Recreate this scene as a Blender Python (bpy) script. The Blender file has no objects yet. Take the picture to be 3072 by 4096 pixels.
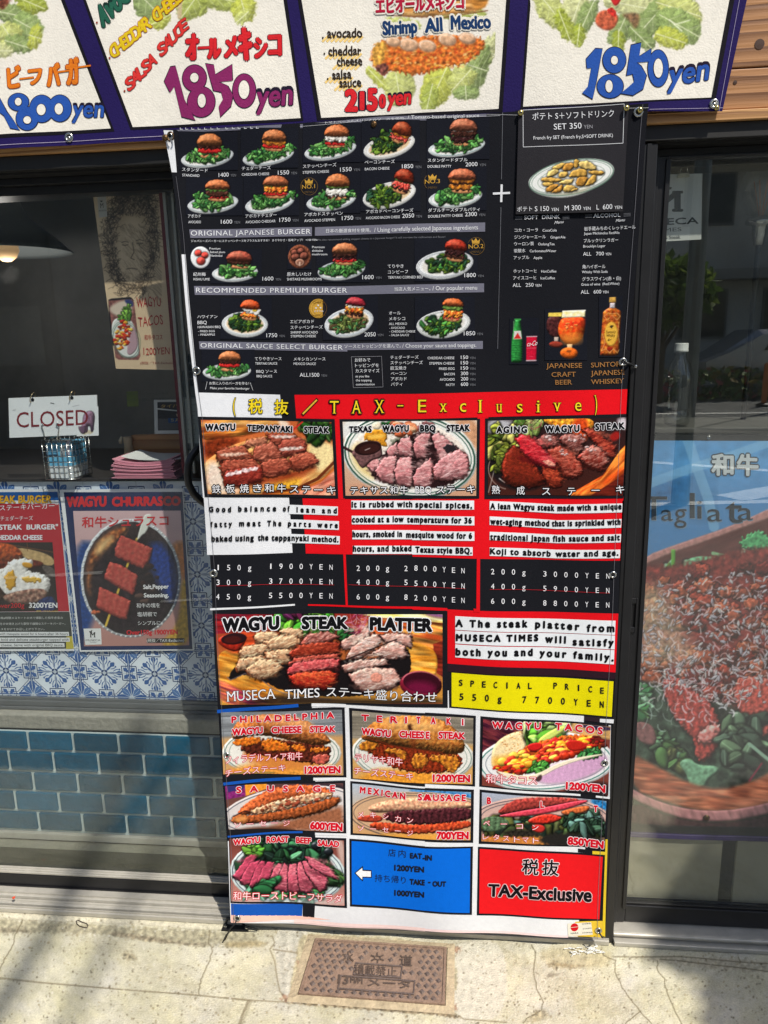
import bpy, bmesh, math, random
import numpy as np
from mathutils import Matrix, Vector
C = bpy.context.scene.collection
SC = bpy.context.scene
rnd = random.Random(7)
RNG = np.random.default_rng(7)
F_PX = 3000.0                      # focal length in pixels of a 3072 x 4096 frame
PITCH, YAW, ROLL = math.radians(13.09), math.radians(5.75), math.radians(-1.27)
YB = -0.05                         # plane in which the long menu banner hangs
CAM = np.array([0.0, YB - 1.52, 1.425])
_cp, _sp, _cy, _sy = math.cos(PITCH), math.sin(PITCH), math.cos(YAW), math.sin(YAW)
_f = np.array([-_sy * _cp, _cy * _cp, -_sp])
_r = np.array([_cy, _sy, 0.0])
_u = np.cross(_r, _f)
AX = (math.cos(ROLL) * _r + math.sin(ROLL) * _u, -math.sin(ROLL) * _r + math.cos(ROLL) * _u, _f)
cam_d = bpy.data.cameras.new('camera')
cam_d.sensor_fit = 'AUTO'
cam_d.sensor_width = 36.0
cam_d.lens = 36.0 * F_PX / 4096.0
cam_d.clip_start = 0.02
cam_d.clip_end = 400.0
cam = bpy.data.objects.new('camera', cam_d)
C.objects.link(cam)
M = Matrix.Identity(4)
for i in range(3):
 M[i][0] = AX[0][i]; M[i][1] = AX[1][i]; M[i][2] = -AX[2][i]; M[i][3] = CAM[i]
cam.matrix_world = M
SC.camera = cam
SUN_EL, SUN_AZ = math.radians(54.0), math.radians(42.0)      # azimuth measured from the street-side normal towards the right
SUN = np.array([math.sin(SUN_AZ) * math.cos(SUN_EL), -math.cos(SUN_AZ) * math.cos(SUN_EL), math.sin(SUN_EL)])
world = bpy.data.worlds.new('World')
SC.world = world
world.use_nodes = True
wn = world.node_tree
sky = wn.nodes.new('ShaderNodeTexSky')
sky.sky_type = 'NISHITA'
sky.sun_disc = False
sky.sun_elevation = SUN_EL
sky.sun_rotation = math.atan2(SUN[0], SUN[1])
bgn = wn.nodes['Background']
bgn.inputs['Strength'].default_value = 0.10
wn.links.new(sky.outputs[0], bgn.inputs[0])
ld = bpy.data.lights.new('sun', 'SUN')
ld.energy = 4.2
ld.angle = math.radians(0.6)
ld.color = (1.0, 0.94, 0.85)
lo = bpy.data.objects.new('sun', ld)
C.objects.link(lo)
lo.rotation_euler = Vector(SUN).to_track_quat('Z', 'Y').to_euler()
SC.view_settings.view_transform = 'Standard'
SC.view_settings.look = 'None'
SC.view_settings.gamma = 1.0
SC.view_settings.exposure = 0.36
FR = {'A1': (0, 0, .61724), 'A2': (1024, 0, .61724), 'A3': (2048, 0, .61724),
      'B1': (640, 440, .42194), 'B2': (1300, 440, .42194), 'B3': (1900, 400, .48222),
      'C1': (0, 700, .48222), 'C2': (0, 1300, .54249), 'C3': (0, 1900, .54249), 'C4': (0, 2800, .60277),
      'C5': (0, 3400, .60277), 'C6': (900, 3400, .66305), 'C7': (1900, 3300, .70645), 'C8': (2400, 2500, .40678),
      'D1': (2400, 1700, .40678), 'D2': (2400, 400, .40506), 'D3': (2400, 1000, .40506),
      'D4': (700, 880, .38577), 'D5': (1300, 880, .42194), 'D6': (1950, 800, .42194), 'D7': (740, 1340, .36166),
      'D8': (1300, 1340, .42194), 'E1': (750, 1540, .54249), 'E2': (1650, 1540, .54249), 'E3': (780, 1950, .54249),
      'E4': (1650, 1950, .54249), 'E5': (840, 2400, .60277), 'E6': (1740, 2400, .48222), 'E7': (880, 2800, .49427),
      'E8': (1700, 2800, .49427), 'F1': (880, 3280, .49427), 'F2': (1700, 3280, .49427), 'F3': (1950, 1150, .42194),
      'S': (0, 0, 1.0)}
_fr = [FR['S']]
def fr(n):
 _fr[0] = FR[n]
def px(p, n=None):
 f = FR[n] if n else _fr[0]
 return (f[0] + p[0] * f[2], f[1] + p[1] * f[2])
def rays(p):
 p = np.atleast_2d(np.asarray(p, float))
 x = (p[:, 0] - 1536) / F_PX
 y = (p[:, 1] - 2048) / F_PX
 return x[:, None] * AX[0] - y[:, None] * AX[1] + AX[2]
def onY(p, y):
 """where the sight line of a measured point meets the upright plane at depth y"""
 d = rays(p)
 return CAM + d * ((y - CAM[1]) / d[:, 1])[:, None]
def onZ(p, z=0.0):
 d = rays(p)
 return CAM + d * ((z - CAM[2]) / d[:, 2])[:, None]
def PY(p, y, n=None):
 return onY([px(p, n)], y)[0]
def PZ(p, z=0.0, n=None):
 return onZ([px(p, n)], z)[0]
def S(r, g, b):
 v = np.array([r, g, b], float) / 255.0
 return np.where(v <= 0.04045, v / 12.92, ((v + 0.055) / 1.055) ** 2.4)
def lin(a):
 return np.where(a <= 0.04045, a / 12.92, ((np.maximum(a, 0) + 0.055) / 1.055) ** 2.4)
class MB:
 """collects shapes of ONE mesh"""
 def __init__(s):
  s.v = []; s.f = []; s.c = []; s.n = 0
 def add(s, v, f, c=None):
  v = np.asarray(v, float)
  s.v.append(v)
  s.f.extend([tuple(int(i) + s.n for i in q) for q in f])
  if c is not None:
   c = np.asarray(c, float)
   if c.ndim == 1:
    c = np.tile(c, (len(v), 1))
  else:
   c = np.full((len(v), 3), .8)
  s.c.append(c)
  s.n += len(v)
  return s
 def box(s, x0, x1, y0, y1, z0, z1, c=None, bev=0.0):
  x0, x1 = sorted((x0, x1)); y0, y1 = sorted((y0, y1)); z0, z1 = sorted((z0, z1))
  b = min(bev, (x1 - x0) * .3, (y1 - y0) * .3, (z1 - z0) * .3)
  if b <= 0:
   v = [(x, y, z) for x in (x0, x1) for y in (y0, y1) for z in (z0, z1)]
   f = [(0, 1, 3, 2), (4, 6, 7, 5), (0, 4, 5, 1), (2, 3, 7, 6), (0, 2, 6, 4), (1, 5, 7, 3)]
   return s.add(v, f, c)
  bm = bmesh.new()
  bmesh.ops.create_cube(bm, size=1)
  for q in bm.verts:
   q.co = Vector(((x0 + x1) / 2 + q.co.x * (x1 - x0), (y0 + y1) / 2 + q.co.y * (y1 - y0), (z0 + z1) / 2 + q.co.z * (z1 - z0)))
  bmesh.ops.bevel(bm, geom=bm.edges[:], offset=b, segments=2, affect='EDGES', profile=.5)
  s.bm(bm, c)
  return s
 def bm(s, bm, c=None):
  bm.verts.index_update()
  s.add([q.co[:] for q in bm.verts], [[q.index for q in f.verts] for f in bm.faces], c)
  bm.free()
  return s
 def grid(s, G, c=None, flip=False):
  """G: (h, w, 3) array of points"""
  h, w = G.shape[:2]
  i = np.arange(h * w).reshape(h, w)
  q = np.stack([i[:-1, :-1], i[:-1, 1:], i[1:, 1:], i[1:, :-1]], -1).reshape(-1, 4)
  if not flip:
   q = q[:, ::-1]
  if c is not None and np.asarray(c).ndim == 3:
   c = np.asarray(c).reshape(-1, 3)
  return s.add(G.reshape(-1, 3), q.tolist(), c)
 def tube(s, pts, r, n=8, c=None, closed=False, caps=True):
  P = [Vector(p) for p in pts]
  m = len(P)
  rr = r if hasattr(r, '__len__') else [r] * m
  V = []
  up = None
  for i, p in enumerate(P):
   a = P[i - 1] if (i > 0 or closed) else p
   b = P[(i + 1) % m] if (i < m - 1 or closed) else p
   t = (b - a).normalized()
   if up is None:
    up = Vector((0, 0, 1)) if abs(t.z) < .9 else Vector((1, 0, 0))
   e = t.cross(up).normalized(); g = e.cross(t).normalized(); up = g
   for k in range(n):
    q = 2 * math.pi * k / n
    V.append(p + (e * math.cos(q) + g * math.sin(q)) * rr[i])
  F = []
  for i in range(m if closed else m - 1):
   for k in range(n):
    a = i * n + k; b = i * n + (k + 1) % n; d = ((i + 1) % m) * n + k; e = ((i + 1) % m) * n + (k + 1) % n
    F.append((a, b, e, d))
  if caps and not closed:
   F.append(tuple(range(n))[::-1]); F.append(tuple(range((m - 1) * n, m * n)))
  return s.add([tuple(p) for p in V], F, c)
 def lathe(s, prof, o, axis='Z', n=32, c=None):
  """prof: list of (radius, height)"""
  V = []; F = []
  for r, h in prof:
   for k in range(n):
    q = 2 * math.pi * k / n
    a, b = r * math.cos(q), r * math.sin(q)
    V.append((o[0] + a, o[1] + b, o[2] + h) if axis == 'Z' else (o[0] + a, o[1] + h, o[2] + b) if axis == 'Y' else (o[0] + h, o[1] + a, o[2] + b))
  for i in range(len(prof) - 1):
   for k in range(n):
    F.append((i * n + k, i * n + (k + 1) % n, (i + 1) * n + (k + 1) % n, (i + 1) * n + k))
  return s.add(V, F, c)
 def prism(s, P, y0, y1, c=None):
  """outline P [(x, z)] given a thickness from y0 (front) to y1"""
  n = len(P)
  V = [(x, y0, z) for x, z in P] + [(x, y1, z) for x, z in P]
  F = [tuple(range(n)), tuple(range(2 * n - 1, n - 1, -1))] + [(i, n + i, n + (i + 1) % n, (i + 1) % n) for i in range(n)]
  return s.add(V, F, c)
def obj(name, mb, mat, parent=None, smooth=False, off=None):
 if not mb.v:
  mb.add([(0, 0, 0), (1e-4, 0, 0), (0, 0, 1e-4)], [(0, 1, 2)])
 V = np.concatenate(mb.v)
 if parent is not None:
  p = parent; o = np.zeros(3)
  while p is not None:
   o = o + np.array(p.location); p = p.parent
  V = V - o
 elif off is not None:
  V = V - np.array(off)
 me = bpy.data.meshes.new(name)
 nf = len(mb.f)
 ls = np.array([len(f) for f in mb.f], dtype=np.int32)
 lv = np.fromiter((i for f in mb.f for i in f), dtype=np.int32, count=int(ls.sum()))
 me.vertices.add(len(V)); me.vertices.foreach_set('co', V.astype(np.float32).ravel())
 me.loops.add(len(lv)); me.loops.foreach_set('vertex_index', lv)
 me.polygons.add(nf)
 st = np.zeros(nf, dtype=np.int32); st[1:] = np.cumsum(ls)[:-1]
 me.polygons.foreach_set('loop_start', st); me.polygons.foreach_set('loop_total', ls)
 me.update(calc_edges=True)
 col = np.concatenate(mb.c)
 ca = me.color_attributes.new('Col', 'FLOAT_COLOR', 'POINT')
 ca.data.foreach_set('color', np.concatenate([col, np.ones((len(col), 1))], 1).astype(np.float32).ravel())
 me.validate()
 me.polygons.foreach_set('use_smooth', [bool(smooth)] * len(me.polygons))
 me.materials.append(mat)
 o = bpy.data.objects.new(name, me)
 C.objects.link(o)
 if parent is not None:
  o.parent = parent
 elif off is not None:
  o.location = off
 return o
def tag(o, label=None, cat=None, group=None, kind=None):
 if label: o['label'] = label
 if cat: o['category'] = cat
 if group: o['group'] = group
 if kind: o['kind'] = kind
 return o
def thing(name, label, cat, loc=(0, 0, 0), group=None):
 o = bpy.data.objects.new(name, None)
 o.empty_display_size = .05
 C.objects.link(o)
 o.location = [float(a) for a in loc]
 return tag(o, label, cat, group)
def part(name, mb, mat, parent, smooth=False, label=None):
 o = obj(name, mb, mat, parent, smooth)
 if label: o['label'] = label
 return o
def mat(name, col=(.5, .5, .5), rough=.6, metal=0.0, spec=.5, vc=False, bump=0.0, bscale=60.0, var=0.0, vscale=8.0, emit=None, sheen=0.0, alpha=1.0, detail=6):
 m = bpy.data.materials.new(name); m.use_nodes = True
 nt = m.node_tree; b = nt.nodes['Principled BSDF']
 N = nt.nodes.new; L = nt.links.new
 b.inputs['Roughness'].default_value = rough
 b.inputs['Metallic'].default_value = metal
 b.inputs['Specular IOR Level'].default_value = spec
 b.inputs['Base Color'].default_value = (*col, 1)
 tc = N('ShaderNodeTexCoord')
 src = None
 if vc:
  a = N('ShaderNodeVertexColor'); a.layer_name = 'Col'; src = a.outputs[0]
  L(src, b.inputs['Base Color'])
 if var:
  n = N('ShaderNodeTexNoise'); n.inputs['Scale'].default_value = vscale; n.inputs['Detail'].default_value = detail
  n.inputs['Roughness'].default_value = .62
  L(tc.outputs['Object'], n.inputs['Vector'])
  mr = N('ShaderNodeMapRange'); mr.inputs[1].default_value = .3; mr.inputs[2].default_value = .7
  mr.inputs[3].default_value = 1 - var; mr.inputs[4].default_value = 1 + var
  L(n.outputs[0], mr.inputs[0])
  mx = N('ShaderNodeMix'); mx.data_type = 'RGBA'; mx.blend_type = 'MULTIPLY'; mx.inputs[0].default_value = 1
  if src: L(src, mx.inputs[6])
  else: mx.inputs[6].default_value = (*col, 1)
  L(mr.outputs[0], mx.inputs[7])
  L(mx.outputs[2], b.inputs['Base Color'])
 if bump:
  n = N('ShaderNodeTexNoise'); n.inputs['Scale'].default_value = bscale; n.inputs['Detail'].default_value = 4
  L(tc.outputs['Object'], n.inputs['Vector'])
  bp = N('ShaderNodeBump'); bp.inputs['Strength'].default_value = bump; bp.inputs['Distance'].default_value = .01
  L(n.outputs[0], bp.inputs['Height']); L(bp.outputs[0], b.inputs['Normal'])
 if emit:
  b.inputs['Emission Color'].default_value = (*emit[:3], 1); b.inputs['Emission Strength'].default_value = emit[3]
 return m
def glass_mat(name, base, tint, rough=0.0, wav=0.0):
 """window pane: mostly see-through, mirror part rising with the viewing angle"""
 m = bpy.data.materials.new(name); m.use_nodes = True
 nt = m.node_tree; nt.nodes.clear(); N = nt.nodes.new; L = nt.links.new
 out = N('ShaderNodeOutputMaterial'); mx = N('ShaderNodeMixShader'); t = N('ShaderNodeBsdfTransparent'); g = N('ShaderNodeBsdfGlossy')
 fz = N('ShaderNodeLayerWeight'); fz.inputs[0].default_value = .5
 pw = N('ShaderNodeMath'); pw.operation = 'POWER'; pw.inputs[1].default_value = 4.0
 ad = N('ShaderNodeMath'); ad.operation = 'MULTIPLY_ADD'; ad.inputs[1].default_value = 1.0 - base; ad.inputs[2].default_value = base; ad.use_clamp = True
 L(fz.outputs['Facing'], pw.inputs[0])
 t.inputs[0].default_value = (*tint, 1); g.inputs[0].default_value = (1, 1, 1, 1); g.inputs['Roughness'].default_value = rough
 L(pw.outputs[0], ad.inputs[0]); L(ad.outputs[0], mx.inputs[0]); L(t.outputs[0], mx.inputs[1]); L(g.outputs[0], mx.inputs[2]); L(mx.outputs[0], out.inputs[0])
 if wav:
  tc = N('ShaderNodeTexCoord'); n = N('ShaderNodeTexNoise'); n.inputs['Scale'].default_value = 3.0; n.inputs['Detail'].default_value = 1
  bp = N('ShaderNodeBump'); bp.inputs['Strength'].default_value = wav; bp.inputs['Distance'].default_value = .01
  L(tc.outputs['Object'], n.inputs['Vector']); L(n.outputs[0], bp.inputs['Height']); L(bp.outputs[0], g.inputs['Normal'])
 return m
def wood_mat(name, c1, c2, rings=26.0, rough=.55, axis='x'):
 m = bpy.data.materials.new(name); m.use_nodes = True
 nt = m.node_tree; b = nt.nodes['Principled BSDF']; N = nt.nodes.new; L = nt.links.new
 b.inputs['Roughness'].default_value = rough
 tc = N('ShaderNodeTexCoord'); mp = N('ShaderNodeMapping'); mp.inputs['Scale'].default_value = (.55, 1.0, 6.0)
 mp.inputs['Rotation'].default_value = (0, .035, 0)
 L(tc.outputs['Object'], mp.inputs[0])
 n = N('ShaderNodeTexNoise'); n.inputs['Scale'].default_value = 2.2; n.inputs['Detail'].default_value = 3; L(mp.outputs[0], n.inputs['Vector'])
 w = N('ShaderNodeTexWave'); w.wave_type = 'BANDS'; w.bands_direction = 'Z'; w.wave_profile = 'SAW'; w.inputs['Scale'].default_value = rings / 12
 w.inputs['Distortion'].default_value = 5.5; w.inputs['Detail'].default_value = 3; w.inputs['Detail Scale'].default_value = 1.2
 L(mp.outputs[0], w.inputs['Vector'])
 f = N('ShaderNodeTexNoise'); f.inputs['Scale'].default_value = 60; f.inputs['Detail'].default_value = 3
 mp2 = N('ShaderNodeMapping'); mp2.inputs['Scale'].default_value = (.08, 1, 2.5); L(tc.outputs['Object'], mp2.inputs[0]); L(mp2.outputs[0], f.inputs['Vector'])
 r = N('ShaderNodeValToRGB'); r.color_ramp.elements[0].color = (*c1, 1); r.color_ramp.elements[1].color = (*c2, 1)
 r.color_ramp.elements[0].position = .12; r.color_ramp.elements[1].position = .95
 a = N('ShaderNodeMath'); a.operation = 'MULTIPLY_ADD'; a.inputs[1].default_value = .35
 L(f.outputs[0], a.inputs[0])
 pw = N('ShaderNodeMath'); pw.operation = 'POWER'; pw.inputs[1].default_value = 1.8
 L(w.outputs[1], pw.inputs[0])
 iv = N('ShaderNodeMath'); iv.operation = 'SUBTRACT'; iv.inputs[0].default_value = .85; L(pw.outputs[0], iv.inputs[1])
 L(iv.outputs[0], a.inputs[2]); L(a.outputs[0], r.inputs[0]); L(r.outputs[0], b.inputs['Base Color'])
 bp = N('ShaderNodeBump'); bp.inputs['Strength'].default_value = .25; bp.inputs['Distance'].default_value = .004
 L(f.outputs[0], bp.inputs['Height']); L(bp.outputs[0], b.inputs['Normal'])
 return m
M_ = {}
M_['print'] = mat('printed_cloth', vc=True, rough=.85, spec=.05, bump=.10, bscale=420, var=.035, vscale=90)
M_['paper'] = mat('printed_paper', vc=True, rough=.45, spec=.4, var=.03, vscale=20)
M_['paint'] = mat('painted_canvas', vc=True, rough=.85, spec=.15, bump=.12, bscale=300, var=.05, vscale=70)
M_['black'] = mat('black_anodised_frame', S(26, 26, 28), rough=.38, spec=.5, bump=.02, bscale=40, var=.18, vscale=14)
M_['blackdull'] = mat('black_lintel', S(22, 21, 20), rough=.55, var=.2, vscale=10)
M_['alu'] = mat('aluminium_sill', S(176, 172, 162), rough=.45, metal=.3, var=.12, vscale=30)
M_['steel'] = mat('stainless_steel', S(200, 200, 196), rough=.22, metal=1.0)
M_['brass'] = mat('yellowed_screw', S(205, 190, 120), rough=.3, metal=1.0)
M_['bronze'] = mat('bronze_tack', S(92, 70, 45), rough=.4, metal=.8)
M_['plastic'] = mat('black_plastic', S(22, 22, 24), rough=.4)
M_['white'] = mat('white_plastic', S(226, 226, 222), rough=.4, vc=False, var=.03)
M_['vc'] = mat('coloured_surface', vc=True, rough=.5, var=.06, vscale=25)
M_['vcgloss'] = mat('coloured_gloss', vc=True, rough=.25, spec=.5)
M_['glassL'] = glass_mat('left_window_glass', .042, (.93, .95, .95))
M_['glassR'] = glass_mat('right_window_glass', .11, (.92, .94, .93))
M_['dark'] = mat('dim_room_paint', S(148, 148, 146), rough=.8, var=.25, vscale=3)
M_['grey'] = mat('grey_painted_steel', S(120, 124, 120), rough=.4, metal=.3, var=.05)
_tc = bpy.data.curves.new('letters', 'FONT'); _tc.resolution_u = 3
_to = bpy.data.objects.new('letters', _tc)
_cache = {}
def glyphs(s, bold=0.0, space=1.0):
 k = (s, round(bold, 4), space)
 if k not in _cache:
  _tc.body = s; _tc.offset = bold; _tc.space_character = space
  me = _to.to_mesh()
  n = len(me.vertices)
  v = np.empty(n * 3); me.vertices.foreach_get('co', v); v = v.reshape(-1, 3)[:, :2].copy()
  f = [tuple(p.vertices) for p in me.polygons]
  _to.to_mesh_clear()
  _cache[k] = (v, f)
 return _cache[k]
def serifs(v, f, t=.03, w=.055):
 """small slab ends on the flat stem ends of plain letters"""
 cnt = {}
 for q in f:
  for i in range(len(q)):
   a, b = q[i - 1], q[i]
   e = (min(a, b), max(a, b)); cnt[e] = cnt.get(e, 0) + 1
 V = [v]; F = list(f); n = len(v)
 for (a, b), k in cnt.items():
  if k == 1 and abs(v[a, 1] - v[b, 1]) < .004 and .02 < abs(v[a, 0] - v[b, 0]) < .2:
   y = v[a, 1]
   for lv, dy in ((0, t), (.682, -t), (.449, -t)):
    if abs(y - lv) < .02:
     x0, x1 = min(v[a, 0], v[b, 0]) - w, max(v[a, 0], v[b, 0]) + w
     V.append(np.array([(x0, y), (x1, y), (x1, y + dy), (x0, y + dy)])); F.append((n, n + 1, n + 2, n + 3)); n += 4
 return np.concatenate(V), F
class Sheet:
 """a printed flat thing: every shape is laid on its own cloth or paper plane"""
 def __init__(s, y, dy=None, gap=.00028):
  s.y = y; s.dy = dy or (lambda x, z: 0.0 * x); s.gap = gap
  s.mb = MB()
 def pts(s, P, layer):
  P = np.asarray(P, float)
  w = onY(P, s.y)
  w[:, 1] += s.dy(w[:, 0], w[:, 2]) - layer * s.gap
  return w
 def quad(s, Q, col, layer=1, step=28, mb=None):
  """Q: four corners TL TR BR BL (current frame)"""
  Q = np.array([px(p) for p in Q])
  w = max(np.linalg.norm(Q[1] - Q[0]), np.linalg.norm(Q[2] - Q[3])); h = max(np.linalg.norm(Q[3] - Q[0]), np.linalg.norm(Q[2] - Q[1]))
  n = int(w / step) + 2; m = int(h / step) + 2
  u = np.linspace(0, 1, n)[None, :, None]; v = np.linspace(0, 1, m)[:, None, None]
  G = (1 - v) * ((1 - u) * Q[0] + u * Q[1]) + v * ((1 - u) * Q[3] + u * Q[2])
  W = s.pts(G.reshape(-1, 2), layer).reshape(m, n, 3)
  (mb or s.mb).grid(W, np.asarray(col, float))
  return s
 def poly(s, P, col, layer=1, smooth=0, mb=None):
  P = np.array([px(p) for p in P])
  for _ in range(smooth):
   Q = np.roll(P, -1, 0)
   P = np.stack([.75 * P + .25 * Q, .25 * P + .75 * Q], 1).reshape(-1, 2)
  bm = bmesh.new()
  vs = [bm.verts.new((p[0], -p[1], 0)) for p in P]
  try:
   bm.faces.new(vs)
  except Exception:
   bm.free(); return s
  bmesh.ops.triangulate(bm, faces=bm.faces[:])
  bm.verts.index_update()
  v = np.array([q.co[:2] for q in bm.verts]); v[:, 1] *= -1
  f = [[q.index for q in t.verts] for t in bm.faces]
  bm.free()
  W = s.pts(v, layer)
  a, b, c = (W[f[0][k]] for k in range(3))
  (mb or s.mb).add(W, f, col)
  return s
 def line(s, P, w, col, layer=3, closed=False):
  """stroke of width w (current frame units)"""
  P = np.array([px(p) for p in P]); w = w * _fr[0][2] / 2
  if closed: P = np.concatenate([P, P[:1]])
  for i in range(len(P) - 1):
   a, b = P[i], P[i + 1]; L = np.linalg.norm(b - a)
   n = max(2, int(L / 60) + 2)
   t = (b - a) / (L + 1e-9); nn = np.array([-t[1], t[0]]) * w
   u = np.linspace(0, 1, n)[:, None]
   c = a + (b - a) * u
   G = np.stack([c + nn, c - nn])
   s.mb.grid(s.pts(G.reshape(-1, 2), layer).reshape(2, n, 3), np.asarray(col, float))
  return s
 def text(s, t, a, b, h, col, layer=5, bold=0.0, space=1.0, serif=0, out=None, ow=.045, cjk=None, shear=0.0, jit=0.0, grow=0.0):
  """lettering from a to b (baseline ends), capitals h tall; out = outline colour"""
  if cjk is None:
   cjk = any(ord(ch) > 0x2E80 for ch in t)
  if out is not None:
   s.inset = bold * h * _fr[0][2] / .682
   s.text(t, a, b, h, out, layer, bold + ow, space, serif, None, 0, cjk, shear, jit, grow)
   del s.inset
   layer += 1
  v, f = glyphs(t, 0.0, space)
  if len(v) == 0: return s
  v = v.copy()
  if serif: v, f = serifs(v, f)
  x0, x1 = v[:, 0].min(), v[:, 0].max()
  A = np.array(px(a)); B = np.array(px(b)); hh = h * _fr[0][2]
  d = B - A; L = np.linalg.norm(d)
  nrm = np.array([d[1], -d[0]]); nrm = nrm / np.linalg.norm(nrm)
  nrm = (nrm + np.array([0, -1.0])) / 2
  u = (v[:, 0] - x0) / max(x1 - x0, 1e-6)
  y = v[:, 1] / (.86 if cjk else .682)
  if cjk: y = y + .06
  if jit:
   y = y * (1 + jit * np.sin(u * 37)) + jit * np.sin(u * 23 + 1)
  if bold >= .04 and not cjk and any(c.islower() for c in t):      # heavy poster letters have tall small letters
   y = np.where(y < 0, y * .8, np.where(y < .66, y * 1.2, .79 + (y - .66) * .82))
  y = y * (1 + grow * u)
  rad = bold * hh / .682         # heavier strokes: the same letter laid down again around its own outline
  ib = min(getattr(s, 'inset', rad), rad)
  k_ = min(ib / max(L, 1e-6), .3)
  if len(t) == 1 and L < rad * 3: k_ = 0
  P = A + d * (k_ + (1 - 2 * k_) * u)[:, None] + nrm * (ib + y * (hh - 2 * ib))[:, None]
  P = P + np.outer(y * hh * shear, d / L)
  s.mb.add(s.pts(P, layer), f, col)
  if rad > .6:
   n = 8 if rad > 2.5 else 6
   for k in range(n):
    q = 2 * math.pi * (k + .5) / n
    s.mb.add(s.pts(P + np.array([math.cos(q), math.sin(q)]) * rad, layer + .1 * (k + 1)), f, col)
  return s
 def disc(s, c, rx, ry, col, layer=3, n=28, rot=0.0):
  q = np.linspace(0, 2 * math.pi, n, endpoint=False)
  x = rx * np.cos(q); y = ry * np.sin(q); cr, sr = math.cos(rot), math.sin(rot)
  return s.poly(list(zip(c[0] + x * cr - y * sr, c[1] + x * sr + y * cr)), col, layer)
 def ring(s, c, rx, ry, w, col, layer=3, n=36):
  q = np.linspace(0, 2 * math.pi, n + 1)
  Pa = np.array([px((c[0] + rx * math.cos(a), c[1] + ry * math.sin(a))) for a in q])
  Pb = np.array([px((c[0] + (rx - w) * math.cos(a), c[1] + (ry - w) * math.sin(a))) for a in q])
  s.mb.grid(s.pts(np.concatenate([Pa, Pb]), layer).reshape(2, n + 1, 3), np.asarray(col, float))
  return s
def _noise(n, seed, fc):
 """seamless cloudy noise without any grid direction, nothing finer than fc waves"""
 r = np.random.default_rng(seed); k = np.fft.fftfreq(n) * n; f = np.hypot(k[:, None], k[None]); f[0, 0] = 1
 amp = np.where(f < 3, 0, f ** -1.5) * np.exp(-(f / fc) ** 2)
 o = np.fft.ifft2(np.fft.fft2(r.standard_normal((n, n))) * amp).real
 return o / o.std() / 2.0
FCS = (6, 12, 24, 60, 200)
NZ = [[_noise(512, i, fc) for fc in FCS] for i in range(3)]
STEP = [2.0]
def nz(x, y, sc, seed=0, st=1.0, ang=0.0):
 """smooth noise; sc = size of the largest blotch in px, st = stretch along ang"""
 if ang:
  x, y = x * math.cos(ang) + y * math.sin(ang), -x * math.sin(ang) + y * math.cos(ang)
 lim = 512 / (128 * STEP[0] / sc * 2.6)
 a = NZ[seed % 3][max([i for i, f in enumerate(FCS) if f <= lim] or [0])]
 u = (x / (sc * st) * 128 + seed * 57.3) % 512; v = (y / sc * 128 + seed * 91.7) % 512
 i = u.astype(int) % 512; j = v.astype(int) % 512; fu = u - np.floor(u); fv = v - np.floor(v)
 i1 = (i + 1) % 512; j1 = (j + 1) % 512
 return (a[j, i] * (1 - fu) + a[j, i1] * fu) * (1 - fv) + (a[j1, i] * (1 - fu) + a[j1, i1] * fu) * fv
def sdf(X, Y, P):
 d = np.full(X.shape, 1e9); ins = np.zeros(X.shape, bool)
 for i in range(len(P)):
  ax, ay = P[i - 1]; bx, by = P[i]
  ex, ey = bx - ax, by - ay
  wx, wy = X - ax, Y - ay
  t = np.clip((wx * ex + wy * ey) / (ex * ex + ey * ey + 1e-9), 0, 1)
  d = np.minimum(d, (wx - ex * t) ** 2 + (wy - ey * t) ** 2)
  if ay != by:
   c = ((ay > Y) != (by > Y)) & (X < ex * (Y - ay) / (by - ay) + ax)
   ins ^= c
 d = np.sqrt(d)
 return np.where(ins, d, -d)
LDIR = np.array([-.40, -.72, .57])
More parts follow.
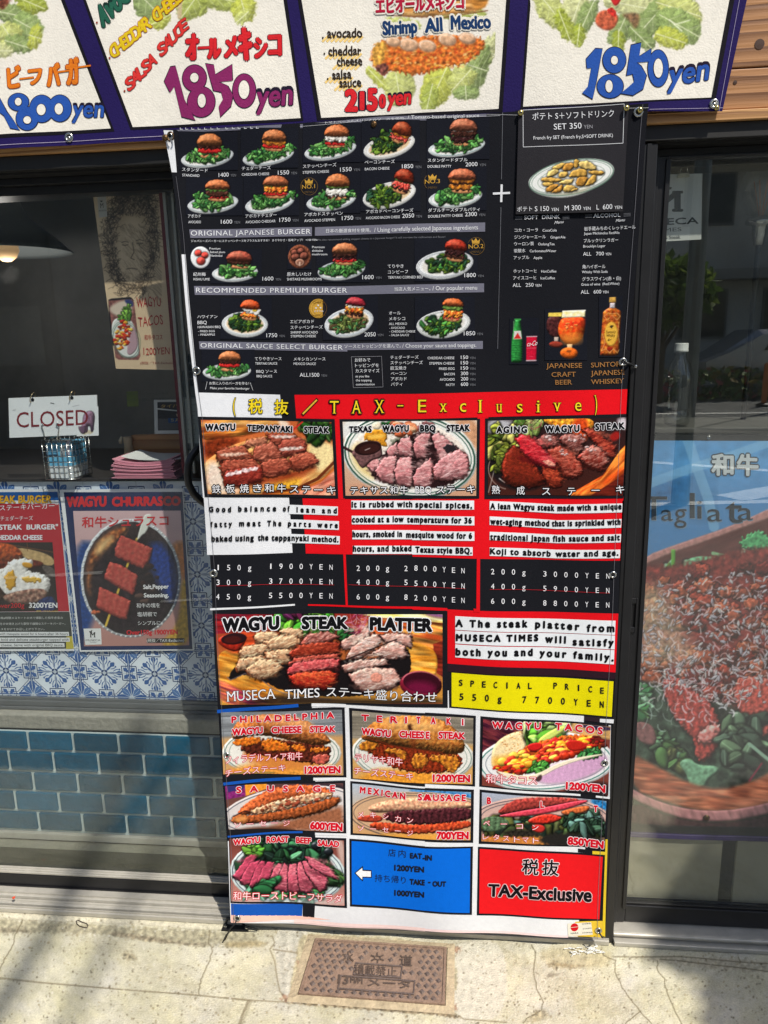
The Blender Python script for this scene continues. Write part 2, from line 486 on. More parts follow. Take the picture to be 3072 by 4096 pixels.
class Pic:
 def __init__(s, Q, step=2.0, bg=(0, 0, 0), bg2=None):
  s.Q = np.array([px(p) for p in Q]); s.st = step; STEP[0] = step
  s.o = s.Q.min(0) - step; e = s.Q.max(0) + step
  s.w = int((e[0] - s.o[0]) / step) + 2; s.h = int((e[1] - s.o[1]) / step) + 2
  s.c = np.empty((s.h, s.w, 3)); s.c[:] = np.array(bg) / 255.0
  if bg2 is not None:
   s.c += (np.array(bg2) - np.array(bg)) / 255.0 * np.linspace(0, 1, s.h)[:, None, None]
  s.X, s.Y = np.meshgrid(s.o[0] + np.arange(s.w) * step, s.o[1] + np.arange(s.h) * step)
  s.seed = 1
 def _win(s, P, pad):
  a = np.floor((P.min(0) - pad - s.o) / s.st).astype(int); b = np.ceil((P.max(0) + pad - s.o) / s.st).astype(int) + 1
  a = np.maximum(a, 0); b = np.minimum(b, (s.w, s.h))
  if a[0] >= b[0] or a[1] >= b[1]: return None
  return (slice(a[1], b[1]), slice(a[0], b[0]))
 def shape(s, P, col, r=0, k=.55, bump=0, bs=14, spec=0, rg=0, soft=1.2, al=1.0, smooth=2, tex=0, ts=12, st=1.0, ang=0.0, col2=None, amb=None, sh=0):
  """closed outline P; r = rounding depth, bump / tex = relief and colour grain, rg = ragged edge, col2 = second colour mixed in by grain; sh = soft dark contact edge under it"""
  P = np.array([px(p) for p in P]); z = _fr[0][2]
  for _ in range(smooth):
   Q = np.roll(P, -1, 0); P = np.stack([.75 * P + .25 * Q, .25 * P + .75 * Q], 1).reshape(-1, 2)
  s.seed += 1
  sd = s.seed
  w = s._win(P, 4 + rg * z * 2 + sh * z)
  if w is None: return s
  X, Y = s.X[w], s.Y[w]
  Xw, Yw = X, Y
  if rg:
   Xw = X + nz(X, Y, 26 * z + 8, sd) * rg * z; Yw = Y + nz(X, Y, 26 * z + 8, sd + 1) * rg * z
  d = sdf(Xw, Yw, P)
  if sh:
   m = np.clip(1 + d / (sh * z), 0, 1)[..., None] * .55
   s.c[w] = s.c[w] * (1 - m)
  m = np.clip(.5 + d / (soft * s.st), 0, 1) * al
  c = np.empty(X.shape + (3,)); c[:] = np.array(col) / 255.0
  if col2 is not None:
   t = np.clip(.5 + nz(X, Y, max(ts * z, 11 * s.st), sd + 2, st, ang) * (.9 if st > 1 else .5), 0, 1)[..., None]
   c = c * (1 - t) + np.array(col2) / 255.0 * t
  if tex:
   c = c * (1 + tex * nz(X, Y, max(ts * z, 10 * s.st), sd + 3, st, ang))[..., None]
  if r or bump:
   R = max(r * z, .01)
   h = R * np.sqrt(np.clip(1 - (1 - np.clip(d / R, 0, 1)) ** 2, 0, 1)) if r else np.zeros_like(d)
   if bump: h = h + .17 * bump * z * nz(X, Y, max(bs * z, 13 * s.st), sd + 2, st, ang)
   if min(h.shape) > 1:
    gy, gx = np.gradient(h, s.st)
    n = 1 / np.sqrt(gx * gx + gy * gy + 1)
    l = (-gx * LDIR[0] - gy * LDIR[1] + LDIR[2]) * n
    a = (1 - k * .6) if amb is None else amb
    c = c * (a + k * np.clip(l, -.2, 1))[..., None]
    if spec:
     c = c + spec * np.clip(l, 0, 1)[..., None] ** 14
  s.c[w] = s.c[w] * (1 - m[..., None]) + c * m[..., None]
  return s
 def ell(s, cx, cy, rx, ry, rot, col, **k):
  q = np.linspace(0, 2 * math.pi, 26, endpoint=False); cr, sr = math.cos(rot), math.sin(rot)
  x, y = rx * np.cos(q), ry * np.sin(q)
  k.setdefault('smooth', 0)
  return s.shape(list(zip(cx + x * cr - y * sr, cy + x * sr + y * cr)), col, **k)
 def line(s, P, wd, col, al=1.0):
  P = np.array([px(p) for p in P]); z = _fr[0][2] * wd / 2
  w = s._win(P, z + 3)
  if w is None: return s
  X, Y = s.X[w], s.Y[w]; d = np.full(X.shape, 1e9)
  for i in range(len(P) - 1):
   e = P[i + 1] - P[i]; wx, wy = X - P[i][0], Y - P[i][1]
   t = np.clip((wx * e[0] + wy * e[1]) / (e @ e + 1e-9), 0, 1)
   d = np.minimum(d, (wx - e[0] * t) ** 2 + (wy - e[1] * t) ** 2)
  m = np.clip(.5 + (z - np.sqrt(d)) / (1.2 * s.st), 0, 1)[..., None] * al * min(1, 2 * z / s.st)
  s.c[w] = s.c[w] * (1 - m) + np.array(col) / 255.0 * m
  return s
 def oval(s, cx, cy, rx, ry, rot, wd, col, a0=0, a1=2 * math.pi, al=1.0):
  q = np.linspace(a0, a1, 40); cr, sr = math.cos(rot), math.sin(rot)
  x, y = rx * np.cos(q), ry * np.sin(q)
  return s.line(list(zip(cx + x * cr - y * sr, cy + x * sr + y * cr)), wd, col, al)
 def leaves(s, cx, cy, rx, ry, rot, n, sz, pal, seed=1, frill=.25, up=0.0, vein=True):
  r = random.Random(seed); cr, sr = math.cos(rot), math.sin(rot)
  L = []
  for _ in range(n):
   a = r.uniform(0, 2 * math.pi); q = math.sqrt(r.random())
   x, y = rx * q * math.cos(a), ry * q * math.sin(a)
   L.append((y, cx + x * cr - y * sr, cy + x * sr + y * cr))
  L.sort()
  for _, x, y in L:
   g = r.choice(pal); f = r.uniform(.62, 1.25); g = [min(255, v * f) for v in g]
   l = sz * r.uniform(.6, 1.3); b = l * r.uniform(.35, .6); t = r.uniform(0, 2 * math.pi)
   P = []
   for i in range(10):
    q = 2 * math.pi * i / 10; m = 1 + r.uniform(-frill, frill)
    ex, ey = l * math.cos(q) * m, b * math.sin(q) * m
    P.append((x + ex * math.cos(t) - ey * math.sin(t), y + ex * math.sin(t) + ey * math.cos(t) - up * r.random()))
   s.shape(P, g, r=b * .9, k=.75, bump=1.5, bs=sz * 1.2, smooth=1, sh=sz * .22)
   if vein and r.random() < .5:
    s.line([(x - l * .8 * math.cos(t), y - l * .8 * math.sin(t)), (x + l * .8 * math.cos(t), y + l * .8 * math.sin(t))], sz * .07 + 1.5, [min(255, v * 1.5 + 30) for v in g], .6)
  return s
 def strands(s, cx, cy, rx, ry, n, ln, wd, pal, seed=1, al=.9, region=None):
  r = random.Random(seed)
  for _ in range(n):
   a = r.uniform(0, 6.283); q = math.sqrt(r.random()); x, y = cx + rx * q * math.cos(a), cy + ry * q * math.sin(a)
   if region is not None and not region(x, y): continue
   t = r.uniform(0, 6.283); c = r.uniform(-2.2, 2.2); P = [(x, y)]
   for i in range(5):
    t += c / 5; x += ln / 5 * math.cos(t); y += ln / 5 * math.sin(t); P.append((x, y))
   s.line(P, wd * r.uniform(.6, 1.5), r.choice(pal), al * r.uniform(.6, 1))
  return s
 def blobs(s, cx, cy, rx, ry, rot, n, sz, pal, seed=1, **k):
  r = random.Random(seed); cr, sr = math.cos(rot), math.sin(rot)
  L = []
  for _ in range(n):
   a = r.uniform(0, 6.283); q = math.sqrt(r.random()); x, y = rx * q * math.cos(a), ry * q * math.sin(a)
   L.append((y, cx + x * cr - y * sr, cy + x * sr + y * cr))
  L.sort()
  for _, x, y in L:
   z = sz * r.uniform(.5, 1.4); P = [(x + z * math.cos(6.283 * i / 7) * r.uniform(.6, 1.2), y + z * .7 * math.sin(6.283 * i / 7) * r.uniform(.6, 1.2)) for i in range(7)]
   kk = dict(r=z * .6, k=.7, bump=1.2, bs=sz, smooth=1); kk.update(k)
   s.shape(P, r.choice(pal), **kk)
  return s
 def grain(s, a=.03, sc=6):
  s.c *= (1 + a * np.random.default_rng(5).standard_normal(s.X.shape))[..., None]
  return s
 def mesh(s, sheet, layer, wav=None):
  Q = s.Q
  w = max(np.linalg.norm(Q[1] - Q[0]), np.linalg.norm(Q[2] - Q[3])); h = max(np.linalg.norm(Q[3] - Q[0]), np.linalg.norm(Q[2] - Q[1]))
  n = int(w / s.st) + 2; m = int(h / s.st) + 2
  u = np.linspace(0, 1, n)[None, :, None]; v = np.linspace(0, 1, m)[:, None, None]
  G = (1 - v) * ((1 - u) * Q[0] + u * Q[1]) + v * ((1 - u) * Q[3] + u * Q[2])
  gx = np.clip((G[..., 0] - s.o[0]) / s.st, 0, s.w - 1.001); gy = np.clip((G[..., 1] - s.o[1]) / s.st, 0, s.h - 1.001)
  i = gx.astype(int); j = gy.astype(int); fx = (gx - i)[..., None]; fy = (gy - j)[..., None]
  c = s.c
  col = (c[j, i] * (1 - fx) + c[j, i + 1] * fx) * (1 - fy) + (c[j + 1, i] * (1 - fx) + c[j + 1, i + 1] * fx) * fy
  W = sheet.pts(G.reshape(-1, 2), layer).reshape(m, n, 3)
  return MB().grid(W, lin(np.clip(col, 0, 1)))
class Ground(Sheet):
 def __init__(s, z=0.0):
  s.z = z; s.gap = .0003; s.mb = MB(); s.y = 0; s.dy = None
 def pts(s, P, layer):
  w = onZ(np.asarray(P, float), s.z)
  w[:, 2] += layer * s.gap
  return w
CONC = (190, 185, 162)
fr('S')
g = Ground()
pv = Pic([(-260, 3600), (3330, 3760), (3330, 4140), (-260, 4140)], 3.0, CONC)
pv.c *= (1 + .055 * nz(pv.X, pv.Y, 420, 1, 1.6) + .035 * nz(pv.X, pv.Y, 60, 2))[..., None]
pv.c *= np.array([1, 1, 1]) + .03 * nz(pv.X, pv.Y, 260, 3)[..., None] * np.array([0, -.1, -1.2])
for k in range(26): pv.ell(200 + 113 * k % 2900, 3660 + 61 * k % 420, 40 + 37 * k % 90, 14 + 11 * k % 30, .2, (150, 142, 118), tex=.2, rg=30, soft=14, al=.28)
fr('C5')   # band of rough old mortar along the shop front, joint lines, cracks
pv.shape([(-200, 440), (700, 500), (1500, 540), (1700, 545), (1700, 640), (1400, 640), (1000, 605), (700, 560), (300, 555), (-200, 530)], (150, 143, 118), tex=.22, ts=30, rg=14, soft=4, al=.75, smooth=1, bump=1.5, bs=9, k=.4)
pv.shape([(-200, 385), (900, 470), (1480, 500), (1480, 530), (1100, 510), (700, 490), (-200, 440)], (196, 190, 168), tex=.08, ts=40, rg=5, soft=3, smooth=1)
pv.shape([(-200, 520), (200, 520), (210, 558), (-200, 545)], (118, 110, 92), tex=.3, ts=30, rg=10, soft=5, al=.8)
pv.shape([(720, 545), (850, 550), (1080, 590), (1380, 630), (1380, 645), (1000, 610), (730, 565)], (128, 118, 98), tex=.35, ts=18, rg=8, soft=3, al=.8)
pv.ell(860, 705, 48, 26, .3, (140, 130, 105), tex=.4, ts=14, rg=12, soft=5, al=.7)
pv.line([(0, 448), (150, 462), (480, 478), (900, 492), (1300, 528), (1480, 535)], 3, (120, 110, 90), .8)
pv.line([(-200, 835), (0, 848), (260, 878), (800, 925), (1300, 962), (1659, 998)], 7, (118, 108, 84), .85)
pv.line([(-200, 838), (260, 882), (1300, 966), (1659, 1003)], 3, (92, 84, 66), .9)
for P in ([(150, 465), (130, 520), (95, 575), (85, 640), (40, 710), (5, 780), (-40, 840)], [(1388, 535), (1388, 620), (1408, 665), (1395, 720), (1370, 790), (1335, 860), (1325, 900), (1320, 955)],
          [(1659, 1005), (1620, 1070), (1590, 1155)]):
 Q = []
 for i in range(len(P) - 1):
  for t in (0, .25, .5, .75):
   Q.append((P[i][0] * (1 - t) + P[i + 1][0] * t + rnd.uniform(-5, 5), P[i][1] * (1 - t) + P[i + 1][1] * t + rnd.uniform(-4, 4)))
 Q.append(P[-1])
 pv.line(Q, 5, (96, 86, 62), .8); pv.line(Q, 2.2, (60, 52, 38), .9)
pv.line([(1659, 1005), (1600, 1155)], 26, (150, 142, 118), .6)
fr('C6')
pv.shape([(320, 470), (470, 480), (520, 520), (440, 660), (385, 900), (370, 915), (320, 830), (315, 650), (285, 560)], (184, 180, 164), tex=.10, ts=60, rg=8, soft=3)
pv.shape([(0, 555), (230, 545), (270, 575), (140, 590), (0, 590)], (150, 136, 100), tex=.15, ts=40, rg=5, al=.7, soft=5)
pv.shape([(1390, 580), (1420, 560), (1700, 540), (1700, 1030), (1440, 1015), (1385, 970)], (196, 191, 172), tex=.05, ts=60, rg=4, soft=3)
pv.shape([(440, 520), (540, 500), (1400, 555), (1395, 1000), (370, 915), (420, 700)], (170, 160, 128), tex=.16, ts=50, rg=6, soft=3, al=.9)
pv.shape([(372, 912), (900, 940), (1390, 985), (1440, 1020), (1300, 1000), (800, 960), (375, 930)], (128, 116, 92), tex=.3, ts=30, rg=6, soft=2)
for P in ([(285, 520), (300, 560), (270, 600), (300, 670), (312, 760), (330, 850), (372, 915)], [(0, 890), (140, 905), (370, 918)], [(140, 905), (100, 1000), (80, 1060)], [(1385, 985), (1440, 1020), (1700, 1040)], [(290, 600), (360, 610), (430, 620)]):
 pv.line(P, 6, (128, 118, 92), .8); pv.line(P, 2.5, (92, 80, 60), .8)
for q in ((380, 895), (455, 870), (720, 908), (1025, 930), (1360, 955), (470, 685), (1385, 600)):
 pv.ell(q[0], q[1], 40, 22, .1, (138, 106, 84), tex=.2, rg=14, soft=3, al=.75)
fr('C7')
pv.shape([(340, 690), (780, 700), (770, 800), (600, 810), (400, 800)], (176, 164, 130), tex=.12, ts=60, rg=8, soft=8, al=.7)
pv.shape([(395, 790), (450, 770), (560, 800), (640, 795), (560, 812), (440, 806)], (120, 104, 76), tex=.3, ts=20, rg=8, soft=4, al=.6)
pv.shape([(395, 850), (450, 838), (490, 845), (430, 860), (410, 868)], (120, 112, 96), rg=5, soft=3, al=.7)
pv.shape([(290, 1100), (330, 1060), (400, 1040), (420, 1090), (330, 1120)], (150, 138, 108), tex=.3, ts=14, rg=8, soft=5, al=.6)
pv.shape([(780, 740), (1150, 745), (1659, 775), (1900, 790), (1900, 840), (1450, 830), (1040, 775)], (168, 160, 138), tex=.15, ts=40, rg=6, soft=3, al=.7)
for P in ([(320, 680), (345, 720), (335, 830), (350, 930), (388, 1005), (375, 1050), (290, 1100), (270, 1120)], [(715, 705), (730, 740), (795, 765), (795, 830), (830, 920), (880, 985), (935, 1055), (1000, 1125)], [(935, 1055), (890, 1090), (850, 1125)],
          [(1035, 770), (1030, 820), (1070, 870), (1080, 930), (1120, 1020), (1170, 1125)], [(780, 742), (1150, 748), (1659, 785)], [(1050, 760), (1200, 772), (1659, 830)], [(1290, 740), (1310, 770)], [(1490, 748), (1505, 776)]):
 Q = []
 for i in range(len(P) - 1):
  for t in (0, .33, .66):
   Q.append((P[i][0] * (1 - t) + P[i + 1][0] * t + rnd.uniform(-4, 4), P[i][1] * (1 - t) + P[i + 1][1] * t + rnd.uniform(-4, 4)))
 Q.append(P[-1])
 pv.line(Q, 4.5, (110, 100, 74), .8); pv.line(Q, 2.2, (54, 48, 36), .95)
fr('S')
r = random.Random(3)
for _ in range(2600):      # pits and grit
 x = r.uniform(-200, 3300); y = r.uniform(3640, 4130); q = r.choice([(120, 112, 92), (100, 92, 74), (205, 200, 185), (140, 128, 98)])
 pv.ell(x, y, r.uniform(1.5, 6), r.uniform(1.5, 4.5), r.uniform(0, 3), q, al=r.uniform(.3, .9), soft=1)
pv.c = np.clip(pv.c, 0, 1)
pmb = pv.mesh(g, 0)
xs = pmb.v[0]
xs[:, 1] = np.minimum(xs[:, 1], .03)
M_['pave'] = mat('concrete_pavement', vc=True, rough=.9, spec=.2, bump=.38, bscale=230, var=.17, vscale=260)
M_['pave2'] = mat('far_concrete', S(*CONC), rough=.9, spec=.2, bump=.3, bscale=170, var=.12, vscale=6)
M_['asphalt'] = mat('asphalt', S(112, 112, 108), rough=.9, bump=.4, bscale=90, var=.22, vscale=1.2)
pave = tag(obj('pavement', pmb, M_['pave']), kind='structure')
far = MB()
far.box(-30, 30, -.52, .0, -.15, -.004)
tag(obj('pavement', far, M_['pave2']), kind='structure')
rd = MB(); rd.add([(-120, -120, -.03), (120, -120, -.03), (120, -.5, -.03), (-120, -.5, -.03)], [(0, 1, 2, 3)])
tag(obj('road', rd, M_['asphalt']), kind='structure')
gr_ = MB(); gr_.add([(-120, -.45, -.16), (120, -.45, -.16), (120, 60, -.16), (-120, 60, -.16)], [(0, 1, 2, 3)])
tag(obj('ground', gr_, M_['pave2']), kind='structure')
ln = MB()
def stripe(a, b, w):
 a, b = np.array(a), np.array(b); t = (b - a) / np.linalg.norm(b - a); q = np.array([-t[1], t[0]]) * w / 2
 ln.add([(*(a + q), -.025), (*(b + q), -.025), (*(b - q), -.025), (*(a - q), -.025)], [(0, 1, 2, 3)])
stripe((-3.0, -2.62), (-2.3, -2.78), .07)
stripe((-1.7, -2.25), (-1.1, -2.38), .04)
stripe((1.2, -7.6), (3.6, -6.3), .16)
stripe((.8, -4.75), (3.0, -5.0), .13)
stripe((2.4, -5.1), (3.3, -5.7), .3)
stripe((-20, -12.6), (20, -12.2), .2)
M_['roadpaint'] = mat('road_paint', S(225, 224, 215), rough=.8, var=.12, vscale=20)
tag(obj('road_marking', ln, M_['roadpaint']), kind='structure')
M_['cedar'] = wood_mat('cedar_boards', S(112, 72, 40), S(172, 122, 76))
M_['cedar2'] = wood_mat('cedar_edge', S(140, 96, 54), S(196, 148, 94), rings=40)
M_['wall'] = mat('rendered_wall', S(120, 116, 108), rough=.9, bump=.3, bscale=60, var=.1)
YW = -.02
shop = thing('shop_building', 'shop building front with cedar boards and black lintel above two sliding glass doors', 'shop', (-.1, .1, 0))
SEAM = PY((1659, 432), YW, 'A3')[2]
for nm, z0, z1 in (('cedar_board', 1.816, SEAM - .0012), ('cedar_board', SEAM + .0012, SEAM + .16), ('cedar_board', SEAM + .1624, SEAM + .33)):
 b = MB().box(-2.6, 2.4, YW, .06, z0, z1, bev=.0015)
 o = part(nm, b, M_['cedar'], shop)
part('trim_strip', MB().box(-2.6, 2.4, YW - .006, .06, 1.797, 1.814, bev=.001), M_['cedar2'], shop)
for q, rr in (((1605, 285), .0085), ((1447, 533), .0035), ((1100, 40), .006)):
 c_ = PY(q, YW - .001, 'A3')
 part('wood_knot', MB().lathe([(0, 0), (rr, .0002)], (c_[0], c_[1], c_[2]), 'Y', 16, S(62, 36, 18)), M_['vc'], shop)
lt = MB(); lt.box(-2.6, 2.4, -.016, .03, 1.7695, 1.7965, bev=.0015); lt.box(-2.6, 2.4, .002, .05, 1.7660, 1.7694)
part('lintel', lt, M_['blackdull'], shop)
wl = MB()
wl.box(-2.6, -1.75, .0, .25, 0, 1.766); wl.box(1.30, 2.4, .0, .25, 0, 1.766)
wl.box(-2.6, 2.4, .06, .25, SEAM + .33, 5.5); wl.box(-2.6, 2.4, .061, .25, 1.80, SEAM + .33)
part('wall', wl, M_['wall'], shop)
hd = MB(); hd.box(-1.75, 1.30, .035, .12, 1.752, 1.7658, bev=.001); hd.box(-1.75, 1.30, .052, .12, 1.735, 1.7515)
part('door_header', hd, M_['black'], shop)
rm = MB()      # the unlit room behind the glass
rm.add([(-2.6, .25, 0), (2.4, .25, 0), (2.4, 1.35, 0), (-2.6, 1.35, 0), (-2.6, .25, 2.5), (2.4, .25, 2.5), (2.4, 1.35, 2.5), (-2.6, 1.35, 2.5)],
       [(0, 1, 2, 3), (4, 7, 6, 5), (0, 3, 7, 4), (1, 5, 6, 2), (3, 2, 6, 7)], S(150, 150, 148))
rm.box(-2.6, 2.4, .12, .27, 1.767, 1.81, S(30, 30, 30))
part('room_wall', rm, M_['dark'], shop)
fl = MB(); fl.box(-1.75, -.02, .062, .26, .02, .150 - .02, S(168, 165, 150)); fl.box(-.02, 1.30, .062, .35, .02, .05, S(150, 148, 135))
part('floor_step', fl, mat('grey_mortar', S(120, 118, 104), rough=.85, bump=.3, bscale=120, var=.12, vscale=40), shop)
si = MB()      # stepped aluminium sill with rails
si.box(-1.75, .36, -.022, .08, .001, .014, bev=.002); si.box(-1.75, .36, -.012, .08, .0145, .022, bev=.0015); si.box(-1.75, .36, .004, .08, .0222, .031, bev=.0015)
for y in (-.017, -.003, .012):
 si.box(-1.75, .36, y - .0012, y + .0012, .012, .036 if y > 0 else .024 if y > -.01 else .018)
si.box(.372, 1.30, -.022, .08, .001, .012, bev=.002); si.box(.372, 1.30, -.006, .08, .0122, .026, bev=.003)
si.tube([(.372, -.008, .024), (1.3, -.008, .024)], .004, 10)
part('door_sill', si, M_['alu'], shop)
jb = MB(); jb.box(.342, .3715, -.012, .10, .0, 1.766, bev=.002); jb.box(.352, .360, -.0145, .0, .0, 1.766)
part('door_jamb', jb, M_['black'], shop)
dl = thing('sliding_door', 'left sliding glass door with black bottom rail, open to view of tiled counter', 'door', (-1.1, .06, .03))
rl = MB(); rl.box(-1.75, -.02, .040, .062, .0305, .0665, bev=.002)
rl.box(-1.75, -.02, .036, .0405, .030, .034)
part('bottom_rail', rl, M_['black'], dl)
bd = MB()
for k in range(3): bd.box(-1.75, -.02, .041 + .005 * k, .0475 + .005 * k, .0667, .0715 + .0028 * k, bev=.001)
part('glazing_bead', bd, M_['alu'], dl)
gl = MB().box(-1.75, -.02, .058, .062, .0735, 1.7515)
part('glass_pane', gl, M_['glassL'], dl)
dr = thing('sliding_door', 'right sliding glass door in black frame with recessed finger pull', 'door', (.75, .04, .03))
fx0 = .375
stl = MB(); stl.box(fx0, .4045, .026, .060, .0285, 1.752, bev=.002); stl.box(fx0 + .0005, fx0 + .009, .0235, .03, .0285, 1.752, bev=.001); stl.box(.3965, .4055, .0215, .03, .07, 1.745, bev=.001)
part('stile', stl, M_['black'], dr)
part('bottom_rail', MB().box(.4047, 1.30, .028, .060, .0285, .0735, bev=.002), M_['black'], dr)
part('top_rail', MB().box(.4047, 1.30, .028, .060, 1.7475, 1.752, bev=.001), M_['black'], dr)
part('glazing_bead', MB().box(.4058, 1.30, .033, .0425, .0737, .0785, bev=.0015), M_['blackdull'], dr)
part('glass_pane', MB().box(.4047, 1.30, .043, .047, .0787, 1.7472), M_['glassR'], dr)
h0, h1 = PY((275, 1700), .022, 'D1'), PY((345, 2035), .022, 'D1')
hp = MB()
a0, a1 = h0[0] + .001, h1[0] + .002
hp.box(a0, a0 + .005, .019, .026, h1[2], h0[2], bev=.001); hp.box(a1 - .004, a1, .019, .026, h1[2], h0[2], bev=.001)
hp.box(a0 + .0051, a1 - .0041, .019, .026, h0[2] - .012, h0[2], bev=.001); hp.box(a0 + .0051, a1 - .0041, .019, .026, h1[2], h1[2] + .012, bev=.001)
pl = part('finger_pull', hp, M_['black'], dr)
part('pull_recess', MB().box(a0 + .0052, a1 - .0042, .0245, .0262, h1[2] + .0122, h0[2] - .0122), mat('deep_black', S(7, 7, 8), rough=.5), pl)
sc = MB()
for q in ((178, 1103), (163, 1414)):
 p = PY(q, .0215, 'C8'); sc.lathe([(0, -.001), (.0016, -.0006), (.002, .003)], (p[0] - .004, p[1], p[2]), 'Y', 12)
part('small_screw', sc, M_['steel'], dr)
def block(name, label, x0, x1, y, h, col, kind):
 t = thing(name, label, 'building', ((x0 + x1) / 2, y - 2, 0))
 m = mat('street_wall', col, rough=.9, var=.15, vscale=.8)
 part('wall', MB().box(x0, x1, y - 5, y, -.03, h), m, t)
 if kind == 'shutter':
  sh = MB(); z = .1
  while z < 3.6:
   for a, b in ((x0 + .3, x0 + 2.4), (x0 + 4.1, x1 - .2)):
    sh.box(a, b, y, y + .03, z, z + .058); sh.box(a, b, y, y + .012, z + .058, z + .09)
   z += .09
  part('roller_shutter', sh, mat('shutter_steel', S(150, 153, 156), rough=.5, var=.1), t)
  dm = MB().box(x0 + 2.55, x0 + 3.95, y, y + .05, 0, 2.9); d = part('entrance_door', dm, mat('door_steel', S(120, 122, 122), rough=.5), t)
  part('notice_panel', MB().box(x0 + 2.75, x0 + 3.75, y + .052, y + .07, 1.15, 1.95), mat('notice_grey', S(188, 184, 172), rough=.6, var=.05), d)
  part('awning_edge', MB().box(x0, x1, y, y + .5, 3.7, 3.95), mat('awning', S(90, 92, 92)), t)
 else:
  for k in range(3):
   for i in range(int((x1 - x0) / 2.2)):
    xx = x0 + .5 + i * 2.2
    w = part('window', MB().box(xx, xx + 1.3, y, y + .05, 1.2 + 2.9 * k, 2.5 + 2.9 * k), mat('far_frame', S(120, 120, 118)), t)
    part('pane', MB().box(xx + .06, xx + 1.24, y + .052, y + .06, 1.26 + 2.9 * k, 2.44 + 2.9 * k), mat('far_pane', S(30, 34, 38), rough=.1), w)
  bl = MB()
  for k in (1, 2): bl.box(x0, x1, y, y + .9, 2.7 + 2.9 * (k - 1), 2.95 + 2.9 * (k - 1)); 
  part('balcony_slab', bl, mat('slab', S(140, 138, 132)), t)
 return t
block('shuttered_building', 'dark building with roller shutters across the street', -9.5, -.6, -8.6, 7.5, S(165, 166, 165), 'shutter')
block('apartment_building', 'grey apartment building with balconies across the street', 1.0, 26, -20, 9.5, S(196, 194, 186), 'flats')
block('apartment_building', 'plain grey apartment building farther left across the street', -26, -.6, -22, 11, S(128, 128, 124), 'flats')
def foliage(mb, c, R, n, sz, pal, seed):
 r = random.Random(seed)
 for _ in range(n):
  while True:
   p = np.array([r.uniform(-1, 1) for _ in range(3)])
   q = np.linalg.norm(p)
   if q < 1 and (q > .45 or r.random() < .3) and r.random() < .55 + .45 * math.sin(p[0] * 5 + seed) * math.cos(p[2] * 6 + p[1] * 4): break
  p = c + p * R
  t = np.array([r.gauss(0, 1) for _ in range(3)]); t /= np.linalg.norm(t)
  b = np.cross(t, [r.gauss(0, 1) for _ in range(3)]); b /= np.linalg.norm(b); z = sz * r.uniform(.6, 1.4)
  mb.add([p - t * z, p + b * z * .45, p + t * z, p - b * z * .45], [(0, 1, 2, 3)], np.array(r.choice(pal)))
def leaf_mat():
 m = mat('leaf_green', vc=True, rough=.6); nt = m.node_tree; b = nt.nodes['Principled BSDF']
 t = nt.nodes.new('ShaderNodeBsdfTranslucent'); x = nt.nodes.new('ShaderNodeMixShader'); x.inputs[0].default_value = .5
 a = [n for n in nt.nodes if n.type == 'VERTEX_COLOR'][0]; nt.links.new(a.outputs[0], t.inputs[0])
 nt.links.new(b.outputs[0], x.inputs[1]); nt.links.new(t.outputs[0], x.inputs[2]); nt.links.new(x.outputs[0], nt.nodes['Material Output'].inputs[0])
 return m
def tree(name, label, x, y, h, R, n, sz, seed, pal, cz=None):
 t = thing(name, label, 'tree', (x, y, -.03))
 tr = MB(); tr.tube([(x, y, -.03), (x + .05, y, h * .4), (x - .03, y + .04, h * .75)], [.11, .08, .05], 10)
 for k in range(6):
  a = k * 1.05; tr.tube([(x, y, h * (.38 + .05 * k)), (x + R[0] * .5 * math.cos(a), y + R[1] * .5 * math.sin(a), h * .72), (x + R[0] * .8 * math.cos(a), y + R[1] * .8 * math.sin(a), h * (.8 + .03 * k))], [.045, .028, .01], 7)
 part('trunk', tr, mat('bark', S(92, 74, 58), rough=.95, bump=.6, bscale=30), t)
 cr = MB(); foliage(cr, np.array([x, y, cz or h * .85]), np.array(R), n, sz, pal, seed)
 part('crown', cr, leaf_mat(), t)
 return t
LEAF = [S(82, 110, 44), S(100, 128, 50), S(66, 92, 38), S(124, 146, 60)]
tree('street_tree', 'bushy green street tree across the road', 4.1, -14.5, 2.5, (1.05, .9, .75), 1500, .14, 4, LEAF, 2.2)
tx, ty = 1.08 + SUN[0] / SUN[2] * 3.0, -.10 + SUN[1] / SUN[2] * 3.0  # unseen tree, positioned so its crown shadow lands on the right-hand pavement
tree('street_tree', 'unseen leafy tree right of the shop, added to shade the pavement', tx, ty, 3.2, (.54, .50, .46), 2600, .085, 9, LEAF, 3.0)
car = thing('parked_car', 'silver parked car across the road', 'car', (7.4, -16.5, -.03))
cb = bmesh.new()
prof = [(-2.1, .35), (-2.15, .75), (-1.6, .95), (-.9, 1.42), (.9, 1.45), (1.7, 1.0), (2.1, .9), (2.15, .4)]
def loft(prof, ys, shrink):
 mb = MB(); rows = []
 for y, s_ in zip(ys, shrink):
  rows.append([(7.4 + a * s_, -16.5 + y, .0 + b * (s_ if b > 1 else 1)) for a, b in prof])
 n = len(prof); V = [p for rw in rows for p in rw]; F = []
 for i in range(len(rows) - 1):
  for k in range(n): F.append((i * n + k, i * n + (k + 1) % n, (i + 1) * n + (k + 1) % n, (i + 1) * n + k))
 F.append(tuple(range(n))); F.append(tuple(range((len(rows) - 1) * n, len(rows) * n))[::-1])
 return mb.add(V, F)
part('body', loft(prof, (-.85, -.7, .7, .85), (.93, 1, 1, .93)), mat('car_silver', S(190, 192, 194), rough=.25, metal=.5), car)
